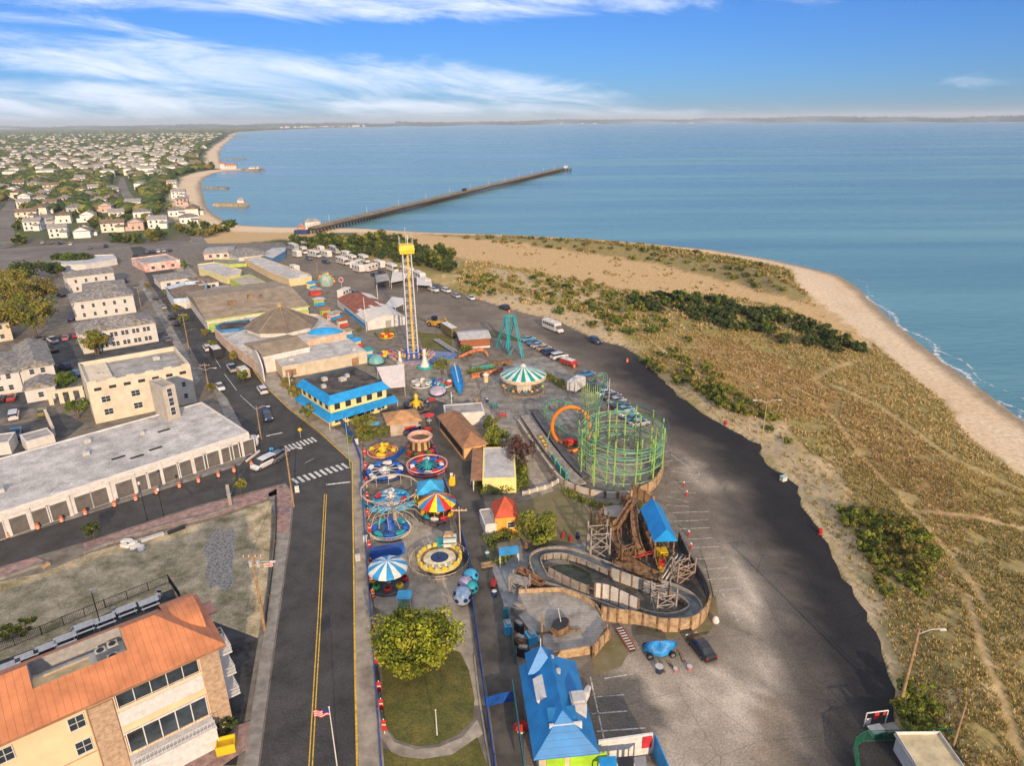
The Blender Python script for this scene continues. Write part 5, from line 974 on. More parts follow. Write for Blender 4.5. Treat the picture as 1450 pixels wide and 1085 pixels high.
wc=[mk('house_white',(0.74,0.71,0.67)),mk('house_cream',(0.72,0.66,0.56)),mk('house_pink',(0.55,0.40,0.34)),mk('house_grey',(0.45,0.45,0.45)),mk('house_white2',(0.78,0.75,0.71))]
rc=[mk('roof_pale_grey',(0.30,0.285,0.27),0.9,var=0.2),mk('roof_dark_grey',(0.18,0.175,0.17),0.9,var=0.2),shingb,mk('roof_mid_grey',(0.24,0.23,0.22),0.9,var=0.2)]
HP=[simple_house(i,10+(i%3)*1.8,9.0,[5.8,4.2,5.6,5.2][i%4],wc[[0,4,1,2,4,3,0,4][i]],rc[i%4],i%4!=1) for i in range(8)]
near=[(85,332),(119,332),(162,324),(194,322),(225,319),(67,313),(92,312),(127,310),(167,308),(203,304),(40,307),(152,297),(191,292),(109,297),(75,292),(129,279),(134,269),(251,302),(274,302),(259,287),(254,277),(139,262),(117,272),(70,274),(37,292),(147,252),(124,247),(231,249),(199,264),(172,237),(15,254),(7,267),(245,262),(222,256),(60,300),(95,285),(60,286),(158,268),(160,283),(142,288),(50,322),(268,312)]
r_=random.Random(5); pts=[]
HOUSES=[]
def put_house(x_,y_,k,sc_=1.0):
    p=HP[k%8]; lab='white or cream gabled house among the trees of the far shore suburb'; an=r_.choice([0.35,0.35,1.9,-1.2,0.5])+r_.uniform(-0.1,0.1)
    HOUSES.append((x_,y_))
    if p.location.z<-100: p.location=(x_,y_,0); p.rotation_euler=(0,0,an); p['label']=lab; p['group']='suburban houses by the bay'; p.scale=(sc_,)*3; return
    dup(p,(x_,y_,0),an,lab,'suburban houses by the bay',sc_)
for k,(px,py) in enumerate(near): g=G(px,py+3); put_house(g.x,g.y,k,0.92)
coastpoly=[(p.x,p.y) for p in COAST]
def landpt(x_,y_,m): return inpoly(np.array([x_]),np.array([y_]),land)[0] and pldist(np.array([x_]),np.array([y_]),COAST)[0]>m
roads=[T([(0,350),(6,310),(16,285)]),T([(188,290),(172,262),(173,250)]),T([(0,362),(140,348),(270,345),(240,312)])]
def offroad(x_,y_): return all(pldist(np.array([x_]),np.array([y_]),rd_)[0]>9 for rd_ in roads)
k=0; rows=[]
yy=410
while len(HOUSES)<285 and yy<2300:
    x0=-yy*0.82; x_=x0
    while x_<-yy*0.28:
        xx=x_+r_.uniform(-5,5); y2=yy+r_.uniform(-6,6)
        dens=0.75 if yy<700 else 0.62
        if any((xx-a)**2+(y2-b_)**2<300 for a,b_ in HOUSES) or not offroad(xx,y2): x_+=19; continue
        if vnoise(np.array([xx]),np.array([y2]),140,4)[0]>0.34 and r_.random()<dens and landpt(xx,y2,38): put_house(xx,y2,k); k+=1
        x_+=19
    yy+=34 if yy<1200 else 60
# far houses as one cover
q=MB()
r2_=random.Random(8)
for i in range(950):
    y2=r2_.uniform(860,4200) if i%3 else r2_.uniform(860,1900); lo=-y2*0.8; xx=lo+(y2*0.8-y2*0.30)*r2_.random()**0.6
    if not landpt(xx,y2,60): continue
    s=r2_.uniform(8,16); q.box((xx,y2,-(xx*xx+y2*y2)/(2*ER)),(s,9,7.5),r2_.choice((0.4,1.9)),0); q.box((xx,y2,7.5-(xx*xx+y2*y2)/(2*ER)),(s*1.05,9.6,2.2),0.4,1,top=0.35)
tag(q.build('distant_houses',[wc[4],mk('roof_light',(0.27,0.255,0.24))]),kind='stuff')
sp=protos('suburb_tree',[DG+OL,OL+BRN,DG,GN+DG],8.5,5.2,26,34,0.62,'x','tree',0.02,seed0=300)
r_=random.Random(31); tp=[]
def far_house(x_,y_,m): return min((x_-a)**2+(y_-b_)**2 for a,b_ in HOUSES)>m*m
tries=0
while len(tp)<250 and tries<30000:
    tries+=1; y2=r_.uniform(420,1250)*1.0; xx=r_.uniform(-y2*0.80,-y2*0.24)
    if r_.random()>(500/y2)**0.6: continue
    if landpt(xx,y2,22) and far_house(xx,y2,7.2) and offroad(xx,y2) and all((xx-a)**2+(y2-b_)**2>49 for a,b_ in tp): tp.append((xx,y2))
tp+=[tuple(G(a,b_)[:2]) for a,b_ in ((255,325),(262,330),(272,333),(283,334),(295,333),(305,331),(312,327),(325,322),(275,322),(290,324),(330,318),(320,328),(165,342),(178,343),(195,344),(215,342),(225,340),(30,345),(25,325),(28,315))]
spread(sp,tp,'leafy green tree between the houses of the far shore suburb','suburb trees',0.45,0.82,33)
# woods beyond: one mass
ico=bmesh.new(); bmesh.ops.create_icosphere(ico,subdivisions=1,radius=1); iv=np.array([v.co[:] for v in ico.verts]); it_=np.array([[v.index for v in f.verts] for f in ico.faces]); ico.free()
rng=np.random.RandomState(12); y_=500*np.exp(rng.rand(46000)*math.log(26)); x_=-y_*(0.84-rng.rand(46000)*0.62); ins=inpoly(x_,y_,land); dc=pldist(x_,y_,COAST); ok=ins&(dc>30+y_*0.008)
hx_=np.array(HOUSES); x_,y_=x_[ok],y_[ok]
keep=np.ones(len(x_),bool)
for a,b_ in HOUSES: keep&=((x_-a)**2+(y_-b_)**2>125)
keep&=(y_>900)|(rng.rand(len(x_))<0.5)
for rd_ in roads: keep&=pldist(x_,y_,rd_)>12
x_,y_=x_[keep],y_[keep]; m=len(x_); s=(2.4+2.2*rng.rand(m)+np.clip((y_-600)/600,0,1.3))*(1+y_/3000); 
V=(iv[None]*(1+0.25*rng.randn(m,len(iv),1)))*s[:,None,None]; V[:,:,2]*=0.75/(1+y_[:,None]/3500); V[:,:,0]+=x_[:,None]; V[:,:,1]+=y_[:,None]; V[:,:,2]+=(3-(x_**2+y_**2)/(2*ER))[:,None]
F=(it_[None]+(np.arange(m)*len(iv))[:,None,None]).reshape(-1,3); pal=np.array(DG+DG+OL[:1]+BRN[:1]); col=pal[rng.randint(len(pal),size=m)]*(0.8+0.6*rng.rand(m,1)); C=np.repeat(col,len(iv),0)
tag(npmesh('distant_woods',V.reshape(-1,3),F,leafm,C),kind='stuff'); print('WOODS',m)
# ---------------- vehicles (front towards +x)
def loft(q,st,mi=None,ch=0.18):
    vs=[];n=8
    for (x,hw,z0,z1) in st:
        c=min(ch,(z1-z0)*0.4); cz=min(ch,(z1-z0)*0.4)
        vs+=[(x,-hw+c*0.4,z0),(x,hw-c*0.4,z0),(x,hw,z0+cz),(x,hw,z1-cz*1.2),(x,hw-c,z1),(x,-hw+c,z1),(x,-hw,z1-cz*1.2),(x,-hw,z0+cz)]
    fs=[]
    for i in range(len(st)-1):
        for k in range(n): fs.append((i*n+k,i*n+(k+1)%n,(i+1)*n+(k+1)%n,(i+1)*n+k))
    fs.append(tuple(range(n))[::-1]); fs.append(tuple((len(st)-1)*n+k for k in range(n)))
    return q.add(vs,[f[::-1] for f in fs],mi)
tyre=flat('tyre',(0.015,0.015,0.016),0.9); rim=flat('rim',(0.35,0.35,0.36),0.35,0.7); hl=flat('headlight',(0.75,0.75,0.72),0.2); tl=flat('tail_light',(0.35,0.01,0.01),0.3)
carglass=mk('car_glass',(0.012,0.016,0.02),0.06,var=0.1,spec=0.9)
def paint(name,c): return mk('paint_'+name,c,0.28,0.15,var=0.03,spec=0.5,coat=0.6)
PT={k:paint(k,c) for k,c in dict(white=(0.62,0.62,0.62),black=(0.012,0.013,0.016),silver=(0.36,0.37,0.38),navy=(0.015,0.035,0.09),blue=(0.03,0.17,0.36),red=(0.40,0.03,0.03),grey=(0.12,0.13,0.14),olive=(0.20,0.20,0.06),tan=(0.40,0.30,0.18),purple=(0.10,0.05,0.16),pink=(0.45,0.16,0.17),cyan=(0.10,0.33,0.42)).items()}
def wheels(t,xs,hy,r=0.33,w_=0.22):
    for x in xs:
        for sy in (-1,1):
            q=MB(); q.smooth=False; n=14; v=[];f=[]
            for yy in (-w_/2,w_/2):
                for k in range(n): v.append((r*math.cos(2*PI*k/n),yy,r*math.sin(2*PI*k/n)))
            for k in range(n): f.append((k,(k+1)%n,n+(k+1)%n,n+k)[::-1])
            f.append(tuple(range(n))); f.append(tuple(range(2*n-1,n-1,-1))); q.add(v,f,0)
            v=[(r*0.6*math.cos(2*PI*k/n),sy*(w_/2+0.006),r*0.6*math.sin(2*PI*k/n)) for k in range(n)]; q.add(v,[tuple(range(n)) if sy<0 else tuple(range(n))[::-1]],1)
            o=q.build('wheel',[tyre,rim],t); o.location=(x,sy*hy,r)
def lights(t,xf,xr,hy,z,zr):
    for sy in (-1,1):
        q=MB(); q.box((xf,sy*hy*0.76,z),(0.12,0.34,0.16)); q.build('headlight',hl,t); q=MB(); q.box((xr,sy*hy*0.80,zr),(0.1,0.26,0.22)); q.build('tail_light',tl,t)
def car(kind):
    t=thing('parked_car','x','car',(0,0,-500)); q=MB(); g_=MB(); rf=MB()
    if kind=='sedan':
        loft(q,[(-2.3,0.76,0.38,0.86),(-2.15,0.87,0.25,0.98),(-1.2,0.9,0.22,1.0),(0,0.91,0.22,0.97),(1.1,0.9,0.22,0.95),(1.9,0.86,0.25,0.82),(2.25,0.72,0.35,0.66)]); loft(g_,[(-1.75,0.72,0.9,1.0),(-1.05,0.72,0.9,1.38),(-0.2,0.73,0.9,1.44),(0.45,0.71,0.9,1.36),(1.3,0.74,0.9,0.97)]); loft(rf,[(-1.0,0.60,1.36,1.41),(-0.2,0.62,1.4,1.47),(0.35,0.58,1.36,1.41)],ch=0.03); wheels(t,(-1.35,1.4),0.80); lights(t,2.15,-2.26,0.8,0.6,0.72); L_=4.6
    elif kind=='suv':
        loft(q,[(-2.25,0.82,0.45,1.05),(-2.15,0.92,0.3,1.12),(0,0.95,0.28,1.12),(1.1,0.94,0.28,1.1),(1.9,0.9,0.32,1.02),(2.2,0.78,0.45,0.85)]); loft(g_,[(-2.15,0.78,1.05,1.12),(-1.9,0.8,1.05,1.66),(0,0.81,1.05,1.72),(0.55,0.79,1.05,1.62),(1.2,0.8,1.05,1.12)]); loft(rf,[(-1.95,0.70,1.64,1.72),(-0.5,0.72,1.68,1.78),(0.5,0.68,1.62,1.69)],ch=0.04); wheels(t,(-1.35,1.4),0.84,0.37); lights(t,2.12,-2.2,0.86,0.78,0.95)
    elif kind=='van':
        loft(q,[(-2.5,0.9,0.45,1.2),(-2.4,0.95,0.3,1.25),(0.8,0.97,0.28,1.2),(1.8,0.95,0.3,1.05),(2.4,0.86,0.4,0.8)]); loft(g_,[(-2.4,0.85,1.15,1.25),(-2.25,0.86,1.15,1.78),(0.5,0.87,1.15,1.82),(1.0,0.84,1.15,1.62),(1.7,0.86,1.0,1.12)]); loft(rf,[(-2.3,0.80,1.72,1.84),(-0.5,0.82,1.76,1.9),(0.75,0.78,1.68,1.8)],ch=0.06); wheels(t,(-1.5,1.55),0.86,0.35); lights(t,2.3,-2.46,0.88,0.75,1.05)
    else:
        loft(q,[(-2.75,0.92,0.5,1.12),(-2.7,0.96,0.42,1.16),(0,0.97,0.35,1.16),(1.4,0.96,0.35,1.16),(2.4,0.93,0.4,1.08),(2.7,0.84,0.5,0.95)]); q.box((-1.65,0,1.165),(2.0,1.5,0.012),mi=1); loft(g_,[(-0.65,0.8,1.1,1.15),(-0.45,0.8,1.1,1.72),(0.5,0.8,1.1,1.76),(1.25,0.8,1.1,1.15)]); loft(rf,[(-0.45,0.7,1.7,1.8),(0.5,0.7,1.72,1.82)],ch=0.03); wheels(t,(-1.7,1.75),0.86,0.40); lights(t,2.62,-2.74,0.88,0.8,0.9)
    q.build('body',[PT['white'],dark],t); g_.build('cabin',carglass,t); rf.build('car_roof',PT['white'],t); return t
CP={k:car(k) for k in ('sedan','suv','van','pickup')}; CK={'sedan':'sedan','suv':'sport utility vehicle','van':'minivan','pickup':'pickup truck'}
def put(kind,col,px,py,hx,hy,where,group=None,sc_=1.0,cn=None):
    a=G(px,py); b_=G(hx,hy); an=math.atan2(b_.y-a.y,b_.x-a.x); m=PT[col]; src=CP[kind]
    c=dup(src,(a.x,a.y,0.05),an,'%s %s %s'%(cn or col,CK[kind],where),group,sc_,mats={'body':[m,dark],'car_roof':[m]}); c['category']='car' if kind!='pickup' else 'pickup truck'; return c
N=lambda *a,**k: put(*a,**k)
N('suv','navy',379,594,384,602,'driving towards the junction past the utility pole',cn='dark blue')
N('van','white',374,661,362,667,'turning into the side street beside the traffic barrels')
N('suv','grey',396,650,402,646,'half hidden right behind the white minivan')
N('suv','white',372,556,364,545,'parked in front of the games hall')
N('pickup','silver',329,525,323,517,'parked ahead of the tan box trailer')
N('sedan','white',312,551,318,559,'in the left lane beside the hotel')
N('suv','white',294,496,288,488,'parked ahead of the black box trailer')
N('suv','black',250,461,245,454,'parked nearest in the pair along the avenue')
N('suv','black',243,452,238,445,'parked further in the pair along the avenue')
N('sedan','grey',238,483,232,474,'stopped beside the far corner of the hotel')
N('pickup','black',177,400,172,393,'at the far end of the avenue')
N('sedan','navy',220,424,215,416,'parked by the round-front shop',cn='dark blue')
N('sedan','silver',232,437,227,430,'parked behind the dark blue sedan on the avenue')
for k,c,x,y,hx,hy,wh in (('van','white',21,592,22,585,'in the left lot beyond the carports'),('pickup','blue',24,618,25,608,'in the left lot nearest the shop block roof'),('sedan','olive',60,587,62,579,'beside the low courtyard wall'),
 ('sedan','red',17,566,19,560,'in front of the hip-roofed house'),('sedan','black',2,568,4,562,'against the left picture edge'),('suv','navy',92,523,84,521,'behind the courtyard tree'),('sedan','blue',108,532,100,529,'tucked behind the green courtyard tree'),
 ('pickup','white',75,485,68,481,'under the tall olive-brown tree'),('sedan','pink',93,481,93,474,'on the lot left of the apartment blocks'),('sedan','black',76,498,72,495,'beside the gable-fronted house'),('sedan','grey',55,482,50,479,'at the foot of the tall tree'),
 ('sedan','red',108,477,108,471,'against the wall of the two-gable block'),('sedan','purple',101,454,102,448,'between two apartment blocks'),('sedan','black',87,420,80,418,'beside the small hip-roofed block'),
 ('suv','black',714,438,708,436,'at the car park edge near the dune bushes'),('suv','navy',843,486,850,489,'parked alone beyond the white minibus'),('sedan','white',667,424,672,427,'last in the row below the windbreak'),('sedan','silver',646,421,652,424,'second from the end below the windbreak'),
 ('suv','white',632,414,638,416,'in the row right of the trailers'),('suv','navy',619,411,625,413,'beside the trailers at the start of the row'),
 ('sedan','black',992,922,979,906,'parked alone on the worn concrete by the timber fence')):
    N(k,c,x,y,hx,hy,wh)
row=[('sedan','cyan',748,483),('sedan','blue',756,488),('sedan','silver',762,492),('sedan','tan',770,496),('suv','navy',779,502),('van','white',792,508),('sedan','blue',830,533),('sedan','grey',839,546),('sedan','navy',848,552),('sedan','white',857,560),('sedan','grey',866,564),('sedan','silver',873,571),('sedan','navy',878,577),('sedan','cyan',884,584),('sedan','white',890,590),('sedan','blue',897,596),('sedan','silver',905,603)]
for i,(k,c,x,y) in enumerate(row): N(k,c,x,y,x+14,y-3,'number %d from the far end of the slanted row behind the coaster'%(i+1) if False else ['furthest in the slanted row by the teal tower','next to the furthest of the slanted row','beside the tan sedan in the slanted row','between silver and dark cars in the slanted row','beside the tan one near the swing carousel','nearest the red and white trailer','just past the hedge beside the white container','behind the coaster lift hill','next to the grey one behind the lift hill','at the foot of the green lift hill','right of the lift hill','fourth from the near end of the slanted row','between two paler cars behind the coaster','behind the orange loop end of the coaster','near end of the row but three','second from the near end of the slanted row','nearest of the slanted row behind the coaster'][i])
far=[(191,363),(209,358),(217,357.4),(225,357),(233,356.5),(241,356),(72,345),(85,346),(100,347),(60,345),(150,350),(128,352)]
for i,(x,y) in enumerate(far): 
    c=N(['sedan','suv','sedan'][i%3],['black','grey','navy','white','silver'][i%5],x,y,x+1,y-4,'x',group='small cars in the far car park'); c['label']='small parked car in the far car park below the suburb'
for p_ in CP.values():
    pass
def remove_proto(t):
    for ch in KIDS.get(t.name,[]): 
        KIDS.pop(ch.name,None); bpy.data.objects.remove(ch)
    KIDS.pop(t.name,None); bpy.data.objects.remove(t)
for p_ in CP.values(): remove_proto(p_)
# trailers, motorhomes, buses
rvw=mk('rv_white',(0.60,0.58,0.55),0.5,var=0.05,dirt=0.1)
def boxvan(name,label,cat,px,py,hx,hy,L_,W_,H_,mat,stripe=None,cab=False,nwin=3,z=0.5,group=None,rmat=None,tow=True):
    a=G(px,py); b_=G(hx,hy); t=thing(name,label,cat,(a.x,a.y,0.04),math.atan2(b_.y-a.y,b_.x-a.x),group); q=MB()
    x1=L_/2-(1.6 if cab else 0)
    loft(q,[(-L_/2,W_/2-0.05,z,z+H_-0.1),(-L_/2+0.1,W_/2,z-0.05,z+H_),(x1-0.3,W_/2,z-0.05,z+H_),(x1,W_/2-0.03,z,z+H_-0.45)],ch=0.10); q.build('body',mat,t)
    q=MB(); q.box((-0.2,0,z+H_+0.0),(L_*0.86-(1.4 if cab else 0),W_*0.86,0.05)); q.build('vehicle_roof',rmat or rvw,t)
    q=MB(); q.box((-L_*0.1,0,z+H_+0.05),(0.9,0.8,0.25)); q.build('roof_unit',acm,t)
    for sy in (-1,1):
        for k in range(nwin): q=MB(); q.box((-L_*0.38+k*(L_*0.74-(1.4 if cab else 0))/max(1,nwin-1) if nwin>1 else 0,sy*(W_/2+0.012),z+H_*0.5),(L_*0.52/nwin,0.03,H_*0.26)); q.build('window',carglass,t)
    if stripe: 
        for sy in (-1,1): q=MB(); q.box((0,sy*(W_/2+0.008),z+H_*0.25),(L_*0.9,0.02,H_*0.1)); q.build('stripe',stripe,t)
    if cab:
        q=MB(); loft(q,[(x1-0.1,W_/2-0.1,0.4,z+H_*0.62),(x1+0.5,W_/2-0.14,0.4,z+H_*0.52),(x1+0.9,W_/2-0.18,0.4,1.35),(x1+1.6,W_/2-0.28,0.45,1.15)]); q.build('cab',mat,t)
        q=MB(); loft(q,[(x1+0.1,W_/2-0.12,1.35,z+H_*0.66),(x1+0.55,W_/2-0.16,1.3,z+H_*0.50),(x1+0.98,W_/2-0.22,1.25,1.4)]); q.build('windscreen',carglass,t); wheels(t,(-L_*0.28,x1+0.7),W_/2-0.16,0.42,0.25); lights(t,x1+1.55,-L_/2-0.02,W_/2-0.3,0.8,1.0)
    else:
        wheels(t,(-0.5,0.5),W_/2-0.12,0.36,0.22)
        if tow: q=MB(); q.tube([(L_/2-0.1,-0.6,0.5),(L_/2+1.1,0,0.5)],0.05,5); q.tube([(L_/2-0.1,0.6,0.5),(L_/2+1.1,0,0.5)],0.05,5); q.build('tow_bar',dark,t)
    return t
boxvan('minibus','white shuttle minibus parked alone by the dunes','minibus',783,468,802,476,8.6,2.4,2.4,rvw,None,True,6)
boxvan('box_trailer','tan box trailer hitched behind the silver pickup','trailer',346,535,338,528,4.2,2.2,2.1,mk('trailer_tan',(0.40,0.32,0.24),0.6),nwin=0)
boxvan('box_trailer','black box trailer with a pale roof behind the white parked vehicle','trailer',307,506,300,499,5.0,2.4,2.4,mk('trailer_black',(0.03,0.03,0.035),0.5),nwin=0)
t_=mk('st_teal',(0.05,0.28,0.35)); 
RV=[('camper',416,354,424,357,9,'long grey flat trailer at the far end of the trailer row',mk('rv_grey',(0.35,0.36,0.37)),False),('camper',427,349,436,353,10,'long pale grey trailer roof against the windbreak, furthest',MATS['rv_grey'],False),('motorhome',431,359,436,362,6,'white truck-like motorhome near the canopy',rvw,True),
 ('motorhome',446,364,456,366,8,'large white motorhome with a dark windscreen, third from the canopy',rvw,True),('camper',474,358,483,362,11,'long grey trailer in front of the windbreak, middle',MATS['rv_grey'],False),('motorhome',486,374,496,377,9,'white motorhome with green roof edge in the trailer row',rvw,True),('camper',505,379,512,376,7.5,'white camper beside the green-edged motorhome',rvw,False),
 ('motorhome',516,371,524,374,8,'white motorhome behind the others near the windbreak',rvw,True),('camper',526,384,533,382,6,'white and blue camper right of the white campers',rvw,False),('camper',491,365,498,367,6,'small white camper near the long grey trailer',rvw,False),('camper',594,396,602,400,8,'white camper behind the tower top of the trailer row',rvw,False),('motorhome',604,406,611,409,7,'white motorhome right of the tall tower',rvw,True),
 ('camper',488,421,494,418,6,'white camper next to the rainbow fun wheel',rvw,False),('camper',418,386,426,389,5,'small white camper behind the row of stalls',rvw,False)]
RV+=[('camper',452,357,460,359,7,'white camper tucked against the windbreak, left of the long grey one',rvw,False),('camper',462,364,470,366,7,'white camper in the second rank behind the dark vehicle',rvw,False),('motorhome',499,371,508,374,8,'white motorhome directly under the windbreak trees',rvw,True),('camper',508,385,515,387,6,'small pale camper at the front of the trailer row',rvw,False),('camper',538,379,546,382,7,'white camper just left of the grey stall tent',rvw,False),('motorhome',556,384,564,387,8,'white motorhome behind the long market tent',rvw,True),('camper',577,389,585,392,8,'white camper directly left of the tall tower',rvw,False),('camper',421,364,428,366,5,'little white trailer by the blue-ended canopy',rvw,False)]
for i,(nm,x,y,hx,hy,L_,lb,m,cb_) in enumerate(RV): boxvan(nm,lb,'motorhome' if cb_ else 'camper',x,y,hx,hy,L_,2.5,2.7,m,[t_,None,PT['red']][i%3],cb_,3,group='campers and motorhomes in the car park')
CP={k:car(k) for k in ('suv','pickup')}
for k,c,x,y,hx,hy,wh in (('suv','navy',462,373,468,374,'between two motorhomes in the trailer row'),('pickup','black',541,388,548,391,'next to the grey stall tent'),('suv','black',505,419,510,421,'beside the camper and the fun wheel'),('pickup','white',614,413,620,415,'behind the tall white tower'),('suv','grey',438,368,444,370,'by the first white motorhome'),('pickup','navy',532,392,538,394,'in front of the market tent')): N(k,c,x,y,hx,hy,wh)
for p_ in CP.values(): remove_proto(p_)
boxvan('ride_trailer','red and white low trailer by the hedge and orange barrels','trailer',805,517,814,520,4.5,2.0,1.1,PT['red'],None,False,0)
boxvan('container','white container raised on green legs beside the swing carousel','container',816,553,822,549,5.0,2.4,2.3,rvw,nwin=0,z=0.7,tow=False)
boxvan('dark_container','long dark olive container beside the yellow digger','container',637,474,645,479,8.5,2.4,2.4,mk('cont_olive',(0.16,0.13,0.06),0.7),nwin=0,tow=False)
for lb,x,y,hx,hy,L_,m in (('dark crates and pipes along the midway fence',617,482,640,497,14,mk('pipe_dark',(0.07,0.07,0.075))),):
    a=G(x,y);b_=G(hx,hy); t=thing('pipe_stack','long stack of grey pipes and rails lying beside the plaza fence','pipes',(a.x,a.y,0),math.atan2((b_-a).y,(b_-a).x))
    for k in range(7): q=MB(); q.tube([(0.2*(k%3),-0.9+0.3*k,0.2+0.25*(k%2)),(L_,-0.9+0.3*k,0.2+0.25*(k%2))],0.14,6); q.build('pipe',[m,acm][k%2],t)
# digger
a=G(618,462); t=thing('yellow_digger','yellow earth mover parked behind the tall tower','digger',a,-0.5); yl=mk('machine_yellow',(0.50,0.27,0.03),0.5,var=0.2)
q=MB(); loft(q,[(-3,1.1,0.6,1.5),(-1,1.2,0.5,1.9),(1.5,1.2,0.5,1.7),(3.2,0.9,0.6,1.2)]); q.build('body',yl,t); q=MB(); q.box((-0.6,0,1.9),(1.4,1.4,1.3)); q.build('cab',carglass,t); q=MB(); q.tube([(1.5,0,1.6),(3.4,0,3.0),(5.0,0,1.0)],0.22,6); q.box((5.0,0,0.2),(0.9,1.8,0.9)); q.build('arm',yl,t); wheels(t,(-1.8,1.8),1.2,0.75,0.5)
# small debris by the timber fence
a=G(933,925); t=thing('tarped_machine','machine covered with a bright blue tarpaulin near the black sedan','machine',a,0.1); q=MB(); q.smooth=True; r_=random.Random(4); v=[];n=16
for j,(rr,z) in enumerate(((1.0,0.4),(1.05,0.9),(0.9,1.3),(0.55,1.55),(0.02,1.6))):
    for k in range(n): aa=2*PI*k/n; s=rr*(1+0.16*math.sin(3*aa+j)+0.1*r_.random()); v.append((1.75*s*math.cos(aa),0.8*s*math.sin(aa),z*(0.9+0.25*math.cos(2*aa))+0.08*r_.random()))
q.add(v,[(j*n+k,j*n+(k+1)%n,(j+1)*n+(k+1)%n,(j+1)*n+k) for j in range(4) for k in range(n)]); q.build('tarpaulin',mk('tarp_blue',(0.02,0.22,0.55),0.4,var=0.2,bump=0.5,bscale=5),t); wheels(t,(-1.4,1.4),0.9,0.4,0.3)
def rail_ladder(name,label,cat,x0,y0,x1,y1,wd,m,z=0.3):
    a=G(x0,y0);b_=G(x1,y1);L_=(b_-a).length; t=thing(name,label,cat,(a.x,a.y,0.05),math.atan2((b_-a).y,(b_-a).x)); q=MB()
    for sy in (-1,1): q.box((L_/2,sy*wd/2,z),(L_,0.12,0.15))
    q.build('rail',m,t); q=MB(); n_=int(L_/0.45)
    for k in range(n_): q.box((L_*(k+0.5)/n_,0,z+0.02),(0.14,wd,0.07))
    q.build('rung',acm,t); q=MB(); q.box((0.3,0,0),(0.3,wd*0.8,z)); q.box((L_-0.3,0,0),(0.3,wd*0.8,z)); q.build('leg',dark,t); return t
rail_ladder('track_section','section of ladder-like ride track lying outside the timber fence','track',876,892,896,925,0.9,mk('track_red',(0.35,0.05,0.05)))
q0=[('buoy','blue drum standing on the worn asphalt','drum',933,952,0.45,0.8,PT['navy']),('drum','small pink drum on the asphalt right of the blue one','drum',956,952,0.25,0.5,PT['pink']),('drum','small pink ball-like drum nearest the black sedan','drum',976,949,0.3,0.5,PT['pink'])]
for nm,lb,ct,x,y,r,h,m in q0: t=thing(nm,lb,ct,G(x,y)); q=MB(); q.cyl((0,0,0),r,h,12); q.build('shell',m,t); q=MB(); q.cyl((0,0,h),r*1.06,0.06,12); q.build('lid',acm,t)
for i,(x,y,hx,hy) in enumerate(((962,925,968,938),(935,938,942,955),(957,950,946,940))):
    a=G(x,y);b_=G(hx,hy); t=thing('loose_beam',['short rusty beam right of the tarped machine','rusty beam lying in front of the tarped machine','thin dark beam beside the pink drum'][i],'beam',(a.x,a.y,0.06),math.atan2((b_-a).y,(b_-a).x)); q=MB(); q.box(((b_-a).length/2,0,0),((b_-a).length,0.2,0.18)); q.build('beam',MATS['rust_vent'],t)
# ---------------- rides and midway
greenm=mk('steel_lime',(0.27,0.43,0.11),0.5,var=0.1); tealm=mk('steel_teal',(0.02,0.33,0.38),0.45,var=0.1); orangem=mk('steel_orange',(0.72,0.20,0.015),0.4,var=0.08)
whites=flat('steel_white',(0.62,0.60,0.57),0.5); yels=mk('steel_yellow',(0.72,0.47,0.02),0.45,var=0.1); reds=mk('steel_red',(0.50,0.035,0.03),0.5,var=0.1); blues=mk('steel_blue',(0.015,0.10,0.42),0.5,var=0.12); pinks=mk('steel_pink',(0.62,0.30,0.27),0.5); skyb=mk('fibre_sky',(0.05,0.36,0.62),0.4,var=0.15); darkb=mk('fibre_navy',(0.02,0.04,0.12),0.5)
tealb=mk('fibre_teal',(0.02,0.28,0.33),0.45,var=0.15); timber=mk('timber_brown',(0.20,0.12,0.065),0.9,var=0.3,scale=2,bump=0.3); timberl=mk('timber_pale',(0.42,0.29,0.17),0.9,var=0.2,scale=1.5,stripes=(0,0.3,0.08,0.7)); timberg=mk('timber_grey',(0.30,0.27,0.24),0.9,var=0.2,scale=1.2,stripes=(0,0.35,0.08,0.72),dirt=0.3)
def V3(p,z=0): return (p.x,p.y,z)
def rel(p,o): return Vector((p.x-o.x,p.y-o.y,p.z if len(p)>2 else 0))
# drop tower
b0=G(585,507); H=HT(585,507,358); t=thing('drop_tower','tall white lattice drop tower with a yellow motor head','tower',b0,0.25)
q=MB(); s=1.25
for sx_ in (-1,1):
    for sy in (-1,1): q.tube([(sx_*s*1.1,sy*s*1.1,0),(sx_*s*0.85,sy*s*0.85,H)],0.15,6)
nz=int(H/2.0)
for k in range(nz):
    z=H*k/nz; z2=H*(k+1)/nz; w1_=s*(1.1-0.25*k/nz)
    for a_,b_ in (((-1,-1),(1,-1)),((1,-1),(1,1)),((1,1),(-1,1)),((-1,1),(-1,-1))):
        q.tube([(a_[0]*w1_,a_[1]*w1_,z),(b_[0]*w1_,b_[1]*w1_,z)],0.06,4); 
        if k%2: q.tube([(a_[0]*w1_,a_[1]*w1_,z),(b_[0]*w1_,b_[1]*w1_,z2)],0.045,4)
q.build('mast',whites,t)
q=MB(); q.box((0.25,0,0),(0.55,0.55,H)); 
for k in range(int(H/1.1)): q.box((0.25,0,k*1.1),(0.75,0.75,0.12))
q.build('cable_column',mk('tower_yellow',(0.62,0.42,0.10),0.6,var=0.15),t)
q=MB(); q.box((0,0,H),(3.7,3.7,0.9)); q.box((0,0,H+0.9),(4.0,4.0,1.3),top=0.9); q.build('motor_head',yels,t)
q=MB()
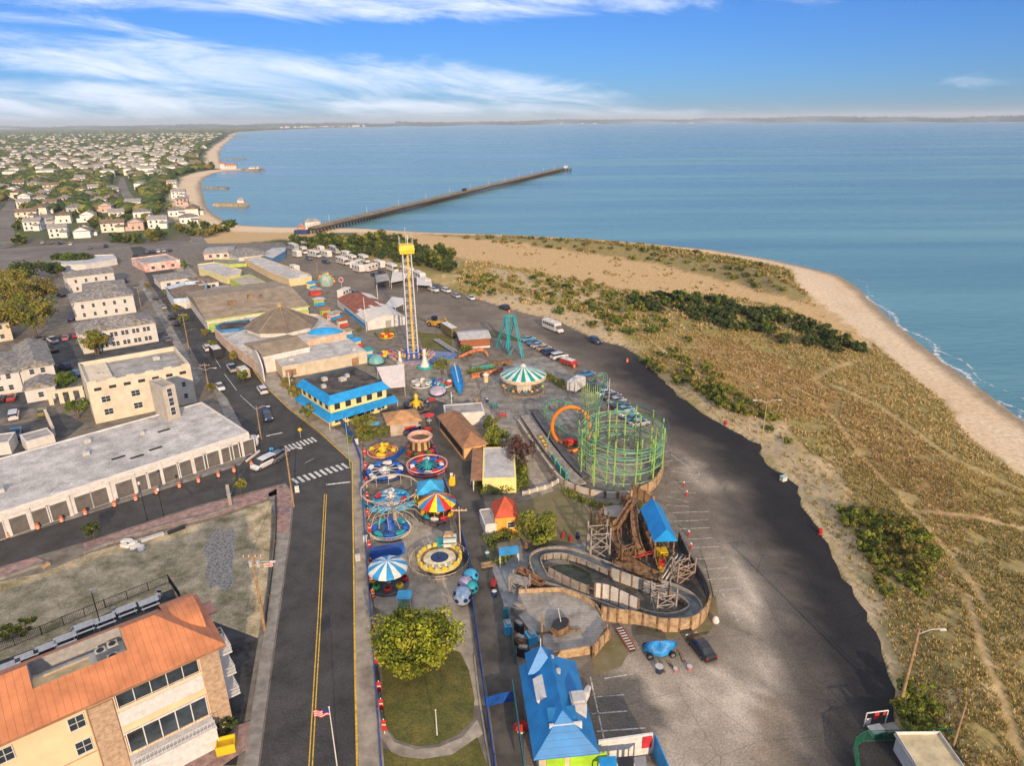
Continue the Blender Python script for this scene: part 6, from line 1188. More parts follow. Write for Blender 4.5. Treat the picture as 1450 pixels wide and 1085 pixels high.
for a_,b_,hh in ((-1.6,-1.6,2.4),(1.6,-1.6,2.6),(1.6,1.6,2.4),(-1.6,1.6,2.4)): q.tube([(a_,b_,H+2),(a_,b_,H+2+hh)],0.06,4)
q.tube([(0,0,H+2),(0,0,H+6.5)],0.05,4); q.tube([(0.5,0.5,H+2),(0.5,0.5,H+4.5)],0.12,5); q.build('antenna',whites,t)
q=MB(); q.lathe((0,0,0.9),[(1.8,0),(2.5,0),(2.5,1.1),(1.8,1.1),(1.8,0)],16); q.build('gondola',blues,t)
for k in range(12):
    a_=2*PI*k/12; q=MB(); q.box((2.8*math.cos(a_),2.8*math.sin(a_),0.9),(0.5,0.5,0.25),a_); q.box((2.6*math.cos(a_),2.6*math.sin(a_),0.9),(0.12,0.5,1.0),a_); q.build('seat',[pinks,yels][k%2],t)
t=thing('tower_fence','ring of curved yellow and pink fence arms round the foot of the drop tower','fence',G(584,512)); q=MB(); n=26
for k in range(n):
    a_=2*PI*k/n; q.mi=k%2; q.tube([(4.2*math.cos(a_),4.2*math.sin(a_),0),(4.6*math.cos(a_),4.6*math.sin(a_),0.9),(5.4*math.cos(a_),5.4*math.sin(a_),1.7),(6.2*math.cos(a_+0.05),6.2*math.sin(a_+0.05),2.0)],0.09,5)
q.build('arms',[mk('arm_yellow',(0.60,0.45,0.16),0.5),pinks],t); q=MB(); q.tube([(4.7*math.cos(2*PI*k/24),4.7*math.sin(2*PI*k/24),1.0) for k in range(24)],0.07,5,closed=True); q.tube([(5.4*math.cos(2*PI*k/24),5.4*math.sin(2*PI*k/24),1.7) for k in range(24)],0.05,5,closed=True); q.build('ring_rail',pinks,t)
# flared white columns
for x,y,sc_,lb in ((602,521,1.0,'white flared column on a green round base in front of the drop tower'),(567,517,0.7,'smaller yellowish flared column left of the drop tower foot')):
    t=thing('flared_column',lb,'column',G(x,y)); q=MB(); q.smooth=True; q.lathe((0,0,0.5),[(1.3*sc_,0),(0.75*sc_,1.2*sc_),(0.42*sc_,2.6*sc_),(0.40*sc_,4.6*sc_),(0.0,4.65*sc_)],14); q.build('shaft',whites,t); q=MB(); q.lathe((0,0,0),[(2.0*sc_,0),(2.1*sc_,0.5),(0.01,0.55)],20,mis=[0,1]); q.build('base',[mk('fibre_green',(0.05,0.40,0.15)),skyb],t)
    q=MB()
    for k in range(6): a_=k*PI/3; q.tube([(0.4*math.cos(a_),0.4*math.sin(a_),3.2*sc_),(1.3*math.cos(a_),1.3*math.sin(a_),4.0*sc_)],0.07,5)
    q.build('arm',yels,t)
for x,y,lb in ((590,512,'blue low pool-like platform left of the flared column'),(620,505,'blue patterned floor right of the tower')):
    t=thing('ride_platform',lb,'platform',G(x,y)); q=MB(); q.lathe((0,0,0.03),[(3.6,0),(3.6,0.25),(0.01,0.28)],18,sx=1.5); q.build('deck',mk('deck_blue',(0.04,0.16,0.36),0.5,scale=0.8,col2=(0.3,0.25,0.3)),t); q=MB(); q.tube([(5.3*math.cos(2*PI*k/20),3.6*math.sin(2*PI*k/20),0.9) for k in range(20)],0.05,4,closed=True)
    for k in range(10): q.tube([(5.3*math.cos(PI*k/5),3.6*math.sin(PI*k/5),0.2),(5.3*math.cos(PI*k/5),3.6*math.sin(PI*k/5),0.9)],0.04,4)
    q.build('rail',blues,t)
# swinging ship with teal frame
o=G(722,502); t=thing('swing_ship','teal swinging-ship ride with a tall double A-frame','ride',o); hT=HT(724,500,448)
T1=rel(G(716,447.6,hT),o); T2=rel(G(727,447.6,hT),o); T1.z=hT; T2.z=hT; q=MB()
for a_,pxs in ((T1,((702,492),(721,503))),(T2,((717,492),(739,507)))):
    for p in pxs: g=rel(G(*p),o); q.tube([a_,g],0.22,6); q.tube([a_+Vector((0.5,0,0)),g+Vector((0.5,0,0))],0.12,5)
q.tube([T1,T2],0.28,6); q.build('frame',tealm,t); q=MB()
for f_ in (0.3,0.55,0.8):
    for a_,pxs in ((T1,((702,492),(721,503))),(T2,((717,492),(739,507)))):
        g=[rel(G(*p),o) for p in pxs]; q.tube([a_.lerp(g[0],f_),a_.lerp(g[1],f_)],0.08,4)
q.build('brace',tealm,t)
q=MB(); q.smooth=True; mid=(T1+T2)/2; v=[];n=11
for k in range(n):
    u=(k/(n-1)-0.5)*2; w_=1.1*math.sqrt(max(0.02,1-u*u*0.85)); zz=1.0+2.6*u*u
    for j in range(7): a_=PI*j/6; v.append((mid.x-1+u*2.2,mid.y+u*-4.6+w_*math.cos(a_)*0.9,zz-0.9*math.sin(a_)*w_))
q.add(v,[(k*7+j,k*7+j+1,(k+1)*7+j+1,(k+1)*7+j) for k in range(n-1) for j in range(6)]); q.build('hull',mk('hull_grey',(0.38,0.40,0.42),0.5,scale=1,col2=(0.05,0.28,0.35)),t)
q=MB(); q.tube([mid,(mid.x-1,mid.y-2,1.8)],0.12,5); q.tube([mid,(mid.x-1,mid.y+2,1.8)],0.12,5); q.build('swing_arm',tealm,t)
# wave swinger
o=G(741,551); t=thing('swing_carousel','swing carousel with a teal and white striped canopy','ride',o,0.1); zr=HT(741,551,533)
q=MB(); q.lathe((0,0,zr+0.55),[(5.35,0),(3.2,0.95),(1.0,1.75),(0.45,1.95)],28,mis=[0,1]); q.build('canopy',[mk('canvas_teal',(0.0,0.27,0.25),0.6),mk('canvas_white',(0.62,0.64,0.60),0.6)],t)
q=MB(); q.lathe((0,0,zr-0.45),[(5.2,0),(5.45,0.25),(5.5,0.9),(5.3,1.02)],28); q.lathe((0,0,zr-0.45),[(5.2,0),(0.8,0.6)],28); q.build('rim',mk('rim_cream',(0.60,0.48,0.33),0.5,var=0.12,scale=2),t)
q=MB(); q.lathe((0,0,zr+2.4),[(0.5,0),(0.75,0.2),(0.35,0.6),(0.01,0.8)],12); q.build('finial',whites,t)
q=MB(); q.lathe((0,0,1.7),[(1.1,0),(1.5,0.7),(1.25,1.4),(1.6,zr-1.9)],14); q.build('column',mk('col_peach',(0.62,0.38,0.25),0.5,var=0.12,scale=1.5),t); q=MB(); q.lathe((0,0,0),[(2.0,0),(2.0,1.7),(0.9,1.75)],10,mis=[0,1]); q.build('base',[whites,mk('base_cream',(0.55,0.50,0.4))],t)
for k in range(20):
    a_=2*PI*k/20; q=MB(); r=4.7; q.tube([(r*math.cos(a_),r*math.sin(a_),zr-0.3),(r*math.cos(a_),r*math.sin(a_),1.3)],0.02,3); q.box((r*math.cos(a_),r*math.sin(a_),0.9),(0.45,0.4,0.4),a_); q.build('seat',[tealb,yels,pinks][k%3],t)
def ringfence(name,label,px,py,r,h,m,n=36,sy=1.0,z=0,cat='fence',dens=3,group=None):
    o=G(px,py); t=thing(name,label,cat,o,0,group); q=MB(); P=[(r*math.cos(2*PI*k/n),r*sy*math.sin(2*PI*k/n)) for k in range(n)]
    q.tube([(p[0],p[1],z+h) for p in P],0.05,4,closed=True); q.tube([(p[0],p[1],z+h*0.5) for p in P],0.035,4,closed=True); q.build('rail',m,t); q=MB()
    for p in P[::1]: q.tube([(p[0],p[1],z),(p[0],p[1],z+h)],0.04,4)
    q.build('post',m,t); return t
ringfence('round_fence','round fence with planters about the swing carousel',742,562,10.2,1.0,mk('rail_dark',(0.10,0.09,0.08),0.6),44)
ringfence('round_fence','inner pale curb fence about the swing carousel base',742,556,4.6,0.7,timberl,24)
# generic small flat ride
def lathe_thing(q,c,prof,n=20,mis=None,sx=1,sy=1): q.lathe(c,prof,n,mis=mis,sx=sx,sy=sy); return q
rd=random.Random(77)
def kiddie(label,px,py,r,fl,rimm,hub,carm,ncar=8,hubh=1.6,fence=None,cars='tub',arms=True,name='round_ride'):
    o=G(px,py); t=thing(name,label,'ride',o,rd.random()); q=MB(); lathe_thing(q,(0,0,0.03),[(r,0),(r,0.28),(0.01,0.32)],24,mis=[0]); q.build('floor',fl,t)
    q=MB(); q.tube([(r*math.cos(2*PI*k/28),r*math.sin(2*PI*k/28),0.32) for k in range(28)],0.16,5,closed=True); q.build('rim',rimm,t)
    q=MB(); q.smooth=True; lathe_thing(q,(0,0,0.3),[(r*0.26,0),(r*0.24,hubh*0.4),(r*0.10,hubh*0.6),(r*0.16,hubh*0.85),(0.01,hubh)],16); q.build('hub',hub,t)
    if arms:
        q=MB()
        for k in range(ncar): a_=2*PI*k/ncar; q.tube([(r*0.1*math.cos(a_),r*0.1*math.sin(a_),hubh*0.5+0.3),(r*0.68*math.cos(a_),r*0.68*math.sin(a_),0.65)],0.07,5)
        q.build('arm',hub,t)
    for k in range(ncar):
        a_=2*PI*k/ncar; x_,y_=r*0.74*math.cos(a_),r*0.74*math.sin(a_); q=MB(); 
        if cars=='tub': q.smooth=True; q.lathe((x_,y_,0.42),[(0.25,0),(0.62,0.15),(0.70,0.6),(0.58,0.62),(0.5,0.25),(0.01,0.2)],10)
        else: loft(q,[(-0.9,0.25,0.4,0.8),(-0.6,0.42,0.35,1.0),(0.1,0.45,0.35,0.85),(0.6,0.36,0.35,0.8),(1.0,0.12,0.4,0.6)],ch=0.12); ca,sa=math.cos(a_+PI/2),math.sin(a_+PI/2); q.v=[(x_+vx*ca-vy*sa,y_+vx*sa+vy*ca,vz) for vx,vy,vz in q.v]
        q.build('ride_car',carm[k%len(carm)],t)
    if fence:
        q=MB(); R_=r*1.12; n=30
        q.tube([(R_*math.cos(2*PI*k/n),R_*math.sin(2*PI*k/n),1.0) for k in range(n)],0.06,4,closed=True); q.tube([(R_*math.cos(2*PI*k/n),R_*math.sin(2*PI*k/n),0.5) for k in range(n)],0.04,4,closed=True)
        for k in range(n): q.tube([(R_*math.cos(2*PI*k/n),R_*math.sin(2*PI*k/n),0),(R_*math.cos(2*PI*k/n),R_*math.sin(2*PI*k/n),1.0)],0.035,4)
        q.build('fence',fence,t)
    return t
brownf=mk('floor_brown',(0.16,0.10,0.07),0.8,var=0.3); navyf=mk('floor_navy',(0.02,0.045,0.10),0.5,var=0.2); greyf=mk('floor_grey',(0.13,0.14,0.15),0.8,var=0.2)
kiddie('round ride with brown floor and yellow centre nearest the corner gate',542,641,2.9,brownf,pinks,yels,[mk('ride_brown',(0.3,0.12,0.06)),yels],8,1.9,None,'boat')
kiddie('dark blue round ride with white star-like centre beside the blue fence',545,670,3.9,navyf,darkb,whites,[whites,blues],10,1.0,None,'boat')
t=kiddie('red-rimmed round ride with a teal centre by the midway',605,664,3.6,navyf,mk('rim_rose',(0.55,0.12,0.13),0.5),tealb,[whites,reds,blues],12,1.5,None,'boat')
q=MB(); q.tube([(3.7*math.cos(2*PI*k/24),3.7*math.sin(2*PI*k/24),1.0) for k in range(24)],0.14,5,closed=True); q.build('upper_ring',pinks,t)
t=kiddie('sky-blue and white boat ride inside a ring of pale railings',554,709,3.1,skyb,skyb,whites,[skyb,whites,reds],6,1.5,None,'boat')
t=thing('ride_railing','ring of white railings and blue panels round the boat ride','fence',G(553,706)); q=MB(); n=14; r=4.9
for k in range(n): a_=2*PI*k/n; q.tube([(r*math.cos(a_),r*math.sin(a_),0),(r*math.cos(a_),r*math.sin(a_),1.9)],0.06,5)
q.tube([(r*math.cos(2*PI*k/n),r*math.sin(2*PI*k/n),1.9) for k in range(n)],0.14,5,closed=True); q.build('rail',mk('rail_tan',(0.48,0.40,0.30),0.6),t); q=MB()
for k in range(8,13): a_=2*PI*(k+0.5)/n; q.box((r*math.cos(a_),r*math.sin(a_),0.1),(0.1,2.0,1.0),a_)
q.build('panel',skyb,t)
kiddie('blue aeroplane ride with many thin curved pale arms',553,752,3.2,greyf,whites,blues,[blues,tealb],8,1.9,mk('rail_tan2',(0.42,0.36,0.28)),'boat')
t=thing('arched_arms','tangle of pale curved ride arms over the aeroplane ride','ride arms',G(560,742)); q=MB()
for k in range(16):
    a_=2*PI*k/16; q.tube([(0,0,2.2),(1.6*math.cos(a_),1.6*math.sin(a_),3.3),(3.4*math.cos(a_+0.25),3.4*math.sin(a_+0.25),2.9),(4.3*math.cos(a_+0.35),4.3*math.sin(a_+0.35),1.6)],0.05,4)
q.build('arm',mk('arm_bone',(0.45,0.37,0.27),0.6),t); q=MB(); q.cyl((0,0,0),0.3,2.4,8); q.build('post',MATS['arm_bone'],t)
# spinning disc
o=G(623,799); t=thing('spinning_disc','tilting disc ride with pale yellow concentric rings','ride',o); q=MB(); q.lathe((0,0,0.7),[(3.2,0),(3.25,0.35),(2.75,0.42)],28); q.build('outer_ring',mk('ring_lemon',(0.58,0.50,0.20),0.5,var=0.1),t); q=MB(); q.lathe((0,0,0.7),[(2.75,0.36),(2.35,0.2)],28); q.build('dark_ring',timber,t); q=MB(); q.lathe((0,0,0.7),[(2.35,0.30),(1.3,0.5)],28,mis=[0,0,0,1]); q.build('disc',[mk('ring_cream',(0.60,0.52,0.30),0.5),whites],t); q=MB(); q.lathe((0,0,0.7),[(1.25,0.52),(0.3,0.62),(0.25,1.1),(0.01,1.15)],18); q.build('hub',darkb,t); q=MB(); q.cyl((0,0,0),1.2,0.75,12); q.build('pedestal',dark,t)
for k in range(20): a_=2*PI*k/20; q=MB(); q.box((3.05*math.cos(a_),3.05*math.sin(a_),1.05),(0.35,0.6,0.5),a_); q.build('seat',[yels,MATS['ring_lemon']][k%2],t)
ringfence('round_fence','pale railing round the yellow disc ride',622,799,4.3,1.0,MATS['rail_tan'],28)
# teacup drum ride
o=G(596,640); t=thing('drum_ride','drum-shaped ride with a wide pink ring on top and dark painted skirt','ride',o); q=MB(); q.lathe((0,0,0),[(2.9,0),(2.9,0.9),(2.2,1.0)],20,mis=[0,1,2]); q.build('base',[reds,mk('fibre_dark',(0.05,0.05,0.03)),mk('fibre_olive',(0.15,0.14,0.04))],t); q=MB(); q.lathe((0,0,1.0),[(1.9,0),(1.7,1.6),(2.0,2.0)],18,mis=[0,1]); q.build('drum',[mk('drum_dark',(0.14,0.05,0.03)),mk('drum_yellow',(0.45,0.35,0.15))],t); q=MB(); q.lathe((0,0,2.9),[(1.75,0),(2.3,0.1),(2.45,0.5),(2.2,0.75),(1.75,0.5),(1.7,0.1)],24); q.build('top_ring',mk('ring_salmon',(0.62,0.36,0.26),0.5,var=0.15,scale=2),t); q=MB(); q.lathe((0,0,2.9),[(1.75,0.1),(0.01,0.1)],24); q.build('top_deck',brownf,t)
# blue tent canopy and rainbow merry-go-round
t=canopy('blue_tent','square blue tent canopy between the red ride and the rainbow carousel',[(590,701),(629,699),(628,681),(591,683)],2.6,skyb,'tent'); q=MB(); P=GL([(590,701),(629,699),(628,681),(591,683)],2.6); l=t.location; v=[(p.x-l.x,p.y-l.y,2.62) for p in P]+[(0,0,4.2)]; q.add(v,[(0,1,4),(1,2,4),(2,3,4),(3,0,4)]); q.build('peak',skyb,t)
o=G(620,729); zr=2.3; t=thing('rainbow_carousel','merry-go-round under a red, yellow and blue striped umbrella canopy','ride',o,0.2); q=MB(); q.lathe((0,0,zr),[(3.1,0),(2.0,0.75),(0.7,1.45),(0.05,1.65)],15,mis=[0,1,2]); q.build('canopy',[mk('canvas_red',(0.60,0.03,0.02),0.6),mk('canvas_yellow',(0.80,0.58,0.02),0.6),mk('canvas_blue',(0.05,0.22,0.50),0.6)],t)
q=MB(); q.cyl((0,0,0.1),0.35,zr+0.9,10); q.build('column',yels,t); q=MB(); q.lathe((0,0,0.02),[(3.2,0),(3.2,0.3),(0.01,0.32)],22); q.build('floor',brownf,t)
for k in range(10):
    a_=2*PI*k/10; x_,y_=2.4*math.cos(a_),2.4*math.sin(a_); q=MB(); loft(q,[(-0.6,0.2,0.45,0.9),(0,0.35,0.4,1.0),(0.7,0.15,0.5,0.8)],ch=0.1); ca,sa=math.cos(a_+PI/2),math.sin(a_+PI/2); q.v=[(x_+vx*ca-vy*sa,y_+vx*sa+vy*ca,vz) for vx,vy,vz in q.v]; q.build('ride_car',[reds,yels,tealb,whites][k%4],t); q=MB(); q.tube([(x_,y_,0.3),(x_,y_,zr)],0.03,4); q.build('pole',yels,t)
q=MB(); n=22; R_=3.7
q.tube([(R_*math.cos(2*PI*k/n),R_*math.sin(2*PI*k/n),0.95) for k in range(n)],0.06,4,closed=True)
for k in range(n): q.tube([(R_*math.cos(2*PI*k/n),R_*math.sin(2*PI*k/n),0),(R_*math.cos(2*PI*k/n),R_*math.sin(2*PI*k/n),0.95)],0.04,4)
q.build('fence',mk('fence_navy',(0.03,0.06,0.15)),t)
# yellow figures
for x,y,lb in ((640,688,'yellow upright ride sign by the blue tent'),(592,712,'yellow block beside the rainbow carousel')):
    t=thing('yellow_figure',lb,'sign',G(x,y)); q=MB(); loft(q,[(-0.5,0.15,0,1.2),(-0.2,0.25,0,2.0),(0.3,0.25,0,1.7),(0.6,0.12,0.2,2.3)],ch=0.15); q.build('body',yels,t); q=MB(); q.box((0,0,2.0),(0.5,0.1,0.5)); q.build('sign_panel',whites,t)
# blue and white canopy carousel
o=G(551,828); zr=2.6; t=thing('umbrella_carousel','small carousel under a blue and white striped umbrella canopy','ride',o,0.1); q=MB(); q.lathe((0,0,zr),[(2.75,0),(2.65,0.35),(1.2,1.0),(0.05,1.3)],16,mis=[0,1]); q.build('canopy',[mk('canvas_azure',(0.03,0.27,0.55),0.6),MATS['canvas_white']],t); q=MB(); q.cyl((0,0,0.1),0.3,zr+0.8,10); q.build('column',whites,t); q=MB(); q.lathe((0,0,0.02),[(2.8,0),(2.8,0.3),(0.01,0.32)],22); q.build('floor',greyf,t)
for k in range(8): a_=2*PI*k/8; x_,y_=2.2*math.cos(a_),2.2*math.sin(a_); q=MB(); q.smooth=True; q.lathe((x_,y_,0.35),[(0.2,0),(0.5,0.2),(0.55,0.7),(0.3,0.8)],10); q.build('ride_car',[reds,yels,mk('fibre_leaf',(0.05,0.35,0.1))][k%3],t)
t=thing('glass_booth','pale square operator canopy with coloured panels in front of the big tree','booth',G(574,860)); q=MB(); q.box((0,0,1.9),(1.9,1.9,0.1)); q.build('roof',skyb,t); q=MB(); q.box((0,0,0),(1.6,1.6,1.0)); q.build('counter',mk('booth_multi',(0.05,0.35,0.2),0.6,scale=2,col2=(0.5,0.2,0.1)),t); q=MB()
for a_ in (-0.85,0.85):
    for b_ in (-0.85,0.85): q.box((a_,b_,0),(0.08,0.08,1.9))
q.build('post',whites,t)
# spotted balloon-like ride pods
for i,(x,y,s_,m,lb) in enumerate(((667,828,1.0,skyb,'topmost blue pod with dark spots by the midway fence'),(660,838,0.95,mk('pod_lilac',(0.40,0.36,0.55),0.45,var=0.2),'lilac pod with dark spots in the middle of the pod cluster'),(668,842,0.85,tealb,'teal pod pressed against the lilac one'),(655,857,1.15,mk('pod_silver',(0.36,0.42,0.55),0.4,var=0.2,col2=(0.08,0.16,0.32)),'lowest silver-blue pod with round dark windows'))):
    t=thing('spinning_pod',lb,'ride pod',G(x,y),i*1.1,'spotted spinning pods'); q=MB(); q.smooth=True; R_=1.12*s_; q.lathe((0,0,0.2),[(R_*math.cos(-PI/2+PI*k/10)+0.001,R_+R_*math.sin(-PI/2+PI*k/10)) for k in range(11)],18); q.build('shell',m,t)
    for k in range(10):
        a_=k*2.4; e_=-0.1+0.75*((k*0.37)%1); d=Vector((math.cos(a_)*math.cos(e_),math.sin(a_)*math.cos(e_),math.sin(e_))); c_=Vector((0,0,0.2+R_))+d*(R_-0.02); q=MB(); u1=d.cross(Vector((0,0,1))).normalized(); u2=d.cross(u1); q.add([c_+d*0.04+(u1*math.cos(j*PI/5)+u2*math.sin(j*PI/5))*0.27*s_ for j in range(10)],[tuple(range(10))[::-1],tuple(range(10))]); q.build('spot',darkb,t)
    q=MB(); q.cyl((0,0,0),0.5,0.35,10); q.build('base',dark,t)
# ticket booth
t=thing('ticket_booth','white ticket booth with turquoise awning and tan roof by the midway fence','booth',G(638,779),0.05); q=MB(); q.box((0,0,0),(1.9,1.7,2.2)); q.build('wall',whites,t); q=MB(); q.box((-0.3,0.5,2.2),(1.6,1.4,0.5),top=0.6); q.build('roof',timberl,t); q=MB(); q.add([(-1.6,-1.0,1.7),(0.9,-1.0,1.7),(0.9,-0.2,2.3),(-1.6,-0.2,2.3)],[(0,1,2,3),(3,2,1,0)]); q.build('awning',tealb,t); q=MB(); q.box((-1.5,0,0),(0.8,1.4,1.9)); q.build('side_panel',tealb,t)
# blue storage boat
a=G(524,789);b_=G(573,781); t=thing('blue_barrier','long dark blue low barrier box beside the aeroplane ride','barrier',(a.x,a.y,0),math.atan2((b_-a).y,(b_-a).x)); q=MB(); q.box(((b_-a).length/2,0,0),((b_-a).length,1.6,1.1)); q.build('shell',blues,t); q=MB(); q.box(((b_-a).length/2,0,1.1),((b_-a).length*0.9,1.2,0.15)); q.build('lid',mk('lid_blue',(0.03,0.08,0.28),0.5),t)
# blue boat-shaped slide
a=G(644,530);b_=G(652,561); t=thing('blue_slide','bright blue boat-shaped slide on the plaza behind the snack row','slide',((a.x+b_.x)/2,(a.y+b_.y)/2,0),math.atan2((b_-a).y,(b_-a).x)); L_=(b_-a).length; q=MB(); q.smooth=True; v=[];n=13
for k in range(n):
    u=k/(n-1); w_=1.2*math.sin(PI*min(1,max(0.06,0.12+u*0.8)))**0.5; zz=2.6-1.3*u
    for j in range(7): a_=PI*j/6; v.append((-L_/2+u*L_,w_*math.cos(a_),zz-0.8*math.sin(a_)+0.15))
q.add(v,[(k*7+j,k*7+j+1,(k+1)*7+j+1,(k+1)*7+j) for k in range(n-1) for j in range(6)]); q.build('hull',mk('slide_blue',(0.01,0.24,0.62),0.35),t); q=MB(); q.box((0,0,0),(L_*0.8,0.8,0.9)); q.build('support',tealb,t); q=MB(); q.tube([(-L_/2,0,2.9),(L_*0.2,0,1.9)],0.12,5); q.build('inner_ridge',whites,t)
t=thing('oval_pad','white oval pad ride with a dark rim left of the blue slide','ride',G(620,556)); q=MB(); q.smooth=True; q.lathe((0,0,0.2),[(1.9,0),(2.0,0.4),(1.5,0.6),(0.01,0.62)],18,sy=1.5); q.build('shell',mk('pad_lilac',(0.50,0.42,0.48),0.5),t); q=MB(); q.lathe((0,0,0.0),[(2.1,0),(2.15,0.35),(1.9,0.4)],18,sy=1.5); q.build('rim',darkb,t)
kiddie('small teal and white ride just left of the blue slide',628,546,2.2,tealb,whites,reds,[whites,tealb,reds],6,1.4)
kiddie('dark spider-like ride with a yellow post in front of the white panel roof',590,578,3.2,greyf,timber,yels,[mk('ride_black',(0.03,0.03,0.05)),darkb],8,3.2)
kiddie('blue and teal octopus ride at the left of the plaza planting',617,545,2.0,blues,tealb,blues,[blues,tealb],6,1.6)
kiddie('round ride of black and white cups left of the plaza planting',597,546,2.6,greyf,whites,whites,[whites,mk('cup_grey',(0.3,0.3,0.32))],9,1.2)
t=thing('dark_dome','teal dome hood beside the white games hall','dome',G(533,514)); q=MB(); q.smooth=True; q.lathe((0,0,0),[(2.2*math.cos(PI/2*k/6)+0.001,2.4*math.sin(PI/2*k/6)) for k in range(7)],16); q.build('shell',mk('dome_teal',(0.15,0.36,0.36),0.5),t); q=MB(); q.lathe((0,0,0),[(2.35,0),(2.35,0.3),(2.2,0.3)],16); q.build('base',dark,t)
# orange fibreglass creature ride
a=G(648,512); t=thing('orange_slide','orange-red winding fibreglass slide in front of the red-brown workshop','slide',a); q=MB(); q.smooth=True; P=[rel(G(x,y),a)+Vector((0,0,z)) for x,y,z in ((647,511,0.9),(655,512,1.6),(663,509,1.8),(671,506,1.8),(680,505,2.0),(688,506,1.6),(691,509,1.0))]; q.tube(P,[0.35,0.4,0.45,0.6,0.6,0.45,0.2],8); q.build('chute',mk('fibre_orange',(0.48,0.17,0.08),0.6,var=0.25,scale=1.5),t); q=MB()
for p in P[1::2]: q.tube([(p.x,p.y,0),(p.x,p.y,p.z)],0.12,5)
q.build('support',timber,t)
for i,(x0,y0,x1,y1,m) in enumerate(((667,536,712,527,'fibre_orange'),(690,520,725,516,'timber_brown'),(667,526,700,521,'steel_teal'))):
    a=G(x0,y0);b_=G(x1,y1); t=thing('ride_wall',['low red-orange wall in front of the swing carousel','low brown wall behind the swing carousel hedge','low teal wall by the orange slide'][i],'wall',(a.x,a.y,0),math.atan2((b_-a).y,(b_-a).x)); L_=(b_-a).length; q=MB(); q.box((L_/2,0,0),(L_,0.5,1.2)); q.build('panel',MATS[m],t); q=MB(); q.box((L_/2,0,1.2),(L_+0.1,0.6,0.1)); q.build('coping',timber,t)
t=thing('plaza_barrel','small cream and yellow kiosk post at the carousel entrance','kiosk',G(688,541)); q=MB(); q.cyl((0,0,0),0.6,1.9,10); q.build('body',mk('kiosk_cream',(0.62,0.50,0.28)),t); q=MB(); q.cyl((0,0,1.9),0.85,0.5,10,r2=0.2); q.build('roof',whites,t)
# rainbow wheel
a=G(463,404); t=thing('rainbow_dome','rainbow coloured dome ride at the edge of the trailer car park','ride',a); q=MB(); q.smooth=True; q.lathe((0,0,0),[(2.6,0),(2.9,1.5),(2.4,3.4),(1.2,4.6),(0.01,4.9)],14); q.build('shell',mk('rainbow_blue',(0.15,0.30,0.45),0.6,scale=0.8,col2=(0.45,0.45,0.15)),t)
cols=[mk('canvas_red',(1,0,0)),MATS['canvas_yellow'],orangem,MATS['fibre_leaf']]
for k in range(13): a_=PI*k/12; q=MB(); q.smooth=True; q.lathe((3.2*math.cos(a_),-0.3,0.6+4.3*math.sin(a_)),[(0.01,-0.5),(0.5,0),(0.01,0.5)],8); q.build('petal',cols[k%4],t)
t=thing('round_sign','small red and white round sign on a pole beside the rainbow dome','sign',G(484,408)); q=MB(); q.tube([(0,0,0),(0,0,2.4)],0.06,5); q.build('pole',whites,t); q=MB(); q.tube([(0.8*math.cos(k*PI/8),0,3.2+0.9*math.sin(k*PI/8)) for k in range(16)],0.22,6,closed=True); q.build('ring',[mk('sign_redwhite',(0.55,0.08,0.06),0.6,scale=3,col2=(0.6,0.58,0.55))],t)
# market tents
for i,(pxs,h,m,lb,nm) in enumerate((([(533,400),(552,396),(548,387),(531,390)],2.7,'roof_grey_membrane','grey stall tent left of the long market tent','market_tent'),([(553,400),(573,396),(577,387),(556,384)],2.7,'roof_pale','long pale market tent behind the tall tower','market_tent'),([(545,432),(560,436),(572,430),(571,422),(555,420)],2.4,'steel_white','white party tent between the curved shed and the tower','party_tent'),([(590,403),(612,404),(610,395),(590,392)],2.7,'steel_white','white tent roof right behind the tower','market_tent'))): canopy(nm,lb,pxs,h,MATS[m],'tent')
# --- coaster
def dbl(q,q2,P,gauge=0.85,r=0.07,ties=1.1,closed=False):
    P=[Vector(p) for p in P]; A=[];B=[];n=len(P)
    for i,p in enumerate(P):
        tt_=(P[min(i+1,n-1)]-P[max(i-1,0)]); tt_.z=0; 
        if tt_.length<1e-4: tt_=Vector((1,0,0))
        tt_.normalize(); nn=Vector((-tt_.y,tt_.x,0))*gauge/2; A.append(p+nn); B.append(p-nn)
    q.tube(A,r,5); q.tube(B,r,5); q.tube([p-Vector((0,0,0.35)) for p in P],r*1.3,5)
    for i in range(0,n,max(1,int(ties))): q2.tube([A[i],P[i]-Vector((0,0,0.35)),B[i]],0.035,4)
def smooth_path(K,m=10):
    out=[];n=len(K)
    for i in range(n-1):
        p0=Vector(K[max(i-1,0)]);p1=Vector(K[i]);p2=Vector(K[i+1]);p3=Vector(K[min(i+2,n-1)])
        for j in range(m): t_=j/m; out.append(0.5*((2*p1)+(p2-p0)*t_+(2*p0-5*p1+4*p2-p3)*t_*t_+(3*p1-p0-3*p2+p3)*t_**3))
    out.append(Vector(K[-1])); return out
o=G(877,664); t=thing('roller_coaster','steel roller coaster with lime green supports and an orange loop','roller coaster',o); Rx,Ry=7.6,9.0
q=MB(); q2=MB(); helix=[]
for k in range(150):
    a_=-2.6+k*0.118; f_=k/149; helix.append((Rx*(1-0.12*f_)*math.cos(a_),Ry*(1-0.1*f_)*math.sin(a_),8.7-6.0*f_+0.4*math.sin(a_*1.5)))
lh=rel(G(845,596),o); st=[(lh.x,lh.y+14,2.0),(lh.x-0.5,lh.y+8,5.5),(lh.x,lh.y+3,9.2),(lh.x+1.5,lh.y,9.6)]
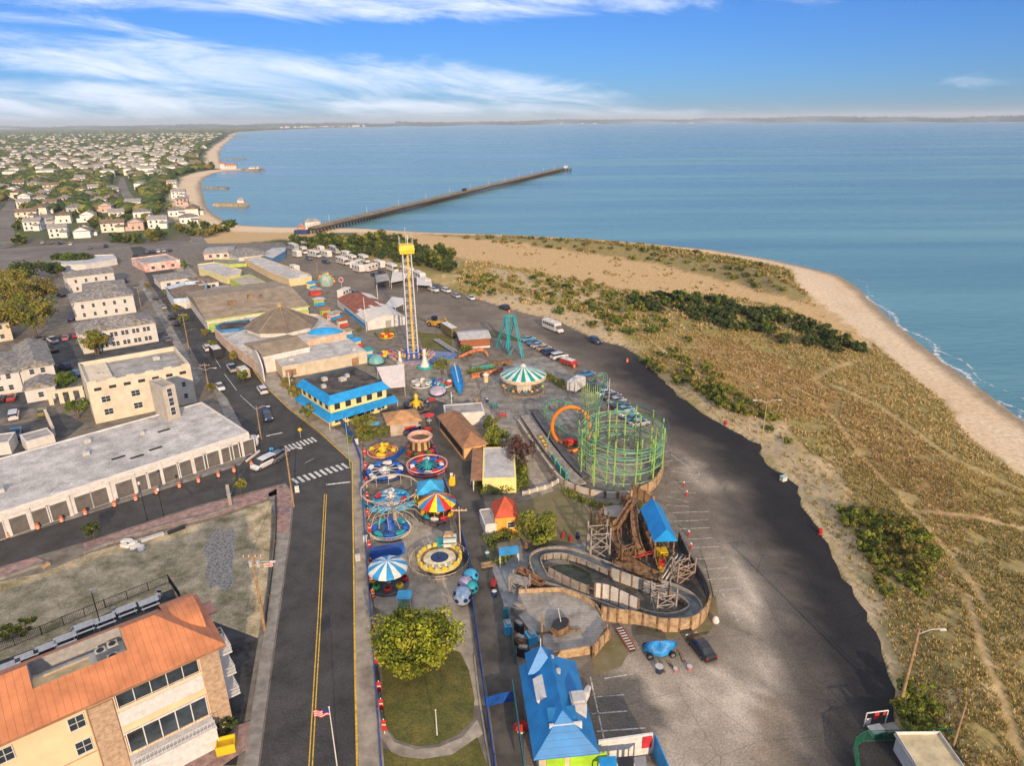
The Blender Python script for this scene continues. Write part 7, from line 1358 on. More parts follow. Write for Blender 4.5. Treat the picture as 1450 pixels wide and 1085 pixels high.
P=smooth_path(st+[helix[0]],8)[:-1]+[Vector(h_) for h_ in helix]; end=[helix[-1]]+[tuple(rel(G(x,y),o)+Vector((0,0,z))) for x,y,z in ((835,640,2.5),(806,622,1.3),(786,606,1.6),(772,592,2.0),(776,580,2.2),(795,580,2.0),(825,590,1.8))]
P+=smooth_path(end,10)[1:]; dbl(q,q2,P,ties=2); q.build('track',mk('track_seagreen',(0.13,0.34,0.22),0.5,var=0.12),t); q2.build('track_ties',MATS['track_seagreen'],t)
# upper roof-like rails
q=MB(); q2=MB(); ring2=[(Rx*1.02*math.cos(a_),Ry*1.02*math.sin(a_),9.5) for a_ in [k*0.13-0.4 for k in range(30)]]; dbl(q,q2,ring2,ties=2); q.build('top_track',mk('track_dark',(0.06,0.12,0.12),0.5),t)
r_=random.Random(3)
for k in range(26):
    a_=2*PI*k/26+0.05; h_=9.9-0.8*(0.5+0.5*math.cos(a_-2.4)) if k%2==0 else 7.2+2.0*r_.random(); q=MB(); rr=1.0 if k%2==0 else 0.82; q.tube([(Rx*rr*math.cos(a_),Ry*rr*math.sin(a_),0),(Rx*rr*math.cos(a_),Ry*rr*math.sin(a_),h_)],0.14,6)
    for z in (2.4,4.8,7.2):
        if z<h_: a2=a_+2*PI/26; q.tube([(Rx*rr*math.cos(a_),Ry*rr*math.sin(a_),z),(Rx*0.86*math.cos(a_),Ry*0.86*math.sin(a_),z-0.3)],0.07,4)
    if k%2==0: q.tube([(Rx*rr*math.cos(a_),Ry*rr*math.sin(a_),h_*0.6),(Rx*0.8*math.cos(a_+0.28),Ry*0.8*math.sin(a_+0.28),0.0)],0.055,4)
    q.build('support',greenm,t)
q=MB()
for z in (1.8,3.6,5.6,7.6): q.tube([(Rx*1.0*math.cos(2*PI*k/40),Ry*1.0*math.sin(2*PI*k/40),z) for k in range(40)],0.06,4,closed=True)
q.build('ring_brace',mk('steel_sage',(0.36,0.50,0.28),0.5),t)
for k in range(10): # lift hill towers
    u=k/9; x_=lh.x+(-1.2 if k%2 else 1.2)-1; y_=lh.y+12-15*u; h_=2.5+6.8*min(1,u*1.15); q=MB(); q.tube([(x_,y_,0),(x_,y_,h_)],0.08,5); 
    for z in range(1,int(h_/2)): q.tube([(x_,y_,z*2),(lh.x-1-(x_-lh.x+1),y_,z*2+1)],0.035,4)
    q.build('lift_support',greenm,t)
for i in range(len(P)-84,len(P),5):
    p=P[i]; q=MB(); q.tube([(p.x,p.y,0),(p.x,p.y,p.z-0.3)],0.1,5); q.build('low_support',greenm,t)
q=MB(); q.lathe((-1,-1,0.05),[(Rx*0.8,0),(0.01,0.02)],24,sy=1.2); q.build('pit_floor',mk('pit_sand',(0.32,0.27,0.20),0.9,var=0.2,scale=0.5,col2=(0.16,0.18,0.19)),t)
o2=G(808,636); HL=HT(808,636,577)
q=MB(); lp=[]; Rl=HL/2; c2=rel(o2,o)
for k in range(41):
    a_=-PI/2-0.35+(2*PI+0.7)*k/40; lp.append(Vector((c2.x+Rl*0.82*math.cos(a_),c2.y+1.6*(k/40-0.5)*2,Rl+Rl*math.sin(a_)*0.98+0.15)))
q.tube([p for p in lp],0.34,8); q.build('loop',orangem,t); q=MB()
for i in (6,12,28,34): p=lp[i]; q.tube([(p.x+(1.2 if p.x>c2.x else -1.2),p.y+1,0),p],0.1,5)
q.build('loop_support',greenm,t)
q=MB(); loft(q,[(-1.6,0.5,0.5,1.1),(0,0.6,0.4,1.3),(1.6,0.4,0.5,1.0)]); o3=q.build('train',reds,t); o3.location=rel(G(809,632),o)+Vector((0,0,0.3))
ang=math.atan2((G(840,696)-G(736,600)).y,(G(840,696)-G(736,600)).x)
def strip(name,label,pxs,wd,z0,h,m,cat,capm=None,top=None):
    P=[Vector((p.x,p.y,0)) for p in GL(pxs)]; P=smooth_path(P,5) if len(P)>2 else P; o=P[0].copy(); t=thing(name,label,cat,o); q=MB(); n=len(P); v=[]
    for i,p in enumerate(P):
        tt_=(P[min(i+1,n-1)]-P[max(i-1,0)]).normalized(); nn=Vector((-tt_.y,tt_.x,0))*wd/2
        for s,z in ((1,z0),(1,z0+h),(-1,z0+h),(-1,z0)): p_=p+nn*s-o; v.append((p_.x,p_.y,z))
    f=[]
    for i in range(n-1):
        for k in range(3): f.append((i*4+k,i*4+k+1,(i+1)*4+k+1,(i+1)*4+k))
    f+= [(0,3,2,1),tuple((n-1)*4+k for k in range(4))]; q.add(v,f); q.build('panel' if h>0.5 else 'deck',m,t)
    if h>0.5:
        for i in range(0,n,3): p=P[i]-o; q=MB(); q.box((p.x,p.y,z0),(0.10+wd,0.10+wd,h+0.07)); q.build('post',capm or timber,t)
    return t
strip('boundary_wall','pale curving wall round the near side of the roller coaster',[(733,600),(760,640),(790,680),(815,695),(850,704),(880,705),(905,700)],0.35,0,1.1,mk('wall_pale',(0.45,0.40,0.34),0.8,dirt=0.3),'wall')
strip('boundary_wall','tan boarded wall curving round the right side of the coaster',[(903,706),(925,693),(937,674),(938,655)],0.25,0,2.0,timberl,'wall')
strip('boundary_wall','orange-brown board wall joining the coaster to the blue-roofed shelter',[(897,703),(910,712),(925,722)],0.25,0,2.4,mk('board_orange',(0.45,0.26,0.12),0.8),'wall')
strip('walkway','long grey boarded coaster walkway, outer one',[(744,592),(770,630),(800,668),(822,690)],2.2,0.35,0.35,timberg,'walkway')
strip('walkway','dark coaster walkway beside the orange loop',[(756,585),(780,620),(806,655),(830,680)],1.6,0.5,0.4,mk('walk_dark',(0.09,0.09,0.10),0.8),'walkway')
strip('green_rail','teal stair rail along the coaster walkway',[(781,652),(792,668),(804,682)],0.3,0.1,1.3,tealb,'railing',greenm)
strip('yellow_barrier','yellow barrier beside the coaster walkway',[(764,622),(770,632),(774,640)],0.5,0,0.9,yels,'barrier')
strip('park_path','white curb and rail separating the lane and coaster lawn',[(741,702),(757,697),(775,692),(790,684)],0.25,0,0.7,mk('wall_pale',(0,0,0)),'railing',whites)
# --- timber flume
def P6(l): return [(x/4.256+690,y/4.256+690) for x,y in l]
flp=P6([(300,520),(290,460),(340,425),(450,418),(560,445),(700,505),(850,560),(1000,612),(1130,655),(1215,705),(1250,765),(1190,812),(1080,832),(950,812),(850,772),(700,712),(600,672),(450,618),(340,578),(300,520)])
K=[Vector((p.x,p.y,0)) for p in GL(flp)]; P=smooth_path(K,6)[:-1]; o=K[0].copy(); t=thing('flume_track','long oval grey flume channel with pale raised edges','flume',o); n=len(P)
def ribbon(q,P,o,s0,s1,z0,z1,closed=True):
    v=[];n=len(P)
    for i,p in enumerate(P):
        tt_=(P[(i+1)%n]-P[i-1]); tt_.z=0; tt_.normalize(); nn=Vector((-tt_.y,tt_.x,0)); a_=p+nn*s0-o; b_=p+nn*s1-o; v+=[(a_.x,a_.y,z0+p.z),(a_.x,a_.y,z1+p.z),(b_.x,b_.y,z1+p.z),(b_.x,b_.y,z0+p.z)]
    q.add(v,[(i*4+k,i*4+k+1,((i+1)%n)*4+k+1,((i+1)%n)*4+k) for i in range(n if closed else n-1) for k in range(3)])
q=MB(); ribbon(q,P,o,0.8,-0.8,0.3,0.75); q.build('channel',mk('flume_grey',(0.10,0.115,0.13),0.4,var=0.2,scale=1),t)
for s in (1,-1): q=MB(); ribbon(q,P,o,s*0.82+0.1,s*0.82-0.1,0.2,1.15); q.build('channel_edge',timberg,t)
for i in range(0,n,3):
    for s in (1.1,-1.1): tt_=(P[(i+1)%n]-P[i-1]).normalized(); nn=Vector((-tt_.y,tt_.x,0)); p=P[i]+nn*s*0.95-o; q=MB(); q.box((p.x,p.y,0),(0.12,0.12,1.1)); q.build('post',timber,t)
sheet('flume_pond',P6([(340,500),(420,470),(520,470),(620,520),(640,600),(560,620),(420,560)]),0.07,mk('pond_green',(0.035,0.045,0.02),0.15,var=0.3))
sheet('flume_yard',P6([(590,440),(600,190),(700,120),(860,120),(960,150),(1150,330),(1230,560),(1330,700),(1330,780),(1240,850),(1000,860),(700,790),(640,640)]),0.055,mk('yard_dark',(0.11,0.10,0.09),0.9,var=0.3,scale=0.4))
strip('timber_fence','pale plank fence along the near side of the flume',P6([(690,800),(760,815),(880,830),(1020,868),(1130,875),(1240,860),(1310,800),(1335,735)]),0.18,0,2.1,timberl,'fence')
strip('timber_fence','dark plank fence between the flume and the parking bays',P6([(1335,730),(1320,660),(1270,560),(1210,470),(1150,340)]),0.18,0,2.1,mk('timber_dark',(0.10,0.10,0.10),0.9,var=0.2),'fence')
strip('white_hoarding','row of tall white hoarding panels on the inside of the flume',P6([(645,700),(720,712),(810,752),(905,800)]),0.15,0.3,2.9,mk('hoarding',(0.58,0.55,0.50),0.8,var=0.08,dirt=0.15),'hoarding',timber)
strip('timber_fence','weathered plank wall in the middle of the flume pond',P6([(372,562),(440,600),(520,640),(605,675)]),0.2,0.2,1.9,timberg,'fence')
strip('timber_fence','long pale board screen along the far side of the flume',P6([(745,560),(850,600),(960,640),(1100,690)]),0.2,0.2,1.8,mk('timber_silver',(0.40,0.38,0.35),0.9,var=0.15),'fence')
def trestle(label,pxs,hs,wd,seed,m=timber,name='timber_trestle',trough=True):
    K=[Vector((p.x,p.y,h)) for p,h in zip(GL(P6(pxs)),hs)]; P=smooth_path(K,5) if len(K)>2 else K; o=Vector((K[0].x,K[0].y,0)); t=thing(name,label,'trestle',o); n=len(P)
    if trough:
        q=MB(); ribbon(q,P,o,wd/2,-wd/2,-0.25,0.0,False); q.build('deck',m,t)
        for s in (1,-1): q=MB(); ribbon(q,P,o,s*wd/2+0.07,s*wd/2-0.07,-0.3,0.55,False); q.build('side_board',m,t)
    q=MB()
    for i in range(0,n,2):
        tt_=(P[min(i+1,n-1)]-P[max(i-1,0)]); tt_.z=0; tt_.normalize(); nn=Vector((-tt_.y,tt_.x,0))
        a_=P[i]+nn*wd*0.5-o; b_=P[i]-nn*wd*0.5-o; q.tube([(a_.x+nn.x*0.3,a_.y+nn.y*0.3,0),(a_.x,a_.y,a_.z)],0.10,4); q.tube([(b_.x-nn.x*0.3,b_.y-nn.y*0.3,0),(b_.x,b_.y,b_.z)],0.10,4)
        if a_.z>1.2: q.tube([(a_.x,a_.y,0.2),(b_.x,b_.y,b_.z)],0.06,4); q.tube([(b_.x,b_.y,0.2),(a_.x,a_.y,a_.z)],0.06,4)
    q.build('trestle_legs',m,t); return t
rust=mk('timber_rust',(0.23,0.13,0.075),0.9,var=0.3,scale=1.5,bump=0.2)
trestle('rust-brown log chute curving down from the top corner of the flume',[(820,170),(870,230),(880,320),(900,400),(930,440)],[3.2,3.4,2.7,1.7,1.0],0.95,1,rust)
trestle('straight brown beam ramp rising across the flume yard',[(735,360),(800,290),(865,230)],[1.2,2.8,4.2],0.7,2,rust)
trestle('broken brown slat ramp in the middle of the flume yard',[(770,480),(860,520),(940,560),(1040,590)],[1.0,1.4,1.2,0.8],1.7,3,timber)
trestle('low dark timber chute beside the blue-roofed shelter',[(930,230),(960,320),(1010,420),(1050,520)],[1.5,1.8,1.4,0.6],1.2,4)
trestle('narrow curved wooden runway left of the rust chute',[(760,330),(770,400),(820,450),(870,470)],[2.2,1.8,1.4,1.0],0.9,5,rust)
trestle('brown timber ramp left of the grey deck',[(190,560),(260,590),(340,625)],[1.6,1.2,0.8],1.0,6,rust)
def tower(label,px,py,wx,wy,h,m,braces=2,deck=True,open_=True,rz=0.0,name='timber_tower'):
    t=thing(name,label,'tower',G(px,py),rz)
    for sx_ in (-1,1):
        for sy in (-1,1): q=MB(); q.box((sx_*wx/2,sy*wy/2,0),(0.2,0.2,h+0.9)); q.build('post',m,t)
    q=MB()
    for k in range(braces):
        z0=h*k/braces; z1=h*(k+1)/braces
        for sy in (-1,1): q.tube([(-wx/2,sy*wy/2,z0),(wx/2,sy*wy/2,z1)],0.07,4); q.tube([(wx/2,sy*wy/2,z0),(-wx/2,sy*wy/2,z1)],0.07,4); q.tube([(-wx/2,sy*wy/2,z1),(wx/2,sy*wy/2,z1)],0.08,4)
        for sx_ in (-1,1): q.tube([(sx_*wx/2,-wy/2,z0),(sx_*wx/2,wy/2,z1)],0.07,4)
    q.build('brace',m,t)
    if deck: q=MB(); q.box((0,0,h),(wx+0.3,wy+0.3,0.15)); q.build('deck',timberg,t)
    return t
tower('tallest timber frame tower at the left of the flume yard',847,787,2.8,2.2,4.4,timberg,2,False,rz=0.1)
tower('timber frame behind the tallest one with a pointed lashing',848,760,2.0,2.0,3.8,timber,2,False,rz=0.3)
tower('pale braced gate frame between the two timber chutes',887,800,2.4,0.6,3.0,timber,1,False,rz=0.5)
tower('white and red braced frame at the right end of the flume',966,822,2.8,1.4,2.8,mk('frame_redwhite',(0.30,0.22,0.17),0.8,scale=2),2,False,rz=0.4)
tower('wooden frame with ladders inside the flume oval',938,862,2.6,2.2,2.8,timberg,2,False,rz=0.2)
tower('low frame of pale poles left of the flume',736,838,2.4,1.4,1.8,timberg,1,True,rz=-0.4)
t=thing('timber_barn','round-ended wooden bin with pale roof at the top of the flume yard','bin',G(878,738),0.05); q=MB(); q.lathe((0,0,0),[(2.2,0),(2.3,1.8)],14,sx=1.5,sy=0.9); q.build('wall',timberl,t); q=MB(); q.lathe((0,0,1.8),[(2.2,0),(0.01,0.3)],14,sx=1.45,sy=0.85); q.build('roof',mk('bin_roof',(0.30,0.27,0.25),0.8,dirt=0.3),t)
t=thing('flume_boat','yellow and red ride boat on rails below the blue-roofed shelter','boat',G(937,805),1.35); q=MB(); loft(q,[(-1.8,0.3,0.5,1.1),(-1.0,0.6,0.4,1.1),(1.0,0.6,0.4,1.1),(1.9,0.2,0.6,1.3)]); q.build('hull',yels,t); q=MB(); q.box((0,0,1.1),(0.5,0.8,0.4)); q.box((-1,0,1.1),(0.4,0.8,0.4)); q.build('seat',reds,t)
# rails and pipes near the right end
for i,(a1,b1,z) in enumerate((((1040,590),(1140,480),1.4),((1060,600),(1160,490),1.2),((1090,600),(1190,500),1.6),((880,450),(1000,460),1.0))):
    a,b_=GL(P6([a1,b1])); t=thing('steel_rails',['leftmost of the slanting lift rails','middle slanting lift rail','rightmost slanting lift rail by the dark fence','short red rail in the flume yard'][i],'rail',(a.x,a.y,0),math.atan2((b_-a).y,(b_-a).x)); L_=(b_-a).length; q=MB(); q.tube([(0,0,0.6),(L_,0,z+0.8)],0.09,5); q.tube([(0,0.5,0.6),(L_,0.5,z+0.8)],0.09,5); q.build('rail',[timberg,whites,timberg,reds][i],t); q=MB()
    for k in range(4): q.tube([(L_*k/3,0.25,0),(L_*k/3,0.25,0.6+(z+0.2)*k/3)],0.07,4)
    q.build('post',timber,t)
# blue-roof shelter
h=4.3; loc,rz,w_,d_=frame((925,766.4),(960.2,766.4),(906,720.5),h); v=G(906,720.5,h)-G(925,766.4,h); d_=v.length; an=math.atan2(v.y,v.x)-PI/2; A=G(925,766.4,h);B=G(960,766.4,h); w_=(B-A).length*0.97; c=(A+B)/2+v/2
t=thing('flume_shelter','tall open shelter with a bright blue gable roof over the flume station','shelter',(c.x,c.y,0),an); q=MB(); hiproof(q,w_-0.1,d_-0.1,h,1.9,0.05,gable=True,along='y'); q.build('roof',mk('roof_blue_ribbed',(0.015,0.27,0.66),0.45,var=0.08,stripes=(1,0.5,0.07,0.8)),t); q=MB(); gable_fill(q,w_-0.3,d_-0.5,h,1.75,'y',0.1); q.build('gable_end',mk('gable_wood',(0.42,0.24,0.09),0.8,var=0.15),t); 
for sx_ in (-1,1):
    for k in range(4): q=MB(); q.box((sx_*(w_/2-0.35),-d_/2+0.4+k*(d_-0.8)/3,0),(0.25,0.25,h)); q.build('post',timber,t)
q=MB(); q.box((0,0,0.9),(w_-1,d_-1,0.2)); q.build('platform',timber,t); q=MB(); q.box((0,-d_/2+1.5,1.1),(1.6,1.4,0.7)); q.build('boat',yels,t)
# grey deck with a boat on it
dk_=P6([(190,660),(440,650),(560,690),(650,745),(690,810),(720,880),(635,1005),(400,1045),(290,930),(170,770)])
P=GL(dk_); c=sum(P,Vector())/len(P); t=thing('boat_deck','large weathered grey plank deck with timber edges','deck',(c.x,c.y,0)); L_=[(p.x-c.x,p.y-c.y) for p in P]; q=MB(); q.prism(L_,0.0,0.55); q.build('deck',mk('deck_grey_plank',(0.30,0.285,0.265),0.85,var=0.22,scale=0.4,stripes=(1,0.5,0.07,0.65),dirt=0.45),t)
q=MB(); q.wall(L_[:5],0.5,0.7,0.18); q.build('edge_beam',timberl,t); q=MB(); q.wall(L_[5:8],0.0,1.25,0.15); q.build('edge_fence',timberl,t)
t=thing('wrecked_boat','small dark round-nosed boat resting on the grey deck','boat',G(793,893,0.5),0.9); q=MB(); loft(q,[(-1.3,0.6,0.05,0.9),(0,1.1,0.0,1.0),(1.0,0.85,0.0,0.95),(1.7,0.2,0.3,0.9)],ch=0.2); q.build('hull',timber,t); q=MB(); loft(q,[(-1.1,0.5,0.95,1.0),(0,0.95,0.98,1.12),(0.9,0.7,0.95,1.05),(1.4,0.15,0.9,0.95)],ch=0.03); q.build('deck_cover',mk('cover_black',(0.03,0.03,0.035)),t); q=MB(); q.tube([(0.2,0,1.0),(1.0,1.0,2.2)],0.05,4); q.build('mast',whites,t)
t=strip('cross_beam','dark beam line across the grey deck',[(745,905),(770,902),(800,900),(822,898)],0.25,0.55,0.25,timber,'beam')
t=strip('deck_fence','leaning plank fence at the lower right corner of the grey deck',[(840,932),(852,917),(863,905)],0.2,0,1.7,timberl,'fence')
# bits beside the deck: teal screens and rubble
for i,(x,y,m,lb) in enumerate(((716,870,tealb,'narrow teal post screen by the lane beside the deck'),(719,895,skyb,'light blue post screen further down the lane'),(752,910,skyb,'pale blue block at the left of the deck'),(735,895,dark,'dark tangle box beside the deck'),(737,915,timber,'brown crate between lane and turret'),(733,870,timberg,'grey crate at the deck corner'),(741,930,dark,'black bin behind the turret'))):
    t=thing('lane_clutter',lb,'crate',G(x,y),0.2*i); q=MB(); q.box((0,0,0),(0.6+0.3*(i%3),1.4,1.3)); q.build('body',m,t); q=MB(); q.box((0,0,1.3),(0.5,1.0,0.25),0.2); q.build('lid',timberg,t)
for i,(x,y,s,m) in enumerate(((797,762,1,mk('fig_red',(0.25,0.03,0.03))),(808,767,1,MATS['fig_red'] if 'fig_red' in MATS else reds),(818,763,1,darkb),(745,779,1,timber))):
    t=thing('planter_figure',['small red figure by the round green tree','upright red ride figure behind the flume','dark blue round tub behind the flume','low red bench under the round green tree'][i],'figure',G(x,y)); t.scale=(0.6,0.6,0.7); q=MB(); q.smooth=True; q.lathe((0,0,0),[(0.5,0),(0.6,0.6),(0.35,1.1),(0.4,1.5),(0.01,1.8)],10); q.build('body',m,t); q=MB(); q.lathe((0,0,0),[(0.65,0),(0.65,0.15)],10); q.build('base',greyf,t)
# ---------------- fences, poles, small street things
bluef=mk('fence_blue',(0.01,0.085,0.40),0.5,var=0.15,scale=1)
def slatfence(name,label,pxs,h=1.7,m=bluef,step=0.12,group=None,posts=2.4): return ironfence(name,label,pxs,h,m,step,group,posts)
def solidfence(name,label,pxs,h,m,panel=2.4,w_=0.05):
    P=[Vector((p.x,p.y,0)) for p in GL(pxs)]; t=thing(name,label,'fence',P[0]); o_=P[0]; q=MB(); pp=MB()
    for i in range(len(P)-1):
        a=P[i]-o_; b_=P[i+1]-o_; d=(b_-a); L_=d.length; an=math.atan2(d.y,d.x); n_=max(1,int(L_/0.2)); 
        for k in range(n_): c_=a+d*(k+0.5)/n_; q.box((c_.x,c_.y,0.08),(L_/n_*0.8,w_,h-0.1),an)
        cc=(a+b_)/2; q.box((cc.x,cc.y,0.3),(L_,0.03,0.12),an); q.box((cc.x,cc.y,h-0.3),(L_,0.03,0.12),an)
        n_=max(1,int(L_/panel))
        for k in range(n_+1): c_=a+d*k/n_; pp.box((c_.x,c_.y,0),(0.12,0.12,h+0.1),an)
    q.build('slats',m,t); pp.build('post',m,t); return t
solidfence('picket_fence','long blue picket fence between the pavement and the rides',[(474,588),(500,626),(511,655),(516,740),(523,840),(530,930),(536,1020),(541,1090),(548,1200)],1.7,bluef)
solidfence('picket_fence','blue picket fence along the lane beside the disc ride and the lawn',[(654,762),(664,800),(667,842),(675,902),(680,938),(687,994),(700,1086),(712,1180)],1.5,bluef)
solidfence('picket_fence','low blue fence slanting between the first two round rides',[(573,640),(560,652),(548,657)],1.1,bluef); solidfence('picket_fence','blue fence behind the drum-shaped ride',[(582,636),(580,618),(592,613)],1.2,bluef)
solidfence('picket_fence','blue fence right of the drum-shaped ride',[(610,632),(617,645),(622,655)],1.2,bluef); solidfence('picket_fence','blue fence by the yellow ride sign',[(628,682),(635,700),(638,712)],1.1,bluef)
solidfence('lane_gate','blue gate across the dark midway lane',[(689,1003),(708,997),(729,994)],1.5,bluef)
solidfence('picket_fence','teal fence on the lane side of the blue-roofed building',[(716,862),(724,900),(729,940)],1.1,mk('fence_teal_dark',(0.02,0.13,0.15)))
# red and white banner posts along the blue fence
for i,(x,y) in enumerate(((517,648),(518,668),(520,690),(521,712),(522,735),(524,758),(524,782),(526,808),(527,832),(529,852),(531,900),(534,945),(538,985),(541,1010),(545,1040))):
    if i in (9,10): m=mk('banner_orange',(0.60,0.12,0.03))
    else: m=reds
    t=thing('banner_post','red and white banner post on the ride side of the long blue fence','banner',G(x,y),0.0,'banner posts along the long blue fence'); q=MB(); q.box((0,0,0),(0.09,0.09,2.1)); q.build('post',whites,t); q=MB(); q.box((0,-0.06,0.5),(0.5,0.05,0.75)); q.box((0.0,-0.06,1.45),(0.45,0.05,0.5)); q.build('banner',m,t); q=MB(); q.box((0,-0.065,1.27),(0.42,0.04,0.16)); q.build('white_band',whites,t)
strip('park_curb','low pale curb along the ride side of the lane fence',[(672,930),(678,985),(690,1060),(696,1100)],0.2,0,0.25,conc,'curb')
wood=mk('pole_wood',(0.34,0.22,0.12),0.9,var=0.2,scale=1.5)
WTOP={}
def pole(label,bx,by,tx,ty,m=None,arm=None,cross=False,lamp=0,name='utility_pole',r=0.14,trans=False,group=None,rz=0.0,h=None):
    g=G(bx,by); h=h or HT(bx,by,ty); t=thing(name,label,'pole' if name=='utility_pole' else 'lamp',(g.x,g.y,0),rz,group); m=m or wood; q=MB(); q.tube([(0,0,-0.2),(0,0,h)],[r,r*0.7],8); q.build('shaft',m,t); WTOP[label]=Vector((g.x,g.y,h))
    if cross: q=MB(); q.box((0,0,h-0.7),(2.4,0.12,0.14)); q.build('crossarm',m,t); q=MB(); [q.cyl((x_,0,h-0.56),0.06,0.2,6) for x_ in (-1.05,-0.4,0.4,1.05)]; q.build('insulator',whites,t)
    if trans:
        for s in (-0.45,0.45): q=MB(); q.cyl((s,0.3,h-2.2),0.24,0.8,10); q.build('transformer',acm,t)
    for k in range(abs(lamp)):
        s=1 if (lamp>0 and k==0) else -1; q=MB(); L_=2.4*s; zz=h-1.4 if cross else h-0.2; q.tube([(0,0,zz-0.5),(L_*0.5,0,zz+0.1),(L_,0,zz+0.15)],0.05,5); q.build('lamp_arm',acm,t); q=MB(); q.box((L_,0,zz+0.02),(0.65,0.26,0.13)); q.build('lamp_head',whites,t)
    return t
pole('wooden pole with crossarm and transformers at the edge of the vacant lot',375,893,352,783,cross=True,lamp=1,trans=True,r=0.2)
pole('wooden pole with lamp arm at the near corner of the junction',416,718,402,634,lamp=1,r=0.17)
pole('brown pole with lamp arm at the far side of the junction',370,622,364,575,lamp=1)
pole('pole with double lamps beside the hotel corner',296,552,290,514,cross=True,lamp=2)
pole('leaning wire pole behind the hotel',269,502,257,443,cross=True); pole('pole by the apartment blocks on the avenue',200,436,194,405,cross=True,lamp=1)
pole('white steel pole in front of the games hall',413,564,409,527,whites); pole('wire pole at the corner of the blue and yellow building',496,664,492,600,mk('pole_green',(0.25,0.38,0.18)),r=0.09)
pole('tall timber pole leaning at the lower right dune edge',1272,1008,1293,891,r=0.2,lamp=1,cross=False,trans=False)
pole('thin timber pole above the green fence at the lower right',1345,1073,1340,995,r=0.13)
pole('double-headed steel car park lamp on the dune edge',1078,629,1088,566,mk('pole_tan',(0.45,0.33,0.2)),lamp=2,name='car_park_lamp',r=0.1)
pole('pole beside the curved roof shed, wall side',519,470,516,421,whites,r=0.12); pole('white pole at the front corner of the curved roof shed',520,466,518,442,whites,r=0.1)
pole('short brown pole in the trailer car park',450,392,449,372,r=0.14); pole('pale pole near the market tents',535,424,534,403,whites,r=0.12)
pole('cream pole by the rainbow carousel fence',652,771,650,718,mk('pole_cream',(0.55,0.42,0.25)),r=0.1,cross=True); pole('white pole rising behind the snack row',640,584,639,555,whites,r=0.12)
pole('wooden pole rising from the grey deck',767,921,766,885,r=0.13,cross=False,trans=False,h=5.5)
pole('thin white mast at the slanted row of cars',861,592,861,536,whites,r=0.07,name='utility_pole'); pole('thin mast by the white container',860,560,860,540,whites,r=0.06)
ironb=fencem
for (bx,by,tx,ty,lb) in ((209,738,197,687,'left black street lamp on the pink pavement of the side street'),(232,732,226,696,'right black street lamp on the pink pavement of the side street'),(143,887,132,840,'black lamp post on the terrace behind the orange-roofed building'),(371,652,371,620,'black lamp at the shop block corner')):
    t=pole(lb,bx,by,tx,ty,ironb,name='street_lamp',r=0.07,group='black iron street lamps'); h=HT(bx,by,ty); q=MB(); q.lathe((0,0,h),[(0.08,0),(0.22,0.15),(0.18,0.5),(0.01,0.6)],8); q.build('lantern',whites,t)
def flagpole(label,bx,by,ty,h=None,fl=True):
    g=G(bx,by); h=h or HT(bx,by,ty); t=thing('flag_pole',label,'flag',(g.x,g.y,0)); q=MB(); q.tube([(0,0,0),(0,0,h)],[0.07,0.045],8); q.cyl((0,0,h),0.09,0.12,8); q.build('shaft',whites,t)
    if fl:
        q=MB(); n=10; W_,H_=1.5,0.9
        for j in range(7):
            v=[]; 
            for k in range(n+1):
                y_=0.12*math.sin(k*0.9); 
                for z in (H_*j/7,H_*(j+1)/7): v.append((-0.05-W_*k/n,y_,h-0.1-H_+z-0.25*k/n))
            q.add(v,[(2*k,2*k+2,2*k+3,2*k+1) for k in range(n)],mi=j%2)
            
        v=[]
        for k in range(5):
            y_=0.12*math.sin(k*0.9)-0.01
            for z in (H_*3/7,H_): v.append((-0.05-W_*k/n,y_,h-0.1-H_+z-0.25*k/n))
        q.add(v,[(2*k,2*k+2,2*k+3,2*k+1) for k in range(4)],mi=2); q.build('flag',[reds,whites,mk('flag_navy',(0.03,0.04,0.2))],t)
    return t
flagpole('white flag pole with a striped flag beside the main road at the bottom',478,1090,1003); flagpole('slim pole without a flag standing on the lawn',619,1042,1007,fl=False); 
t=thing('pole_flag','striped flag on the bracket of the wooden pole by the vacant lot','flag',(WTOP['wooden pole with crossarm and transformers at the edge of the vacant lot']+Vector((0.2,0,-1.9)))); q=MB(); q.tube([(0,0,0),(2.2,0,0.5)],0.03,4); q.build('bracket',whites,t); q=MB()
for j in range(6): q.add([(1.0+0.2*k,0.08*math.sin(k),0.25-0.09*j+0.04*k) for k in range(7)]+[(1.0+0.2*k,0.08*math.sin(k),0.16-0.09*j+0.04*k) for k in range(7)],[(k,k+1,k+8,k+7) for k in range(6)],mi=j%2)
q.build('cloth',[reds,whites],t)
def wire(label,a,b_,sag=1.0):
    t=thing('overhead_wire',label,'wire',a); q=MB(); q.tube([tuple((a.lerp(b_,k/14)-a)+Vector((0,0,-sag*4*(k/14)*(1-k/14)))) for k in range(15)],0.022,4); q.build('cable',ironb,t)
wt=lambda s: [v for k,v in WTOP.items() if k.startswith(s)][0]
wire('wire from the vacant lot pole to the junction pole',wt('wooden pole with cross'),wt('wooden pole with lamp')); wire('wire from the junction pole across the street',wt('wooden pole with lamp'),wt('brown pole')); wire('wire along the avenue to the hotel corner pole',wt('brown pole'),wt('pole with double')); wire('wire from the hotel corner to the leaning pole',wt('pole with double'),wt('leaning wire')); wire('wire from the leaning pole to the apartments pole',wt('leaning wire'),wt('pole by the apart'))
wire('wire down from the tall leaning pole to the thin pole at lower right',wt('tall timber pole'),wt('thin timber pole'),0.6)
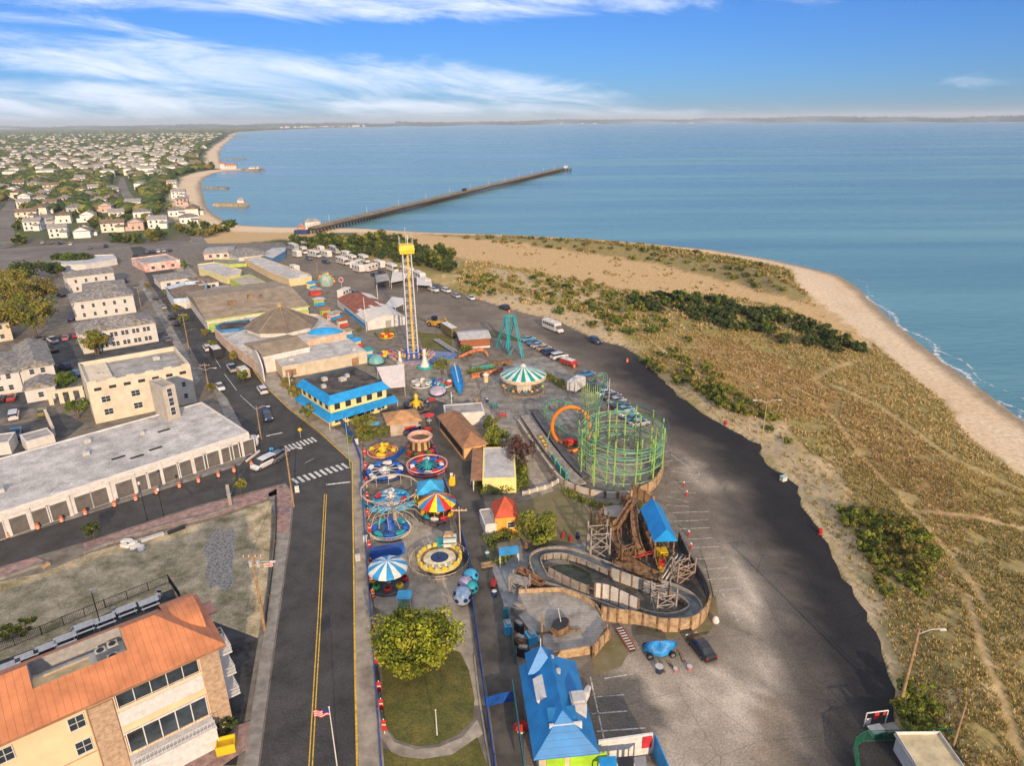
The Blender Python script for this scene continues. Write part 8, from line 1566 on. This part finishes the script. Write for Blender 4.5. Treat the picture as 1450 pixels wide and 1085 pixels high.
# traffic barrels
for i,(cx,cy) in enumerate(((40,558),(187,516),(303,481),(418,446),(560,405),(664,376),(765,343),(877,313),(970,288),(1067,261),(1143,238),(1228,208))):
    t=thing('traffic_barrel','orange and white traffic barrel in the row along the side street kerb','barrel',G(cx/3.445,600+cy/3.445),0,'traffic barrels along the side street'); q=MB(); q.lathe((0,0,0.1),[(0.30,0),(0.29,0.3),(0.27,0.55),(0.25,0.8),(0.20,0.98),(0.01,1.0)],12); q.build('shell',mk('barrel_orange',(0.68,0.13,0.03),0.5),t)
    for z in (0.25,0.58): q=MB(); q.lathe((0,0,z),[(0.305,0),(0.30,0.14)],12); q.build('white_band',whites,t)
    q=MB(); q.cyl((0,0,0),0.42,0.1,12); q.build('base',tyre,t)
for i,(x,y,lb) in enumerate(((1027,602,'red barrel on the sand beside the black asphalt, upper one'),(1161,757,'red barrel on the sand edge of the car park, lower one'),(680,425,'orange barrel beyond the white sedan'),(721,443,'orange barrel right of the black vehicle by the dunes'),(888,513,'small orange marker on the bank below the lone dark vehicle'),(813,521,'orange barrel at the end of the red trailer'),(612,411,'orange barrels behind the tall tower'))):
    t=thing('edge_barrel',lb,'barrel',G(x,y,0)); q=MB(); q.lathe((0,0,0),[(0.3,0),(0.32,0.5),(0.28,1.0),(0.01,1.05)],12); q.build('shell',reds if i<2 else MATS['barrel_orange'],t); q=MB(); q.lathe((0,0,0.45),[(0.33,0),(0.33,0.12)],12); q.build('band',whites if i>1 else dark,t)
t=thing('white_crate','small white crate on the edge of the fresh asphalt','crate',G(1109,681),0.4); q=MB(); q.box((0,0,0),(1.0,0.8,0.8)); q.build('body',whites,t); q=MB(); q.box((0,0,0.8),(1.1,0.9,0.1)); q.build('lid',mk('lid_teal',(0.3,0.5,0.5)),t)
t=thing('white_crate','white bag at the right end of the timber fence','bag',G(1013,882),0.2); q=MB(); q.smooth=True; q.lathe((0,0,0),[(0.4,0),(0.5,0.3),(0.3,0.8),(0.01,0.95)],9); q.build('body',whites,t)
t=thing('junction_signs','yellow pedestrian sign on a post in the junction','sign',G(426,620),0.2); q=MB(); q.tube([(0,0,0),(0,0,2.0)],0.04,5); q.build('post',acm,t); q=MB(); q.add([(0,-0.05,1.3),(0.45,-0.05,1.8),(0,-0.05,2.3),(-0.45,-0.05,1.8),(0,0,1.3),(0.45,0,1.8),(0,0,2.3),(-0.45,0,1.8)],[(0,1,2,3),(7,6,5,4),(0,4,5,1),(1,5,6,2),(2,6,7,3),(3,7,4,0)]); q.build('sign_plate',yels,t)
for i,(x,y,m,lb) in enumerate(((421,697,whites,'white boxes at the kerb corner by the junction pole'),(385,642,skyb,'blue newspaper box near the shop block corner'),(324,700,blues,'blue bin beside the pale board on the pink pavement'),(505,629,whites,'white round lamp globe post at the fence corner'),(518,768,whites,'white meter box on the long blue fence'),(507,795,acm,'grey parcel on the pavement by the kerb'))):
    t=thing('street_box',lb,'box',G(x,y),0.3); q=MB(); q.box((0,0,0.1),(0.7,0.5,1.0)); q.build('body',m,t); q=MB(); q.box((0,0,0),(0.8,0.6,0.1)); q.build('base',acm,t)
t=thing('leaning_board','tall pale board standing on the pink pavement','board',G(327,718),0.3); q=MB(); q.box((0,0,0),(0.5,0.12,4.2)); q.build('panel',conc,t); q=MB(); q.box((0,0.1,0),(0.2,0.3,0.4)); q.build('base',acm,t)
# satellite dish-like round tank and gutter pipe near junction
t=strip('drain_pipe','long white pipe lying by the shop block corner',[(349,655),(358,648),(368,640)],0.35,0.1,0.3,whites,'pipe')
# vacant lot clutter
for i,(x,y) in enumerate(((180,768),(186,772),(192,776),(200,778),(178,774))):
    t=thing('white_sacks','white sack in the heap under the pink pavement edge','sack',G(x,y),i*0.7,'heap of white sacks'); q=MB(); loft(q,[(-0.9,0.3,0,0.3),(-0.5,0.5,0,0.45),(0.5,0.5,0,0.45),(0.9,0.3,0,0.3)],ch=0.12); q.build('body',whites,t)
for i,(x0,y0,x1,y1,lb,m) in enumerate(((200,768,232,757,'long grey concrete beam at the edge of the vacant lot',acm),(238,757,262,748,'short dark beam by the pavement wall',dark),(60,806,70,800,'brown plank at the pavement break',timberl))):
    a=G(x0,y0);b_=G(x1,y1); t=thing('lot_beam',lb,'beam',(a.x,a.y,0.05),math.atan2((b_-a).y,(b_-a).x)); q=MB(); q.box(((b_-a).length/2,0,0),((b_-a).length,0.6,0.35)); q.build('body',m,t)
strip('retaining_wall','grey retaining wall under the edge of the long pink pavement',[(118,785),(180,762),(250,742),(300,730),(340,715)],0.35,-0.1,0.5,concg,'wall',concg)
strip('retaining_wall','dark silt fence along the right edge of the vacant lot',[(391,708),(391,760),(385,820),(376,890)],0.1,0,0.7,mk('silt_black',(0.03,0.03,0.03)),'fence')
strip('retaining_wall','low wall under the left piece of pink pavement',[(-40,835),(20,815),(62,800)],0.35,-0.1,0.5,concg,'wall',concg)
t=thing('yellow_skip','yellow open skip on the pavement below the orange-roofed building','skip',G(321,1070),0.3); q=MB(); q.box((0,0,0.1),(1.8,0.12,1.1)); q.box((0,1.3,0.1),(1.8,0.12,1.1)); q.box((-0.85,0.65,0.1),(0.12,1.3,1.1)); q.box((0.85,0.65,0.1),(0.12,1.3,1.1)); q.box((0,0.65,0.1),(1.7,1.2,0.7)); q.build('body',yels,t); q=MB(); q.box((0,0.65,0),(1.4,1.0,0.1)); q.build('base',dark,t)
# lower-right corner compound
ironfence('green_fence','dark green mesh fence of the compound at the lower right edge',[(1215,1110),(1208,1062),(1222,1052),(1280,1050),(1342,1048),(1362,1110)],1.6,mk('fence_green',(0.02,0.13,0.08),0.5),0.1,posts=1.6)
t=thing('compound_hut','cream flat-roofed hut with white rails inside the green fence','hut',G(1308,1085)); q=MB(); q.box((0,0,0),(4.2,3.6,1.9)); q.build('wall',whitew,t); q=MB(); q.box((0,0,1.9),(4.6,4.0,0.12)); q.build('roof',mk('hut_roof',(0.52,0.44,0.28),0.8,dirt=0.2),t); q=MB()
for s in (-1,1): q.box((s*2.2,0,2.02),(0.06,3.9,0.35)); 
q.box((0,1.9,2.02),(4.4,0.06,0.35)); q.build('roof_rail',whites,t)
for i,(x,y,lb,m) in enumerate(((1240,1040,'left grey slab table in front of the green fence',acm),(1260,1038,'right grey slab table in front of the green fence',concg))):
    t=thing('slab_table',lb,'table',G(x,y),0.2); q=MB(); q.box((0,0,0.6),(1.5,1.1,0.12)); q.build('tabletop',m,t); q=MB(); [q.box((sx_*0.6,0,0),(0.12,0.8,0.6)) for sx_ in (-1,1)]; q.build('leg',m,t)
a=G(1223,1030);b_=G(1253,1026); t=thing('swing_bar','white bar frame with red and white cloths in the lower right','frame',(a.x,a.y,0),math.atan2((b_-a).y,(b_-a).x)); L_=(b_-a).length; q=MB(); [q.tube([(x_,0,0),(x_,0,1.9)],0.06,5) for x_ in (0,L_)]; q.tube([(0,0,1.9),(L_,0,1.9)],0.07,5); q.build('frame',whites,t); q=MB(); q.box((L_*0.5,0,0.9),(0.5,0.05,0.9)); q.box((L_*0.85,0,1.2),(0.3,0.05,0.6)); q.build('cloth',reds,t); q=MB(); q.box((0.4,0,0.3),(0.5,0.06,0.8)); q.build('white_cloth',whites,t)
# red seat cluster by the lane gate
t=thing('red_ride_seat','red and white coin ride beside the blue-roofed building','coin ride',G(738,1035)); q=MB(); loft(q,[(-0.8,0.3,0.3,0.8),(0,0.5,0.2,1.2),(0.8,0.3,0.3,0.9)]); q.build('body',reds,t); q=MB(); q.cyl((0,0,0),0.5,0.25,10); q.build('base',whites,t)
t=thing('parked_cart','white and blue cart against the blue-roofed building','cart',G(829,990),1.2); q=MB(); loft(q,[(-1.3,0.35,0.3,0.8),(0,0.45,0.3,1.0),(1.3,0.3,0.3,0.7)]); q.build('body',whites,t); wheels(t,(-0.8,0.8),0.4,0.25,0.12)
# timber railing posts beside parking
for i,(x,y) in enumerate(((975,760),(978,778),(972,703),(968,690))): t=thing('bollard','short red and white bollard on the parking kerb','bollard',G(x,y),0,'bollards on the parking kerb'); q=MB(); q.cyl((0,0,0),0.14,0.9,8); q.build('shaft',reds,t); q=MB(); q.cyl((0,0,0.9),0.17,0.15,8); q.build('cap',whites,t)
# ---------------- pier, groins, shore buildings
hp=3.4; A=G(442,322,hp); B=G(795,238,hp); d=(B-A); d.z=0; L_=d.length; t=thing('long_pier','long wooden pier on dark piles reaching far out into the bay','pier',(A.x,A.y,0),math.atan2(d.y,d.x)); pierw=mk('pier_wood',(0.24,0.19,0.12),0.9,var=0.2,scale=0.2); pdark=mk('pier_dark',(0.06,0.05,0.045),0.9)
q=MB(); q.box((L_/2,0,hp-0.35),(L_,6.5,0.35)); q.box((L_+5,-3,hp-0.35),(11,16,0.35)); q.build('deck',pierw,t)
q=MB(); q.box((L_/2,0,hp-1.5),(L_,5.8,1.1))
n=int(L_/3.5)
for k in range(n+1):
    for s in (-2.8,0,2.8): q.box((L_*k/n,s,-5),(0.45,0.45,hp+4.2))
    if k%1==0: q.box((L_*k/n,0,hp-1.9),(0.3,6,0.35))
for x_ in range(4):
    for s in (-10,-6,-2,2): q.box((L_+1+x_*3,s,-5),(0.5,0.5,hp+4.2))
q.build('piles',pdark,t); q=MB()
for s in (-3.15,3.15):
    q.box((L_/2,s,hp+1.0),(L_,0.12,0.12)); q.box((L_/2,s,hp+0.5),(L_,0.08,0.08))
    for k in range(int(L_/3)): q.box((k*3,s,hp),(0.14,0.14,1.05))
q.build('railing',pierw,t); q=MB()
for k in range(12): q.tube([(L_*(k+0.5)/12,3.0,hp),(L_*(k+0.5)/12,3.0,hp+4.5)],0.1,5)
q.build('lamp_post',whites,t); q=MB(); q.box((L_*0.42,0,hp),(4,2.5,2.3)); q.build('shelter',dark,t); q=MB(); q.box((L_+6,-4,hp),(5,4,2.6)); q.build('end_hut',whitew,t)
t=thing('pier_house','white hut at the landward end of the pier','hut',G(443,323),0.4); q=MB(); q.box((0,0,0),(9,5,4.2)); q.build('wall',whitew,t); q=MB(); hiproof(q,9,5,4.2,1.5,0.3); q.build('roof',roofgrey,t)
t=thing('beach_slide','orange and dark blue amusement frame beside the pier entrance','ride',G(428,331)); q=MB(); q.box((0,0,0),(8,4,2.2)); q.build('base',darkb,t); q=MB(); q.tube([(-3,0,2),(0,0,6),(2,0,2)],0.35,6); q.tube([(0,0,6),(0.5,0,2)],0.3,6); q.build('frame',orangem,t)
rock=mk('groin_stone',(0.26,0.22,0.17),0.95,var=0.3,scale=0.3,bump=0.5)
def groin(label,x0,y0,x1,y1,wd,h=1.2,m=rock):
    a=G(x0,y0);b_=G(x1,y1);d=b_-a; L_=math.hypot(d.x,d.y); t=thing('groin',label,'groin',(a.x,a.y,0),math.atan2(d.y,d.x)); q=MB(); r_=random.Random(int(x0)); 
    n_=int(L_/2.2)
    for k in range(n_): q.box((L_*k/n_,r_.uniform(-0.3,0.3)*wd*0.3,-1.5),(2.6,wd*r_.uniform(0.8,1.1),1.5+h*r_.uniform(0.7,1.05)),r_.uniform(-0.2,0.2),top=0.85)
    q.build('stones',m,t); return t
groin('nearest tan groin at the end of the curved beach',308,290,350,291,9,1.6,mk('groin_tan',(0.36,0.28,0.18),0.95,var=0.2)); groin('low rocky groin in the middle of the curved beach',290,266,324,266.5,6); groin('stone spit reaching out below the big red-roofed house',345,240.5,372,240.6,14,1.5); groin('thin dark groin beyond the red-roofed house',322,225.5,349,225.5,6,1.0); groin('farthest thin dark groin',326,193.5,350,193.8,14,1.2)
t=thing('shore_villa','large white house with orange-red roofs at the bend of the beach','house',G(327,239),0.2); t.scale=(0.62,)*3; q=MB(); q.box((0,0,0),(26,14,8)); q.box((-16,2,0),(10,12,11)); q.build('wall',whitew,t); q=MB(); hiproof(q,26,14,8,4,0.6); q.add([(-21.5,-4.5,11),(-10.5,-4.5,11),(-10.5,8.5,11),(-21.5,8.5,11),(-16,2,15)],[(0,1,4),(1,2,4),(2,3,4),(3,0,4)]); q.build('roof',mk('roof_villa',(0.45,0.15,0.08),0.8),t); q=MB(); [q.box((x_,-7.05,2+3.2*j),(1.6,0.1,1.8)) for x_ in (-10,-6,-2,2,6,10) for j in (0,1)]; q.build('window',glass,t)
for i,(x,y,s) in enumerate(((358,240.5,9),(364,240.2,7),(342,289.5,5))): t=thing('spit_hut',['left white hut on the stone spit','right white hut on the stone spit','small hut frame on the tan groin'][i],'hut',G(x,y)); q=MB(); q.box((0,0,0),(s,s*0.6,3.5)); q.build('wall',whitew,t); q=MB(); hiproof(q,s,s*0.6,3.5,1.6,0.3); q.build('roof',roofgrey,t)
for i in range(26):   # pale blocks along the shore beyond the bay
    r_=random.Random(100+i); x=400+i*5.2+r_.uniform(-2,2); y=181.9-(x-400)*0.022; g=G(x,y-0.15); t=thing('far_building','small pale building on the shore beyond the bay','building',(g.x,g.y,g.z),r_.uniform(0,1),'pale buildings across the bay'); s=g.length/967; q=MB(); q.box((0,0,0),(s*r_.uniform(1.5,4),s*2,s*r_.uniform(1.2,2.6))); q.build('wall',whitew,t)
for i in range(30):
    r_=random.Random(300+i); x=640+i*26+r_.uniform(-9,9); y=176.6-(x-640)*0.0056 if x<990 else 172.4-(x-990)*0.001; g=G(x,y-0.4); t=thing('far_building','tiny pale building on the horizon shore','building',(g.x,g.y,g.z),0,'pale buildings on the horizon'); s=g.length/967; q=MB(); q.box((0,0,0),(s*r_.uniform(1.5,5),s*2,s*r_.uniform(0.8,1.6))); q.build('wall',whitew,t)

bench_spots=[(585,604,0.3),(605,612,0.1),(640,596,1.2),(652,618,1.1),(668,648,1.2),(676,668,1.2),(600,580,0.4),(612,570,0.2),(700,578,0.5),(676,570,0.8),(712,592,0.1),(770,604,0.2),(690,806,0.3),(700,830,1.4)]
for i,(x,y,rz_) in enumerate(bench_spots):
    t=thing('park_bench','small slatted bench beside the midway walks','bench',G(x,y),rz_,'benches along the midway'); q=MB(); [q.box((0,-0.2+0.14*k,0.42),(1.7,0.11,0.04)) for k in range(4)]; q.build('seat',[timberl,reds,tealb][i%3],t); q=MB(); [q.box((0,0.32,0.55+0.15*k),(1.7,0.04,0.1)) for k in range(3)]; q.build('backrest',[timberl,reds,tealb][i%3],t)
    for s_ in (-0.7,0.7): q=MB(); q.box((s_,0,0),(0.07,0.5,0.42)); q.box((s_,0.32,0),(0.06,0.06,0.95)); q.build('leg',ironb,t)
for i,(x,y) in enumerate(((594,608),(648,606),(672,655),(606,574),(690,570),(640,566),(700,845),(690,790),(575,612),(660,640))):
    t=thing('litter_bin','round dark litter bin with a pale lid on the midway','bin',G(x,y),0,'litter bins on the midway'); q=MB(); q.cyl((0,0,0),0.33,0.9,12); q.build('shell',[darkb,mk('bin_green',(0.03,0.12,0.06))][i%2],t); q=MB(); q.cyl((0,0,0.9),0.36,0.14,12,r2=0.2); q.build('lid',acm,t)
umb=[(608,600,reds,'red'),(572,606,tealb,'teal'),(646,628,yels,'yellow'),(530,612,skyb,'light blue')]
for x,y,m,c_ in umb:
    t=thing('cafe_umbrella','%s cafe umbrella over a small table by the snack stands'%c_,'umbrella',G(x,y)); q=MB(); q.lathe((0,0,2.0),[(1.3,0),(0.02,0.55)],8); q.build('canopy',m,t); q=MB(); q.cyl((0,0,0),0.04,2.2,6); q.build('pole',whites,t); q=MB(); q.cyl((0,0,0.72),0.55,0.05,14); q.build('tabletop',whites,t)

# small stalls of the upper midway
stalls=[(452,432,3.5,3,'roof_white_membrane','mural_wall'),(462,446,3,3,'brick_ch','wall_lime'),(474,452,4,2.5,'roof_grey_membrane','wall_mural_pink'),(447,418,4,3,'roof_grey_membrane','booth_red'),(492,478,3,2.4,'roof_tan','wall_white'),(504,492,3.5,2.6,'awning_blue','wall_mural_yellow'),(520,506,3,3,'fibre_teal','wall_white'),(486,462,3,2.4,'roof_rust','wall_white'),(442,408,3,2.5,'awning_blue','wall_yellow'),(430,400,5,3,'roof_pale','wall_mural_pink')]
for i,(x,y,a_,b_,rm,wm_) in enumerate(stalls):
    t=thing('game_stall','small low game stall on the walk between the halls and the curved-roof shed','stall',G(x,y),0.5+0.2*(i%3),'small stalls between the halls and the curved shed'); q=MB(); q.box((0,b_*0.2,0),(a_,b_*0.6,2.2)); q.build('wall',MATS[wm_],t); q=MB(); q.box((0,-b_*0.3,0),(a_*0.95,0.4,1.0)); q.build('counter',MATS['booth_red'] if i%2 else bluem2,t); q=MB(); hiproof(q,a_,b_,2.3,0.6,0.3); q.build('roof',MATS[rm],t)
kiddie('small dark ride with a ring of seats between games hall and tower',548,505,2.4,greyf,blues,yels,[blues,reds,yels],8,1.4)
kiddie('tiny yellow and red ride beside the curved shed front',548,478,2.0,brownf,yels,reds,[yels,reds],6,1.2)
for i,(x,y,hh) in enumerate(((508,470,1.4),(548,470,1.2),(556,474,1.4),(536,476,1.0))): tree('planting_shrub','rounded green shrub in the planting bed along the curved-roof shed','shrub',G(x,y),hh,1.2,OL+GN,500+i,n=12,each=30,leaf=0.14,trunk=0.06,low=0.0,group='shrubs along the curved-roof shed')
# ---------------- haze
hm=bpy.data.materials.new('haze_air'); hm.use_nodes=True; n=hm.node_tree.nodes; n.remove(n['Principled BSDF']); vp=n.new('ShaderNodeVolumePrincipled'); vp.inputs['Color'].default_value=(0.78,0.90,1,1); vp.inputs['Density'].default_value=0.00008; vp.inputs['Anisotropy'].default_value=0.0
hm.node_tree.links.new(vp.outputs[0],n['Material Output'].inputs['Volume'])
q=MB(); q.box((0,0,-140),(64000,64000,140+CAMH+90)); h_=q.build('haze',hm); tag(h_,kind='stuff')
